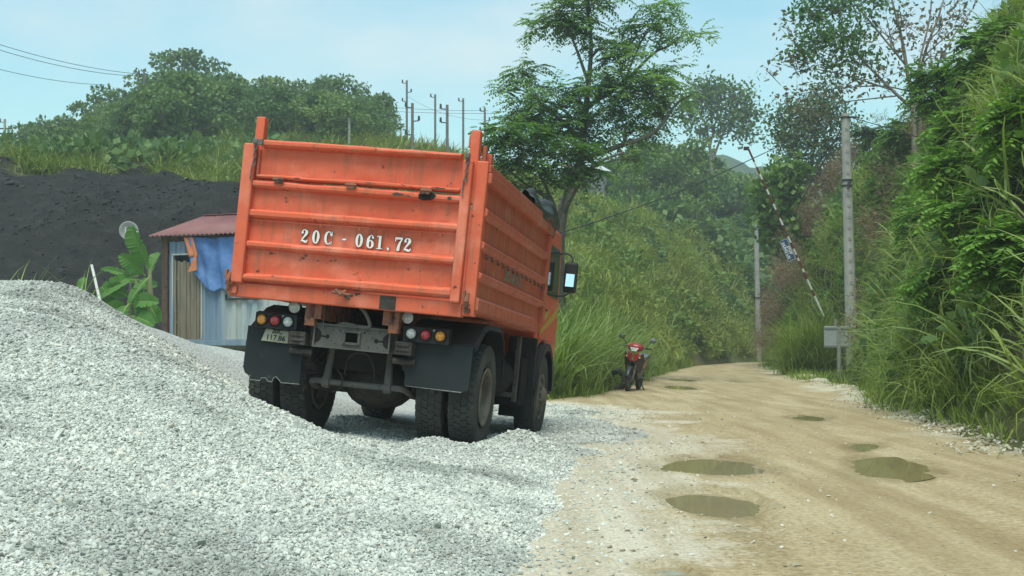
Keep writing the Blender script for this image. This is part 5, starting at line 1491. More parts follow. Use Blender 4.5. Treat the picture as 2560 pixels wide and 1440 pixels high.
# skyline trees one can point to
for px, topy, d, k, label in [(450, 128, 96, 0, 'tallest tree on the wooded hilltop, left of its middle'), (520, 150, 98, 2, 'broad tree just right of the tallest hilltop tree'), (405, 180, 93, 3, 'tree where the overhead wires reach the hilltop wood'),
                              (300, 212, 92, 4, 'flat-topped tree on the left shoulder of the wooded hill'), (235, 255, 90, 1, 'tree halfway down the left shoulder of the wooded hill'), (135, 275, 88, 5, 'small round tree low on the left end of the wood'), (75, 325, 86, 6, 'lowest tree at the left end of the wooded hill'),
                              (590, 185, 96, 6, 'tree in the dip right of the hilltop'), (680, 180, 95, 4, 'tree on the skyline above the truck tailgate\'s left stake'), (735, 200, 97, 2, 'low broad tree on the skyline above the tailgate'), (790, 180, 94, 1, 'pointed tree on the skyline above the tailgate number'),
                              (860, 200, 95, 0, 'dark rounded tree near the right end of the wooded hill'), (925, 205, 92, 5, 'slender ragged tree at the right end of the wooded hill')]:
    x = (px - CX) / FOC * d
    zg = float(terrain(np.array([x]), np.array([float(d)]))[0])
    top = EYE + (HY - topy) / FOC * d
    h = max(3.2, top - zg)
    place_tree('hill_tree', label, x, d, k, h / 7.6 if px != 925 else h / 8.2, 'hill', 'skyline trees of the wooded hill', rngT.uniform(0, 6.28), 1.0)
cnt = 0
for i in range(600):
    px = rngT.uniform(40, 955); d = rngT.uniform(66, 104)
    lim = np.interp(px, [40, 100, 200, 450, 700, 955], [86, 72, 66, 66, 67, 74])
    if d < lim or cnt >= 100:
        continue
    x = (px - CX) / FOC * d
    zg = float(terrain(np.array([x]), np.array([d]))[0])
    sky = np.interp(px, [0, 60, 120, 160, 230, 300, 400, 450, 520, 600, 680, 740, 800, 870, 945, 960], [385, 350, 300, 300, 285, 240, 200, 160, 180, 210, 205, 225, 215, 225, 240, 300])
    hmax = (EYE + (HY - sky - 12) / FOC * d - zg)
    h = min(rngT.uniform(4.2, 7.2), hmax)
    if h < 2.2:
        continue
    place_tree('hill_tree', 'one of the dense dark green trees covering the hill behind the black mound', x, d, int(rngT.integers(7)), h / 7.8, 'hill_light' if rngT.random() < .22 else 'hill', 'trees massed on the left hill', rngT.uniform(0, 6.28), 1.0)
    cnt += 1
cnt = 0
for i in range(600):
    px = rngT.uniform(1440, 1990); d = rngT.uniform(88, 142)
    x = (px - CX) / FOC * d
    zg = float(terrain(np.array([x]), np.array([d]))[0])
    sky = np.interp(px, [1440, 1500, 1560, 1640, 1700, 1760, 1830, 1900, 1990], [420, 400, 360, 340, 345, 385, 395, 430, 440])
    lim = np.interp(px, [1440, 1560, 1700, 1820, 1900, 1990], [92, 90, 88, 96, 102, 105])
    if d < lim or cnt >= 66:
        continue
    hmax = (EYE + (HY - sky - rngT.uniform(0, 40)) / FOC * d - zg)
    h = min(rngT.uniform(5, 9.5), hmax)
    if h < 2.5:
        continue
    place_tree('valley_tree', 'one of the dense trees in the wood behind the grassy slope, right of the hut', x, d, int(rngT.integers(7)), h / 7.8, 'hill_light' if rngT.random() < .3 else 'hill', 'trees of the wood behind the grassy slope', rngT.uniform(0, 6.28))
    cnt += 1
# creeper-covered bushes on the crest of the grassy slope
for px, py, d, k, s, label in [(1575, 440, 80, 0, .42, 'creeper-draped bush on the crest right of the hut'), (1745, 505, 84, 2, .45, 'round creeper-draped bush below the lone tall tree'), (1810, 530, 88, 4, .32, 'small yellow-green bush right of the round creeper bush'), (1870, 560, 92, 6, .5, 'dark creeper thicket left of the far pole')]:
    x = (px - CX) / FOC * d
    r = place_tree('crest_bush', label, x, d, k, s, 'hill_light' if k != 6 else 'hill', None, k * 1.3)
    r['category'] = 'bush'

# ---- grass and ground cover (uncountable)
rg = np.random.default_rng(21)
CL_TALL = [np_mesh('grass_form', *blades(26, 1.5, .16, .030, .28, 1.5, rg)) for _ in range(4)]
CL_MED = [np_mesh('grass_form', *blades(28, .95, .20, .030, .35, 1.1, rg)) for _ in range(4)]
CL_FAR = [np_mesh('grass_form', *blades(22, 1.3, .30, .07, .40, .9, rg, seg=3)) for _ in range(4)]
CL_SHORT = [np_mesh('grass_form', *blades(30, .34, .14, .016, .5, .8, rg, seg=3)) for _ in range(3)]


def leafy_form(n, R, L, w, seed, hz=.7):
    r_ = np.random.default_rng(seed)
    d = unit(r_.normal(size=(n, 3)) + np.array([0, 0, .5])); d[:, 2] = np.abs(d[:, 2])
    P = d * np.array([1, 1, hz]) * R * r_.uniform(.5, 1.05, (n, 1))
    D = unit(d + r_.normal(size=(n, 3)) * .6 + np.array([0, 0, -.3])); W = unit(np.cross(D, unit(d + r_.normal(size=(n, 3)) * .4)))
    s = r_.uniform(.6, 1.3, n)
    return leaf_quads(P, D, W, L * s, w * s)


def up_rot(n, tilt=.12):
    return np.stack([RNG.normal(size=n) * tilt, RNG.normal(size=n) * tilt, RNG.uniform(0, 6.28, n)], 1)


def fresh(ms):
    out = []
    for m_ in ms:
        c = m_.copy(); c.materials.clear(); out.append(c)
    return out


def in_frame_scatter(name, n, y0, y1, px0, px1, mask, forms, mat, smin, smax, label, cat, tilt=.12, sink=.05):
    x, y = sample_frustum(n, y0, y1, px0, px1)
    z = terrain(x, y)
    k = mask(x, y, z) > RNG.uniform(0, 1, len(x))
    x, y, z = x[k], y[k], z[k]
    return scatter(name, np.stack([x, y, z - sink], 1), up_rot(len(x), tilt), RNG.uniform(smin, smax, len(x)), [(f_, mat) for f_ in fresh(forms)], label, cat)


def roadside(x, y):
    return np.maximum(interp_road(y, ROAD_L) - x, x - interp_road(y, ROAD_R))


# the grassy slope in the middle
CL_SLOPE = [np_mesh('grass_form', *blades(30, .85, .28, .050, .45, 1.3, rg, seg=3, hvar=.45)) for _ in range(5)]
HERB = [np_mesh('herb_form', *leafy_form(120, .55, .18, .05, 300 + k, 1.0)) for k in range(5)]
in_frame_scatter('slope_grass', 8000, 38, 98, 1180, 1990, lambda x, y, z: sstep(.2, .7, roadside(x, y)) * (z > .25) * (.15 + .85 * sstep(-.25, .25, fbm(x, y, .35, 3, 81))), CL_SLOPE, LM['grass_dry'], .5, 1.25,
                 'rank yellow-green grass covering the slope behind the motorbike', 'grass', tilt=.3)
in_frame_scatter('slope_herbs', 6500, 40, 98, 1180, 1990, lambda x, y, z: (z > .5) * (.1 + .9 * sstep(-.15, .25, fbm(x, y, .3, 3, 82))), HERB, leafmat('leaf_herb', [(0.117, 0.172, 0.036), (0.185, 0.258, 0.050), (0.253, 0.323, 0.072), (0.328, 0.359, 0.107)], .3, nscale=.25), .45, 1.3,
                 'leafy weeds and creepers among the grass of the slope', 'weeds', tilt=.3)
in_frame_scatter('slope_brush', 1500, 44, 98, 1180, 1990, lambda x, y, z: (z > .8) * sstep(-.05, .3, fbm(x, y, .22, 3, 88)), HERB, LM['hill'], .7, 1.7, 'dark green brush in the hollows of the slope', 'weeds')
in_frame_scatter('slope_bushes', 420, 46, 96, 1200, 1960, lambda x, y, z: (z > 1.2) * sstep(-.1, .2, fbm(x, y, .16, 3, 92)), [np_mesh('scrub_form', *leafy_form(120, 1.0, .26, .085, 380 + k, .9)) for k in range(4)], LM['hill_light'], .6, 1.3, 'rounded leafy bushes dotted over the grassy slope', 'bushes')
# grass below the wood and over the black mound
in_frame_scatter('mound_grass', 7500, 43.5, 68, -120, 1240, lambda x, y, z: sstep(-.3, .8, y - coal_top(x, y)), CL_SLOPE, LM['mound'], .5, 1.2,
                 'bright green grass growing over the top of the black mound', 'grass', tilt=.25)
in_frame_scatter('mound_herbs', 2000, 44, 70, -120, 1240, lambda x, y, z: sstep(.5, 2, y - coal_top(x, y)) * (.15 + .85 * sstep(-.1, .3, fbm(x, y, .2, 3, 89))), HERB, LM['hill_light'], .45, 1.2, 'leafy weeds among the grass above the black mound', 'weeds')
in_frame_scatter('hill_scrub', 3400, 47, 112, -120, 1330, lambda x, y, z: np.where(y > 60, .9, sstep(2, 4, y - coal_top(x, y)) * sstep(-.05, .2, fbm(x, y, .18, 3, 91)) * .8), [np_mesh('scrub_form', *leafy_form(90, 1.15, .40, .13, 320 + k, .9)) for k in range(4)], LM['hill'], .6, 1.25,
                 'low scrub between the trees and along the ridge with the poles', 'scrub')
in_frame_scatter('ridge_grass', 2200, 66, 104, 560, 1330, lambda x, y, z: sstep(780, 960, CX + FOC * x / y) * .9 + .25, CL_FAR, LM['grass_dry'], .9, 1.6, 'brownish grass on the ridge behind the tailgate', 'grass')
in_frame_scatter('valley_scrub', 1500, 84, 150, 1420, 2050, lambda x, y, z: .9 + 0 * x, [np_mesh('scrub_form', *leafy_form(90, 1.4, .46, .15, 340 + k, .9)) for k in range(3)], LM['hill'], .7, 1.5, 'undergrowth below the trees of the valley wood', 'scrub')


# tall cane grass left of the road, around the motorbike
def cane_mask(x, y, z):
    return sstep(.25, .9, interp_road(y, ROAD_L) - x) * (y > 23.5)


CANE = [np_mesh('cane_form', *blades(24, 2.1, .22, .042, .22, 1.25, rg)) for _ in range(4)]
in_frame_scatter('cane_grass', 700, 23.8, 37, 1300, 1640, lambda x, y, z: cane_mask(x, y, z) * sstep(1620, 1540, CX + FOC * x / y) * (CX + FOC * x / y > 1330), CANE, LM['grass_bright'], .55, 1.05, 'tall arching cane grass between the truck and the motorbike', 'grass')
in_frame_scatter('roadside_grass', 4200, 25, 88, 1330, 2020, lambda x, y, z: sstep(.1, .5, interp_road(y, ROAD_L) - x) * sstep(9, 5, interp_road(y, ROAD_L) - x), CL_MED, LM['grass_bright'], .45, 1.15, 'green grass along the left edge of the road', 'grass')
in_frame_scatter('verge_grass', 5600, 23.5, 84, 1330, 1990, lambda x, y, z: sstep(-.05, .2, interp_road(y, ROAD_L) - x + fbm(x, y, .7, 3, 83) * .3) * sstep(2.0, .8, interp_road(y, ROAD_L) - x), CL_SHORT, LM['grass'], .6, 1.2, 'short grass fringing the left edge of the road', 'grass')


# right bank
def bank_scatter(name, n, y0, y1, s0, s1, forms, mat, smin, smax, label, cat, mask=None, hang=.5, sink=.05, power=1.0, baked=True, ypow=1.4):
    y = y0 + (y1 - y0) * RNG.uniform(0, 1, n) ** ypow
    s = s0 + (s1 - s0) * RNG.uniform(0, 1, n) ** power
    x = foot(y) + s
    px = CX + FOC * x / y
    k = (px < 2760) & ((np.abs(px - 2105) > 78) | (y > 39.0) | (RNG.uniform(0, 1, n) < .10))      # the pole and the board stand free
    if mask is not None:
        k &= mask(x, y, s) > RNG.uniform(0, 1, n)
    x, y, s = x[k], y[k], s[k]
    z = terrain(x, y)
    e = .15
    gxn = (terrain(x + e, y) - terrain(x - e, y)) / (2 * e)
    tilt = np.clip(np.arctan(gxn), 0, 1.3) * hang
    rot = []
    for a, b_, c_ in zip(RNG.normal(size=len(x)) * .15, -tilt + RNG.normal(size=len(x)) * .18, RNG.uniform(0, 6.28, len(x))):
        q = (Euler((a, b_, 0)).to_matrix() @ Euler((0, 0, c_)).to_matrix()).to_euler()      # turn, then lean out of the slope
        rot.append((q.x, q.y, q.z))
    rot = np.array(rot); sc = RNG.uniform(smin, smax, len(x)); P = np.stack([x, y, z - sink], 1)
    if baked:
        return bake(name, P, rot, sc, forms, mat, label, cat)
    return scatter(name, P, rot, sc, [(np_mesh('form', *f_), mat) for f_ in forms], label, cat)


B_TALL = [blades(24, 1.15, .18, .021, .40, 2.1, rg, seg=4, hvar=.45) for _ in range(6)]
B_CANE = [blades(13, 1.5, .22, .036, .35, 1.9, rg, seg=5, hvar=.4) for _ in range(5)]
B_SHORT = [blades(18, .34, .14, .018, .5, .8, rg, seg=3) for _ in range(4)]
B_LEAF = [leafy_form(64, .5, .19, .062, 360 + k, .8) for k in range(5)]
bank_scatter('bank_grass', 6400, 11, 66, .1, 8.5, B_TALL, LM['grass'], .55, 1.2, 'long arching grass hanging down the right bank', 'grass', hang=.42, power=1.5, mask=lambda x, y, s: .06 + .94 * sstep(-.2, .1, fbm(x, y, .45, 3, 90) - .08 * (s - 1.5)))
bank_scatter('bank_blades', 1250, 12, 46, .2, 5, B_CANE, LM['grass_bright'], .45, .95, 'broad pale green cane blades arching out of the right bank', 'grass', hang=.45, power=1.3, mask=lambda x, y, s: .3 + .7 * sstep(-.1, .25, fbm(x, y, .3, 3, 84)))
bank_scatter('bank_creepers', 1150, 17, 66, .4, 9, B_LEAF, LM['vine'], .6, 1.5, 'leafy creepers among the grass of the right bank', 'weeds', power=1.2, mask=lambda x, y, s: sstep(-.15, .2, fbm(x, y, .28, 3, 85) + .08 * (s - 2)) * .9 + .08)
bank_scatter('bank_brush', 500, 17, 66, .1, 9, B_LEAF, LM['hill'], .7, 1.6, 'dark low brush between the grasses of the right bank', 'weeds', power=1.3)
bank_scatter('bank_verge_grass', 3600, 13, 66, -2.6, .5, B_SHORT, LM['grass'], .6, 1.25, 'short grass on the verge below the right bank', 'grass', hang=.2,
             mask=lambda x, y, s: sstep(.0, .5, x - interp_road(y, ROAD_R) + fbm(x, y, .6, 3, 86) * .35) * sstep(13, 17, y))
bank_scatter('verge_tufts', 330, 40.8, 50, -1.9, .3, [blades(20, 1.5, .2, .03, .3, 1.1, rg, seg=4) for _ in range(4)], LM['grass'], .5, 1.0, 'tall grass tufts on the verge behind the plain grey board', 'grass', hang=.2,
             mask=lambda x, y, s: sstep(.5, 1.2, x - interp_road(y, ROAD_R)))
# reed thicket hiding the foot of the boom
tx = RNG.uniform(1985, 2088, 75); ty = RNG.uniform(40.9, 42.7, 75); tx = (tx - CX) / FOC * ty
REED = [blades(22, 2.5, .22, .032, .22, 1.5, rg, seg=5, hvar=.35) for _ in range(4)]
bake('verge_reeds', np.stack([tx, ty, terrain(tx, ty) - .05], 1), up_rot(75, .12), RNG.uniform(.65, 1.05, 75), REED, LM['grass'], 'tall reed thicket around the foot of the striped boom', 'grass')
PLUME = []
for k in range(3):
    V, F = blades(7, 1.5, .10, .012, .25, .5, rg, seg=3)
    O = np.zeros((40, 3)); O[:, :2] = rg.normal(size=(40, 2)) * .18; O[:, 2] = rg.uniform(.9, 1.7, 40)
    V2, F2 = leaves_around(O, 6, .10, .15, .011, rg, .5)
    PLUME.append(join([(V, F), (V2, F2)]))
bank_scatter('bank_plumes', 430, 30, 68, -.2, 5, PLUME, LM['plume'], .7, 1.2, 'faded reddish-brown feathery grass plumes on the far part of the right bank', 'grass', hang=.45, ypow=.8, mask=lambda x, y, s: sstep(-.1, .25, fbm(x, y, .22, 3, 87)) * (.35 + .65 * sstep(40, 48, y)))

# shrubs on the right bank, each a thing of its own
def hit(px, py, lift):
    """depth at which the sight line through a pixel first comes within `lift` of the ground"""
    d = np.arange(11, 75, .15)
    x = (px - CX) / FOC * d; z = EYE + (HY - py) / FOC * d
    k = np.where(terrain(x, d) + lift > z)[0]
    return float(d[k[0]]) if len(k) else 60.0


def bank_shrub(name, label, px, py, d, rx, ry, mat, seed, style='frond', leaf=(.16, .040), tips=60, fr=(.5, 8, 6), per_tip=12, spread=.2):
    d = hit(px, py, 1.15)
    c = at(px, py, d)
    zt = float(terrain(np.array([c.x]), np.array([c.y]))[0])
    b_ = Vector((c.x + .25, c.y + .2, min(zt, c.z) - .2))
    s = d / FOC
    rr = np.random.default_rng(seed)
    cl = []
    for k in range(7):
        a = rr.uniform(0, 6.28); q = rr.uniform(.2, .75)
        cl.append(clump_px(px + rx * q * math.cos(a), py + ry * q * math.sin(a), rx * .45, ry * .42, d, tips // 7, rr.uniform(-.4, .3)))
    make_tree(name, label, 'shrub', [[(b_, .05), ((b_ + c) / 2, .04), (c, .02)]], cl, mat, M['bark'], seed, style=style, leaf=leaf, fr=fr, per_tip=per_tip, spread=spread, twig_r=.007)


bank_shrub('fern_leaved_shrub', 'vivid green fern-leaved shrub in the middle of the right bank', 2420, 440, 21, 110, 60, LM['vine'], 401, tips=84)
bank_shrub('fern_leaved_shrub', 'fern-leaved shrub against the sky at the upper right bank', 2380, 215, 26, 110, 65, LM['vine'], 402, tips=84, leaf=(.15, .035))
bank_shrub('fern_leaved_shrub', 'bushy shrub in the top right corner of the bank', 2500, 120, 22, 90, 80, LM['vine'], 403, tips=84)
bank_shrub('fern_leaved_shrub', 'green shrub above the wire right of the concrete pole', 2290, 325, 28, 90, 45, LM['vine'], 404, tips=70)
bank_shrub('fern_leaved_shrub', 'shrub at the right picture edge above the big round leaves', 2540, 300, 19, 60, 60, LM['vine'], 405, tips=63)
bank_shrub('fern_leaved_shrub', 'leafy shrub below the half-bare tree on the bank crest', 2230, 400, 32, 70, 50, LM['round'], 406, style='leaf', leaf=(.16, .06), tips=70)
bank_shrub('fern_leaved_shrub', 'small shrub over the foot of the bank right of the pole', 2330, 540, 24, 80, 40, LM['vine'], 408, style='frond', tips=42)
for k_, (px_, py_, rx_, ry_, lb_) in enumerate(((2470, 520, 90, 45, 'fern-leaved shrub right of the middle of the bank, under the vivid one'), (2330, 300, 80, 50, 'dense fern-leaved shrub left of the big round leaves'), (2180, 350, 60, 40, 'small dark shrub just right of the concrete pole top'),
                                               (2440, 330, 80, 45, 'bright shrub between the sky-line shrub and the vivid fern-leaved one'), (2250, 480, 70, 40, 'light green shrub on the bank beside the middle of the concrete pole'), (2530, 640, 60, 50, 'leafy shrub at the right picture edge halfway down'), (2400, 700, 70, 40, 'low leafy shrub near the foot of the right bank'))):
    bank_shrub('fern_leaved_shrub', lb_, px_, py_, 0, rx_, ry_, LM['vine'] if k_ not in (2,) else LM['hill'], 420 + k_, tips=70)
# big round leaves
DE = hit(2505, 310, 1.7)
r = thing('elephant_ear_plant', 'plant with four big round pale leaves near the right picture edge', 'plant', at(2505, 350, DE))
o0 = np.array(at(2505, 350, DE))
for (px, py, rx, ry, rot) in [(2478, 305, 17, 30, -.5), (2505, 283, 22, 20, .9), (2522, 302, 30, 17, .2), (2500, 328, 22, 16, -.2)]:
    c = np.array(at(px, py, DE - .2)) - o0; s = DE / FOC
    mb = MB(); q = [2 * math.pi * k / 18 for k in range(18)]
    vs = [(0, 0, 0)] + [(rx * s * math.cos(a), .03 + .04 * math.cos(2 * a) - .05 * math.sin(a), ry * s * math.sin(a)) for a in q]
    Mx = Matrix.Translation(Vector(c)) @ Matrix.Rotation(rot, 4, 'Y') @ Matrix.Rotation(-.4, 4, 'X')
    mb.add([Mx @ Vector(v_) for v_ in vs], [(0, k + 1, (k + 1) % 18 + 1) for k in range(18)])
    mb.build('leaf', LM['round'], r, smooth=True)
    mb = MB(); mb.tube([tuple(c), tuple(c * .5 + np.array([.02, .1, -.2])), (0.1, .3, -.6)], .008, 5); mb.build('stalk', LM['round'], r)
# ================================================================== container hut with its door, roof and hanging cloth
CON = Matrix.Translation(at(406, 864, 30)) @ Matrix.Rotation(math.radians(-21), 4, 'Z') @ Matrix.Diagonal((1, 1, 1.03, 1))
hut = thing('container_hut', 'weathered blue container hut with maroon roof and plank door', 'hut', matrix=CON)


def wallmat(name, a, b_, c_, rust):
    m, nt, n, l, b = nodes_of(name)
    b.inputs['Roughness'].default_value = .75
    tc = n.new('ShaderNodeTexCoord')
    mp = n.new('ShaderNodeMapping'); mp.inputs['Scale'].default_value = (5, 5, .5); l.new(tc.outputs['Object'], mp.inputs['Vector'])
    n1 = n.new('ShaderNodeTexNoise'); n1.inputs['Scale'].default_value = 1.0; n1.inputs['Detail'].default_value = 6; l.new(mp.outputs[0], n1.inputs['Vector'])
    r1 = ramp(n, [(.32, a), (.52, b_), (.7, c_)]); l.new(n1.outputs['Fac'], r1.inputs[0])
    n2 = n.new('ShaderNodeTexNoise'); n2.inputs['Scale'].default_value = 4; n2.inputs['Detail'].default_value = 8; n2.inputs['Roughness'].default_value = .7; l.new(mp.outputs[0], n2.inputs['Vector'])
    r2 = ramp(n, [(.60, 0.0), (.70, .8)]); l.new(n2.outputs['Fac'], r2.inputs[0])
    mx = n.new('ShaderNodeMixRGB'); l.new(r2.outputs[0], mx.inputs[0]); l.new(r1.outputs[0], mx.inputs[1]); mx.inputs[2].default_value = rgb(rust)
    l.new(mx.outputs[0], b.inputs['Base Color'])
    return m


M['con_blue'] = wallmat('container_blue', (.15, .22, .31), (.20, .28, .36), (.30, .35, .37), (.17, .12, .09))
M['con_pale'] = wallmat('container_pale', (.34, .38, .38), (.42, .45, .42), (.22, .31, .38), (.24, .17, .10))
M['con_rust'] = pmat('container_rust', (.085, .055, .042), (.13, .08, .058), 4, .9, col3=(.04, .03, .026), s3=12, t3=.55)
M['plank'] = pmat('grey_plank', (.24, .205, .15), (.155, .13, .095), 3, .9, stretch=(6, 6, .6), col3=(.09, .075, .055), s3=5, t3=.62)
M['roof_maroon'] = pmat('maroon_sheet', (.20, .085, .085), (.26, .125, .12), 1.5, .6, col3=(.13, .07, .06), s3=6, t3=.62)


def corrugated(x0, x1, z0, z1, y=0.0, per=.28, dep=.04):
    mb = MB(); xs = [x0]
    pat = [(0, 0), (.25, 0), (.36, 1), (.75, 1), (.86, 0)]
    k0 = math.floor(x0 / per); pts = []
    for k in range(k0, math.ceil(x1 / per) + 1):
        for f, dd in pat:
            xx = (k + f) * per
            if x0 <= xx <= x1:
                pts.append((xx, y + dep * dd))
    if not pts or pts[0][0] > x0 + 1e-6:
        pts.insert(0, (x0, pts[0][1] if pts else y))
    if pts[-1][0] < x1 - 1e-6:
        pts.append((x1, pts[-1][1]))
    n_ = len(pts)
    mb.add([(a, b_, z0) for a, b_ in pts] + [(a, b_, z1) for a, b_ in pts], [(i, i + 1, n_ + i + 1, n_ + i) for i in range(n_ - 1)])
    return mb


corrugated(.17, .29, .14, 2.38).build('wall_panel', M['con_blue'], hut)
corrugated(.29, 1.13, 2.08, 2.38).build('wall_panel', M['con_blue'], hut)
corrugated(1.13, 1.75, .14, 2.38).build('wall_panel', M['con_blue'], hut)
corrugated(1.75, 5.9, .14, 2.38).build('wall_panel', M['con_pale'], hut)
mb = MB(); mb.box(.0, .02, .2, 2.3, .14, 2.38).box(0, 5.98, 2.3, 2.34, .14, 2.38).box(5.96, 5.98, .2, 2.3, .14, 2.38); mb.build('wall', M['con_blue'], hut)
for x0 in (0, 5.82):
    mb = MB(); mb.box(x0, x0 + .16, -.03, .14, 0, 2.50).box(x0 - .01, x0 + .17, -.04, .15, 2.40, 2.52); mb.build('corner_post', M['con_rust'], hut, bevel=.01)
mb = MB(); mb.box(.165, 5.815, -.02, .08, 2.385, 2.49); mb.build('top_beam', M['con_rust'], hut, bevel=.008)
mb = MB(); mb.box(.165, 5.815, -.02, .08, .0, .135); mb.build('bottom_beam', M['con_blue'], hut, bevel=.008)
mb = MB(); mb.box(.17, 5.8, .06, 2.3, .02, .12); mb.build('floor', M['con_rust'], hut)
mb = MB(); mb.box(.288, .325, -.035, .06, .14, 2.10).box(1.095, 1.13, -.035, .06, .14, 2.06).box(.288, 1.13, -.04, .06, 2.062, 2.10); mb.build('door_frame', M['con_pale'], hut, bevel=.004)
dr = MB(); dr.box(.34, 1.09, .012, .03, .5, .58).box(.34, 1.09, .012, .03, 1.5, 1.58)
dr = dr.build('door', M['plank'], hut)
xk = .335
for k, w_ in enumerate((.065, .07, .085, .08, .09, .08, .085, .075, .06)):
    if k == 1:
        xk += .022
    top = 1.93 + [.02, .0, -.02, .01, -.03, -.02, -.05, -.08, -.12][k]
    mb = MB(); mb.box(xk, xk + w_, -.018 + .006 * (k % 3), .010, .03 - .01 * (k % 2), top); mb.build('plank', M['plank'], dr, bevel=.004)
    xk += w_ + .008
# roof: sheets laid skew to the wall
mb = MB()
def roof_pt(u, v, back=False):
    x = -.22 + 6.4 * u + .62 * v
    wv = .016 * math.cos(2 * math.pi * x_of(u) / .125)
    if not back:
        return (x, -.24 + 1.45 * v, 2.50 + .58 * v + wv)
    return (x, 1.21 + 1.4 * (1 - v), 2.50 + .58 * v + wv)
def x_of(u):
    return 6.4 * u
mb.sheet(lambda u, v: roof_pt(u, v), 410, 2)
mb.build('roof_sheet', M['roof_maroon'], hut, smooth=True, solid=.006)
mb = MB(); mb.sheet(lambda u, v: roof_pt(u, v, True), 410, 2); mb.build('roof_sheet', M['roof_maroon'], hut, smooth=True, solid=.006)
mb = MB(); mb.box(.38, 6.85, 1.12, 1.30, 3.085, 3.10); mb.build('ridge_cap', M['roof_maroon'], hut)
mb = MB(); mb.tube([(.80, -.02, 2.17), (1.15, -.05, 2.17)], .035, 8); mb.box(.78, 1.15, -.05, .0, 2.12, 2.145); mb.build('strip_lamp', M['white_paint'], hut)
mb = MB(); mb.box(1.78, 2.75, -.06, -.01, 1.02, 1.07).box(1.78, 1.80, -.06, -.01, 1.02, 1.15); mb.build('window_rail', M['black_metal'], hut)

# blue cloth hanging from the eave
cloth = thing('hanging_tarp', 'blue cloth with orange lining hanging from the hut eave over the door', 'cloth', matrix=CON)
m, nt, n, l, b = nodes_of('blue_cloth')
b.inputs['Roughness'].default_value = .8
tc = n.new('ShaderNodeTexCoord'); n1 = n.new('ShaderNodeTexNoise'); n1.inputs['Scale'].default_value = 5; n1.inputs['Detail'].default_value = 7; l.new(tc.outputs['Object'], n1.inputs['Vector'])
r1 = ramp(n, [(.3, (.055, .135, .33)), (.55, (.085, .19, .42)), (.75, (.14, .26, .47))]); l.new(n1.outputs['Fac'], r1.inputs[0]); l.new(r1.outputs[0], b.inputs['Base Color'])
M['blue_cloth'] = m
M['orange_cloth'] = pmat('orange_cloth', (.60, .21, .10), (.50, .17, .08), 6, .8)


def cloth_pt(u, v):
    z1 = 2.46 - .03 * math.sin(3 * u)
    x = .86 + 1.75 * u
    low = np.interp(u, [0, .12, .2, .34, .42, .50, 1], [1.86, 1.5, 1.28, 1.20, 1.28, 1.24, 1.26])
    x = x + (1 - v) * np.interp(u, [0, .15, 1], [.02, .06, 0])
    z = low + (z1 - low) * v
    y = -.10 - .05 * math.sin(26 * u + 2 * v) * (1 - .5 * v) - .03 * math.sin(11 * u + 1) - .02 * math.sin(9 * v + 7 * u)
    return (x, y, z)


mb = MB(); mb.sheet(cloth_pt, 90, 26); mb.build('cloth', M['blue_cloth'], cloth, smooth=True, solid=.006)
mb = MB(); mb.sheet(lambda u, v: (.70 + .26 * u + .16 * (1 - v) + .02 * v, -.17 - .02 * math.sin(9 * u), 2.0 + .45 * v), 6, 8); mb.build('folded_corner', M['orange_cloth'], cloth, smooth=True, solid=.005)
mb = MB(); mb.add([(.86, -.21, 1.66), (1.12, -.22, 1.70), (1.10, -.22, 2.10), (1.02, -.21, 1.98)], [(0, 1, 2, 3)]); mb.build('folded_corner', M['orange_cloth'], cloth, solid=.005)

# ---- satellite dish
dc = at(322, 577, 28.6)
dish = thing('satellite_dish', 'small grey round satellite dish with a letter K, behind the banana leaves', 'dish', (dc.x, dc.y, 1.0))
mb = MB(); R_ = .215
DM = Matrix.Translation((0, 0, dc.z - 1.0)) @ Matrix.Rotation(math.radians(8), 4, 'Z') @ Matrix.Rotation(math.radians(12), 4, 'X')
mb.sheet(lambda u, v: DM @ Vector((R_ * v * math.cos(2 * math.pi * u), .06 * (1 - v * v), R_ * v * math.sin(2 * math.pi * u))), 30, 6)
ds = mb.build('reflector', pmat('dish_grey', (.42, .42, .40), (.34, .34, .32), 5, .6), dish, smooth=True, solid=.01)
mb = MB(); mb.add([DM @ Vector(p) for p in ((-.09, -.008 + .03, -.07), (.06, .022, -.07), (.06, .022, .08), (-.09, .022, .08))], [(0, 1, 2, 3)]); mb.build('logo_square', M['white_letter'], dish, solid=.004)
text_mesh('logo_letter', 'K', .16, pmat('logo_grey', (.26, .27, .26), None, 9, .7), dish, DM @ Matrix.Translation((-.015, .015, .005)) @ FACE, bold=.008)
mb = MB(); mb.tube([(0, .08, dc.z - 1.02), (.02, .1, .8), (.03, .1, -.2)], .022, 6).tube([(0, .05, dc.z - 1.12), (.05, -.18, dc.z - 1.2), (.06, -.24, dc.z - 1.12)], .01, 5); mb.build('mast', M['steel'], dish)

# ---- banana clump
bn = at(340, 830, 27.5); bn.z = float(terrain(np.array([bn.x]), np.array([bn.y]))[0])
ban = thing('banana_clump', 'clump of banana plants with broad torn leaves left of the hut', 'plant', bn)
M['banana_rib'] = pmat('banana_midrib', (.20, .27, .09), (.26, .32, .12), 6, .6)
M['banana_stem'] = pmat('banana_stem', (.12, .17, .06), (.20, .18, .09), 5, .7)


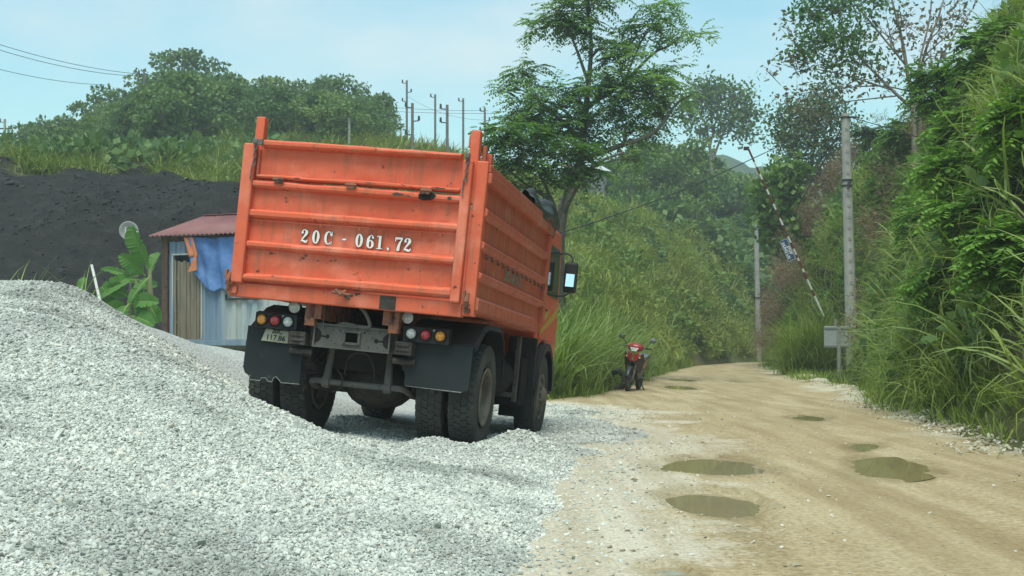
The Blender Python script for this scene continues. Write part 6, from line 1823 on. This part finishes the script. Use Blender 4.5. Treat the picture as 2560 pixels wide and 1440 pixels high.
def banana_leaf(bpx, tpx, wpx, d0, d1, seed, arch=.12, roll=0.0):
    r_ = np.random.default_rng(seed)
    A, B = np.array(at(*bpx, d0)) - np.array(bn), np.array(at(*tpx, d1)) - np.array(bn)
    L = np.linalg.norm(B - A); s = d0 / FOC; w = wpx * s * 1.3
    t_ = (B - A) / L
    face = np.array([0, -1., .35]) + roll * np.array([1., 0, 0]); side = unit(np.cross(t_, face)); nrm = unit(np.cross(side, t_))
    n_ = 30; vs = []
    for i in range(n_ + 1):
        t = i / n_
        c = A + (B - A) * t + nrm * arch * L * 4 * t * (1 - t) * .5 + np.array([0, 0, -1]) * arch * L * t * t * .8
        prof = (math.sin(math.pi * min(max((t - .06) / .96, 0), 1)) ** .55) * (1 if t < .75 else 1 - .15 * (t - .75))
        tear = [1 - (.35 * r_.random() if r_.random() < .28 else .04 * r_.random()) for _ in range(2)]
        for sg, k in ((-1, 0), (0, 0), (1, 1)):
            q = c + side * sg * w * .5 * prof * (tear[k] if sg else 1) + nrm * (.22 * w * prof if sg else 0) + t_ * (.10 * w * abs(sg))
            vs.append(tuple(q))
    mb = MB(); mb.add(vs, [(3 * i + k, 3 * i + k + 1, 3 * i + 4 + k, 3 * i + 3 + k) for i in range(n_) for k in (0, 1)])
    lf = mb.build('leaf', LM['banana'], ban, smooth=False)
    mb = MB(); mb.tube([tuple(np.array(vs[3 * i + 1]) - nrm * .004) for i in range(0, n_, 3)], [.014 * (1 - i / n_) + .004 for i in range(0, n_, 3)], 5); mb.build('midrib', M['banana_rib'], lf)


for k, a in enumerate([((376, 674), (330, 558), 44, 27.3, 27.0), ((364, 690), (302, 628), 34, 27.2, 26.9), ((345, 690), (243, 730), 30, 27.2, 26.6), ((322, 742), (268, 716), 34, 27, 26.7), ((338, 700), (252, 662), 16, 27.3, 27.3), ((376, 694), (400, 622), 30, 27.6, 27.8),
                       ((376, 690), (322, 752), 20, 27.1, 26.7), ((323, 762), (396, 744), 32, 26.9, 26.6), ((323, 780), (258, 762), 32, 26.8, 26.4), ((325, 790), (385, 806), 34, 26.8, 26.5), ((330, 720), (392, 706), 26, 27.4, 27.4), ((322, 760), (300, 806), 30, 26.7, 26.4), ((372, 760), (398, 800), 30, 26.9, 26.8), ((300, 740), (240, 780), 24, 26.9, 26.6), ((360, 720), (345, 780), 30, 27, 26.7), ((350, 700), (312, 700), 26, 27.5, 27.3),
                       ((200, 735), (214, 690), 20, 26.5, 26.6)]):
    banana_leaf(*a, seed=500 + k, arch=.10 + .05 * (k % 3), roll=.25 * ((k % 5) - 2))
for (p0, p1, r0) in (((324, 850), (323, 740), .06), ((378, 850), (374, 672), .075), ((345, 850), (340, 700), .05)):
    a, b_ = at(*p0, 27.3) - bn, at(*p1, 27.3) - bn
    mb = MB(); mb.tube([tuple(a + Vector((0, 0, -1.0))), tuple(a), tuple((a + b_) / 2), tuple(b_)], [r0 * 1.3, r0 * 1.2, r0, r0 * .5], 10); mb.build('stem', M['banana_stem'], ban, smooth=True)

# bare stake, young cane and grass tuft behind the heap
p0, p1 = at(246, 735, 26), at(229, 662, 26.1)
mb = MB(); mb.tube([(p0 - p1) * 3 , Vector((0, 0, 0))], [.032, .028], 8); o = mb.build('stake', M['white_paint']); o.location = p1
tag(o, 'pale leaning stake left of the banana plants', 'stake')
for (px, py, d, label, n_, h_) in ((200, 745, 22, 'thin cane plant with drooping leaves above the heap', 10, 1.0), (60, 730, 22, 'grass tuft showing over the top of the gravel heap', 34, .62)):
    c = at(px, py, d); c.z = max(float(gravel_z(np.array([c.x]), np.array([c.y]))[0][0]), float(terrain(np.array([c.x]), np.array([c.y]))[0]))
    top = EYE + (HY - (py - (85 if n_ == 10 else 60))) / FOC * d - c.z
    r_ = np.random.default_rng(int(px)); V, F = blades(n_, top * 1.15, .05 if n_ == 10 else .28, .035, .15, 1.1, r_)
    t = thing('cane_plant' if n_ == 10 else 'grass_tuft', label, 'plant' if n_ == 10 else 'grass', c)
    link('leaves', np_mesh('leaves', V, F), LM['grass_bright'], t)
    mb = MB(); mb.tube([(0, 0, -.2), (.02, 0, top * .55)], [.02, .012], 6); mb.build('stem', M['banana_stem'], t)

# ---- tin-roofed hut on the slope
hp = at(1490, 428, 84); hp.z = EYE + (HY - 442) / FOC * 84
sh = thing('hillside_hut', 'tiny tin-roofed hut on the crest of the grassy slope', 'hut', hp, math.radians(18))
mb = MB(); mb.box(-.55, .55, -.45, .45, -1.6, .42); mb.build('wall', pmat('grey_boards', (.14, .15, .15), (.22, .23, .23), 4, .85, stretch=(1, 1, 6)), sh)
mb = MB(); mb.add([(-.75, -.65, .44), (.85, -.65, .30), (.70, .6, .80), (-.80, .6, .86)], [(0, 1, 2, 3)]); mb.build('roof', pmat('tin_roof', (.55, .57, .55), (.45, .47, .45), 3, .5), sh, solid=.03)
mb = MB(); mb.box(-1.9, -.7, .4, 1.4, -.9, .62); mb.build('side_room', M['con_rust'], sh)
mb = MB(); mb.add([(-2.1, .2, .66), (-.68, .2, .66), (-.68, 1.5, .92), (-2.1, 1.5, .92)], [(0, 1, 2, 3)]); mb.build('roof', M['roof_maroon'], sh, solid=.03)

# ---- utility poles on the ridge
def ridge_pole(px, top, d, r, label, arms=2, mat='wood_dark', cross=False):
    x = (px - CX) / FOC * d
    zg = float(terrain(np.array([x]), np.array([float(d)]))[0]) - .3
    H_ = EYE + (HY - top) / FOC * d - zg
    t = thing('utility_pole', label, 'pole', (x, d, zg), group='thin poles on the skyline')
    mb = MB(); mb.tube([(0, 0, 0), (0, 0, H_)], [r * 1.25, r], 8); mb.build('shaft', M[mat], t)
    for k in range(arms):
        z = H_ - .25 - .75 * k; s = -1 if k != 1 else (1 if arms > 2 else -1)
        mb = MB(); mb.tube([(0, 0, z), (s * .34, 0, z + .03), (s * .36, 0, z + .22)], .035, 6).tube([(s * .36, 0, z + .05), (s * .36, 0, z + .30)], [.08, .06], 6); mb.build('insulator', M['black_metal'], t)
    if cross:
        mb = MB(); mb.box(-.6, .6, -.06, .06, H_ - 1.15, H_ - 1.03).box(-.55, .55, -.05, .05, H_ - .75, H_ - .66); mb.build('crossarm', M['black_metal'], t)
    return t


ridge_pole(1017, 201, 105, .085, 'tallest thin pole on the ridge, leftmost of the row', 3)
ridge_pole(1031, 258, 70, .075, 'nearer pole just right of the tallest ridge pole', 3)
ridge_pole(1088, 236, 105, .085, 'thin ridge pole between the tallest and the nearer middle pole', 1)
ridge_pole(1118, 262, 70, .075, 'nearer ridge pole right of the tailgate top middle', 2)
ridge_pole(1158, 246, 105, .085, 'thin ridge pole left of the tailgate\'s right stake', 1)
ridge_pole(1212, 271, 100, .085, 'rightmost ridge pole next to the feathery tree', 3)
ridge_pole(873, 296, 71, .07, 'pale short pole with U-shaped bracket before the dark wood', 1, 'concrete')
ridge_pole(12, 298, 95, .10, 'lone pole with cross-arms at the far left edge', 1, 'concrete', True)
ridge_pole(360, 178, 90, .08, 'pole top among the trees where the wires end', 1)
ridge_pole(37, 344, 100, .07, 'stub of a pole just right of the lone far left pole', 0)


def cable(label, pts, r, sag=0.0):
    P = [Vector(p) for p in pts]
    if len(P) == 2:
        A, B = P
        P = [A + (B - A) * t - Vector((0, 0, sag * 4 * t * (1 - t))) for t in np.linspace(0, 1, 17)]
    else:
        P = [Vector(q) for q in catmull(P, 6)]
    mb = MB(); mb.tube([p - P[0] for p in P], r, 5)
    o = mb.build('overhead_cable', M['wire'], smooth=True); o.location = P[0]
    return tag(o, label, 'cable', 'overhead cables')


cable('upper of the two close wires at the top left', [at(-60, 92, 70), at(360, 186, 90)], .018, .35)
cable('lower of the two close wires at the top left', [at(-60, 106, 70), at(358, 191, 90)], .018, .4)
cable('lowest wire at the left running into the wood', [at(-60, 158, 70), at(262, 212, 88)], .016, .25)
cable('upper wire strung between the ridge poles', [at(940, 264, 104), at(1220, 276, 100)], .015, .15)
cable('lower wire strung between the ridge poles', [at(940, 276, 104), at(1250, 283, 100)], .015, .1)
cable('slack wire from the tallest ridge pole down to the nearer ones', [at(1017, 240, 105), at(1212, 300, 100)], .010, .5)

# ---- big concrete pole with its cables
bp_ = at(2132, 945, 40); bp_.z = float(terrain(np.array([bp_.x]), np.array([bp_.y]))[0]) - .3
tp_ = at(2113, 284, 40)
pole = thing('concrete_pole', 'tall tapering concrete utility pole at the foot of the right bank', 'pole', bp_)
ax = tp_ - bp_
mb = MB(); mb.tube([(0, 0, 0), tuple(ax * .5), tuple(ax)], [.20, .165, .13], 10); mb.build('shaft', M['concrete'], pole)
for k in range(16):
    t = .34 + k * .040
    c = ax * t; rr = .20 - .07 * t
    mb = MB(); mb.box(c.x - .05, c.x + .05, c.y - rr - .006, c.y - rr + .03, c.z - .055, c.z + .055); mb.build('recess_shade', pmat('pole_recess_shade', (.24, .24, .21), (.30, .3, .27), 6, .9) if k == 0 else bpy.data.materials['pole_recess_shade'], pole, bevel=.01)  # box stands proud; its darker colour paints the shade of a recess
for t in (.985, .755, .735):
    c = ax * t; rr = .205 - .07 * t
    mb = MB(); mb.lathe([(-.03, rr - .01), (-.03, rr + .012), (.03, rr + .012), (.03, rr - .01)], 'z', 12, tuple(c)); mb.build('band', M['black_metal'], pole)
c = ax * .745
mb = MB(); mb.box(c.x - .03, c.x + .05, c.y - .24, c.y - .16, c.z - .10, c.z + .02).tube([(c.x, c.y - .2, c.z - .05), (c.x - .06, c.y - .26, c.z - .22)], .02, 6); mb.build('clamp', M['black_metal'], pole)
c = ax * .985
mb = MB(); mb.tube([(c.x - .13, c.y - .1, c.z), (c.x - .42, c.y - .1, c.z - .06)], [.035, .02], 6).tube([(c.x + .1, c.y - .1, c.z), (c.x + .4, c.y - .1, c.z)], [.035, .02], 6); mb.build('dead_end_clamp', M['black_metal'], pole)
hook = at(2098, 292, 40)
cable('cable sagging from the concrete pole leftwards across the grassy slope', [hook, at(1900, 388, 37), at(1700, 478, 34), at(1500, 551, 31), at(1380, 588, 29.5)], .014)
cable('steep guy cable from the concrete pole into the bank', [at(2107, 315, 40), at(1996, 512, 40)], .016, .05)
cable('cable from the concrete pole to the right picture edge', [at(2120, 292, 40), at(2240, 325, 33), at(2330, 352, 28), at(2440, 345, 22), at(2600, 296, 16)], .013)
# second, farther pole
b7 = at(1897, 880, 72); b7.z = float(terrain(np.array([b7.x]), np.array([b7.y]))[0]) - .2
t7 = at(1890, 545, 72)
p2_ = thing('concrete_pole', 'farther slim concrete pole in front of the grassy slope', 'pole', b7)
a7 = t7 - b7
mb = MB(); mb.tube([(0, 0, 0), tuple(a7)], [.17, .125], 10); mb.build('shaft', M['concrete'], p2_)
c = a7 * .46
mb = MB(); mb.lathe([(-.03, .15), (-.03, .19), (.03, .19), (.03, .15)], 'z', 10, tuple(c)).box(c.x + .1, c.x + .35, c.y - .1, c.y, c.z - .03, c.z + .08); mb.build('band', M['black_metal'], p2_)

# ---- barrier boom with sign
A, B = at(2090, 859, 43.2), at(1871, 372, 43)
gz0 = float(terrain(np.array([A.x]), np.array([A.y]))[0])
boom = thing('barrier_boom', 'raised red and white striped barrier boom with a blue stop sign', 'barrier', (A.x, A.y, gz0))
o0 = Vector((A.x, A.y, gz0)); ax = B - A; L = ax.length; dirv = ax.normalized()
mb = MB(); mb.tube([tuple(A - o0), tuple(B - o0)], [.036, .030], 10); mb.build('boom', M['white_paint'], boom)
tt = 0.0; k = 0
for a0, a1 in (((q0 + .28) / 1.28, (q1 + .28) / 1.28) for q0, q1 in ((-.2, -.1), (.035, .075), (.145, .19), (.215, .265), (.345, .385), (.425, .50), (.545, .60), (.64, .70), (.735, .80), (.835, .88), (.915, 1.0), (.285, .305))):
    mb = MB(); p, q = A + ax * a0 - o0, A + ax * a1 - o0
    mb.tube([tuple(p), tuple(q)], .0392 - .006 * a0, 10); mb.build('red_band', M['red_paint'], boom)
mb = MB(); q = B - o0; mb.box(q.x - .16, q.x + .02, q.y - .05, q.y + .05, q.z - .05, q.z + .07); mb.build('end_cap', M['black_metal'], boom, bevel=.01)
mb = MB(); mb.box(-.09, .09, .05, .23, -.3, A.z - gz0 + .12); mb.build('pivot_post', M['con_rust'], boom, bevel=.01)
mb = MB(); q = A - dirv * .55 - o0; mb.box(q.x - .14, q.x + .14, q.y - .1, q.y + .1, q.z - .2, q.z + .12); mb.build('counterweight', M['con_rust'], boom, bevel=.02)
# the sign hangs on the left of the boom, its lines run down along it
xd = (-dirv).normalized(); zd = Vector((0, -1, 0)); yd = zd.cross(xd).normalized()
SC = at(1969, 625, 42.9)
SM = Matrix((( xd.x, yd.x, zd.x, SC.x - o0.x), (xd.y, yd.y, zd.y, SC.y - o0.y), (xd.z, yd.z, zd.z, SC.z - o0.z), (0, 0, 0, 1)))
mb = MB()
for v in [(x, y, z) for z in (-.01, .01) for y in (-.17, .17) for x in (-.35, .35)]:
    pass
mb.box(-.37, .37, -.13, .13, -.01, .01, SM); sb_ = mb.build('sign_board', M['blue_sign'], boom)
mb = MB(); mb.box(-.37, .37, .122, .13, .011, .014, SM).box(-.37, .37, -.13, -.122, .011, .014, SM).box(-.37, -.362, -.121, .121, .011, .014, SM).box(.362, .37, -.121, .121, .011, .014, SM); mb.build('sign_border', M['white_letter'], sb_)
text_mesh('sign_text', 'STOP', .125, M['white_letter'], sb_, SM @ Matrix.Translation((.03, .055, .014)), bold=.004)
text_mesh('sign_text', 'D\u1eeaNG L\u1ea0I', .125, M['white_letter'], sb_, SM @ Matrix.Translation((0, -.06, .014)), bold=.004)

# ---- plain board on a post
q = at(2096, 930, 39); q.z = float(terrain(np.array([q.x]), np.array([q.y]))[0]) - .2
sg = thing('blank_sign', 'plain pale grey board on a post in the grass beside the concrete pole', 'sign', q)
zc = at(2100, 842, 39).z - q.z
mb = MB(); mb.box(-.44, .50, -.02, .02, zc - .35, zc + .33); mb.build('board', pmat('sign_back', (.33, .37, .36), (.27, .31, .30), 3, .55), sg, bevel=.01)
mb = MB(); mb.box(-.05, .05, -.075, -.022, 0, zc + .34).box(-.11, -.07, .022, .06, zc + .2, zc + .55); mb.build('post', pmat('post_grey', (.2, .21, .2), (.26, .27, .26), 4, .7), sg)
mb = MB(); mb.box(-.45, .51, -.045, -.0205, zc + .25, zc + .29).box(-.45, .51, -.045, -.0205, zc - .30, zc - .26); mb.build('rail', bpy.data.materials['post_grey'], sg)

# ================================================================== motorbike, front towards us, leaning on its stand
mp_ = at(1582, 976, 29); mp_.z = float(np.maximum(road_z(np.array([mp_.x]), np.array([mp_.y])), terrain(np.array([mp_.x]), np.array([mp_.y])))[0]) + .0
BK = Matrix.Translation(mp_) @ Matrix.Rotation(math.radians(180 - 17), 4, 'Z') @ Matrix.Rotation(math.radians(-9), 4, 'Y')
bike = thing('motorbike', 'small red and black motorbike parked at the left road edge', 'motorbike', matrix=BK)
M['bike_red'] = pmat('bike_red', (.30, .022, .022), (.22, .018, .018), 5, .3, spec=.5)
M['bike_black'] = pmat('bike_black', (.02, .021, .022), (.035, .036, .037), 6, .4, spec=.5)
M['bike_grey'] = pmat('bike_grey', (.10, .11, .115), (.14, .15, .155), 6, .5)


def bike_wheel(y):
    mb = MB(); mb.lathe([(-.02, .225), (-.012, .20), (.012, .20), (.02, .225)], 'x', 24, close=True)
    mb.lathe([(-.05, 0), (-.05, .05), (.05, .05), (.05, 0)], 'x', 12)
    for k in range(5):
        a = 2 * math.pi * k / 5
        mb.tube([(0, .04 * math.cos(a), .04 * math.sin(a)), (0, .21 * math.cos(a), .21 * math.sin(a))], .014, 5)
    o = mb.build('wheel', M['bike_grey'], bike); o.location = (0, y, .28)
    mb = MB(); mb.lathe([(.042 * math.cos(a), .245 + .042 * math.sin(a)) for a in [2 * math.pi * k / 10 for k in range(10)]], 'x', 28, close=True); mb.build('tyre', M['rubber'], o, smooth=True)


bike_wheel(.62); bike_wheel(-.60)
for s in (1, -1):
    mb = MB(); mb.tube([(s * .075, .62, .28), (s * .075, .55, .50), (s * .07, .46, .78)], [.026, .022, .02], 8); mb.build('fork_leg', M['steel'], bike)
    mb = MB(); mb.tube([(s * .22, .36, 1.00), (s * .24, .36, 1.06), (s * .30, .36, 1.13), (s * .34, .37, 1.17)], .009, 5); ms_ = mb.build('mirror_stem', M['bike_black'], bike)
    mb = MB(); mb.sheet(lambda u, v, s=s: (s * .36 + .075 * math.cos(2 * math.pi * u) * math.sin(math.pi * v), .385 - .03 * math.cos(math.pi * v), 1.20 + .055 * math.sin(2 * math.pi * u) * math.sin(math.pi * v)), 16, 8); mb.build('mirror', M['bike_black'] if s > 0 else M['bike_grey'], ms_, smooth=True)
    mb = MB(); mb.add([(s * .03, .60, .74), (s * .20, .48, .90), (s * .23, .34, .72), (s * .16, .30, .42), (s * .06, .50, .52)], [(0, 1, 2, 3, 4)]); mb.build('leg_shield', M['bike_black'], bike, solid=.03, bevel=.01)
    mb = MB(); mb.add([(s * .02, .62, .86), (s * .13, .56, .90), (s * .11, .58, .74), (s * .03, .64, .66)], [(0, 1, 2, 3)]); mb.build('fairing_panel', M['bike_red'], bike, solid=.025, bevel=.008)
    mb = MB(); mb.lathe([(.0, .0), (.012, .02), (.02, .028)], 'y', 10, (s * .15, .55, .80)); mb.build('indicator', M['lens_amber'], bike, smooth=True)
    mb = MB(); mb.tube([(s * .10, -.05, .32), (s * .26, -.05, .31)], .018, 6); mb.build('foot_peg', M['bike_black'], bike)
mb = MB(); arc = [(.62 + .305 * math.cos(a), .28 + .305 * math.sin(a)) for a in [math.radians(10 + 130 * k / 10) for k in range(11)]]
mb.add([(x, y, z + (0 if abs(x) < .01 else -.03)) for x in (-.06, 0, .06) for y, z in arc], [(j * 11 + i, j * 11 + i + 1, (j + 1) * 11 + i + 1, (j + 1) * 11 + i) for j in range(2) for i in range(10)]); mb.build('front_mudguard', M['bike_black'], bike, smooth=True, solid=.008)
mb = MB(); mb.tube([(-.34, .30, 1.0), (-.2, .36, 1.0), (0, .40, .97), (.2, .36, 1.0), (.34, .30, 1.0)], .018, 8); mb.build('handlebar', M['bike_black'], bike, smooth=True)
mb = MB(); mb.sheet(lambda u, v: (.19 * math.cos(math.pi * (u - .5)) * math.sin(math.pi * v) * (1 if u < 2 else 1) * 1.0 * (1 if True else 0) if False else .19 * math.cos(2 * math.pi * u) * math.sin(math.pi * v), .44 + .13 * math.cos(math.pi * v), 1.0 + .10 * math.sin(2 * math.pi * u) * math.sin(math.pi * v)), 20, 10); mb.build('headlight_cowl', M['bike_red'], bike, smooth=True)
mb = MB(); mb.add([(-.10, .565, .99), (.10, .565, .99), (.06, .58, .91), (-.06, .58, .91)], [(0, 1, 2, 3)]); mb.build('headlight', M['lens_white'], bike, solid=.03, bevel=.008)
mb = MB(); mb.prism([(.30, .42), (.36, .70), (.20, .60), (-.15, .50), (-.55, .62), (-.60, .50), (-.2, .28), (.15, .26)], 0, -.11, .11); fix_normals(mb.build('engine_body', M['bike_black'], bike, bevel=.03))
mb = MB(); mb.prism([(-.05, .66), (-.10, .76), (-.45, .80), (-.72, .86), (-.74, .80), (-.45, .70)], 0, -.13, .13); fix_normals(mb.build('seat', M['bike_grey'], bike, bevel=.04))
mb = MB(); mb.prism([(-.15, .50), (-.10, .68), (-.45, .70), (-.80, .82), (-.85, .76), (-.5, .52)], 0, -.115, .115); fix_normals(mb.build('tail_body', M['bike_red'], bike, bevel=.03))
mb = MB(); mb.tube([(.14, .1, .24), (.16, -.3, .26), (.17, -.75, .36)], [.03, .05, .055], 10); mb.build('exhaust', M['bike_grey'], bike, smooth=True)
mb = MB(); mb.tube([(-.12, .0, .26), (-.26, -.06, .03)], .014, 6); mb.build('side_stand', M['bike_black'], bike)
# dark tyre in the grass beside it
tq = at(1541, 962, 29.6); tq.z = float(terrain(np.array([tq.x]), np.array([tq.y]))[0]) + .27
mb = MB(); mb.lathe([(.07 * math.cos(a), .21 + .075 * math.sin(a)) for a in [2 * math.pi * k / 10 for k in range(10)]], 'x', 28, close=True)
o = mb.build('loose_tyre', M['rubber'], smooth=True); o.location = tq; o.rotation_euler = (0, .15, math.radians(60))
tag(o, 'black round tyre standing in the grass left of the motorbike', 'tyre')
# ================================================================== thin haze in the air
mb = MB(); mb.box(-320, 320, -20, 540, -3, 36)
m = bpy.data.materials.new('haze_air'); m.use_nodes = True
n = m.node_tree.nodes; n.clear()
out = n.new('ShaderNodeOutputMaterial'); pv = n.new('ShaderNodeVolumePrincipled')
pv.inputs['Color'].default_value = (.88, .97, .97, 1); pv.inputs['Density'].default_value = .0015; pv.inputs['Anisotropy'].default_value = .15
m.node_tree.links.new(pv.outputs[0], out.inputs['Volume'])
hz_o = mb.build('haze', m)
tag(hz_o, 'thin bluish haze veiling the far hills', 'haze', kind='stuff')
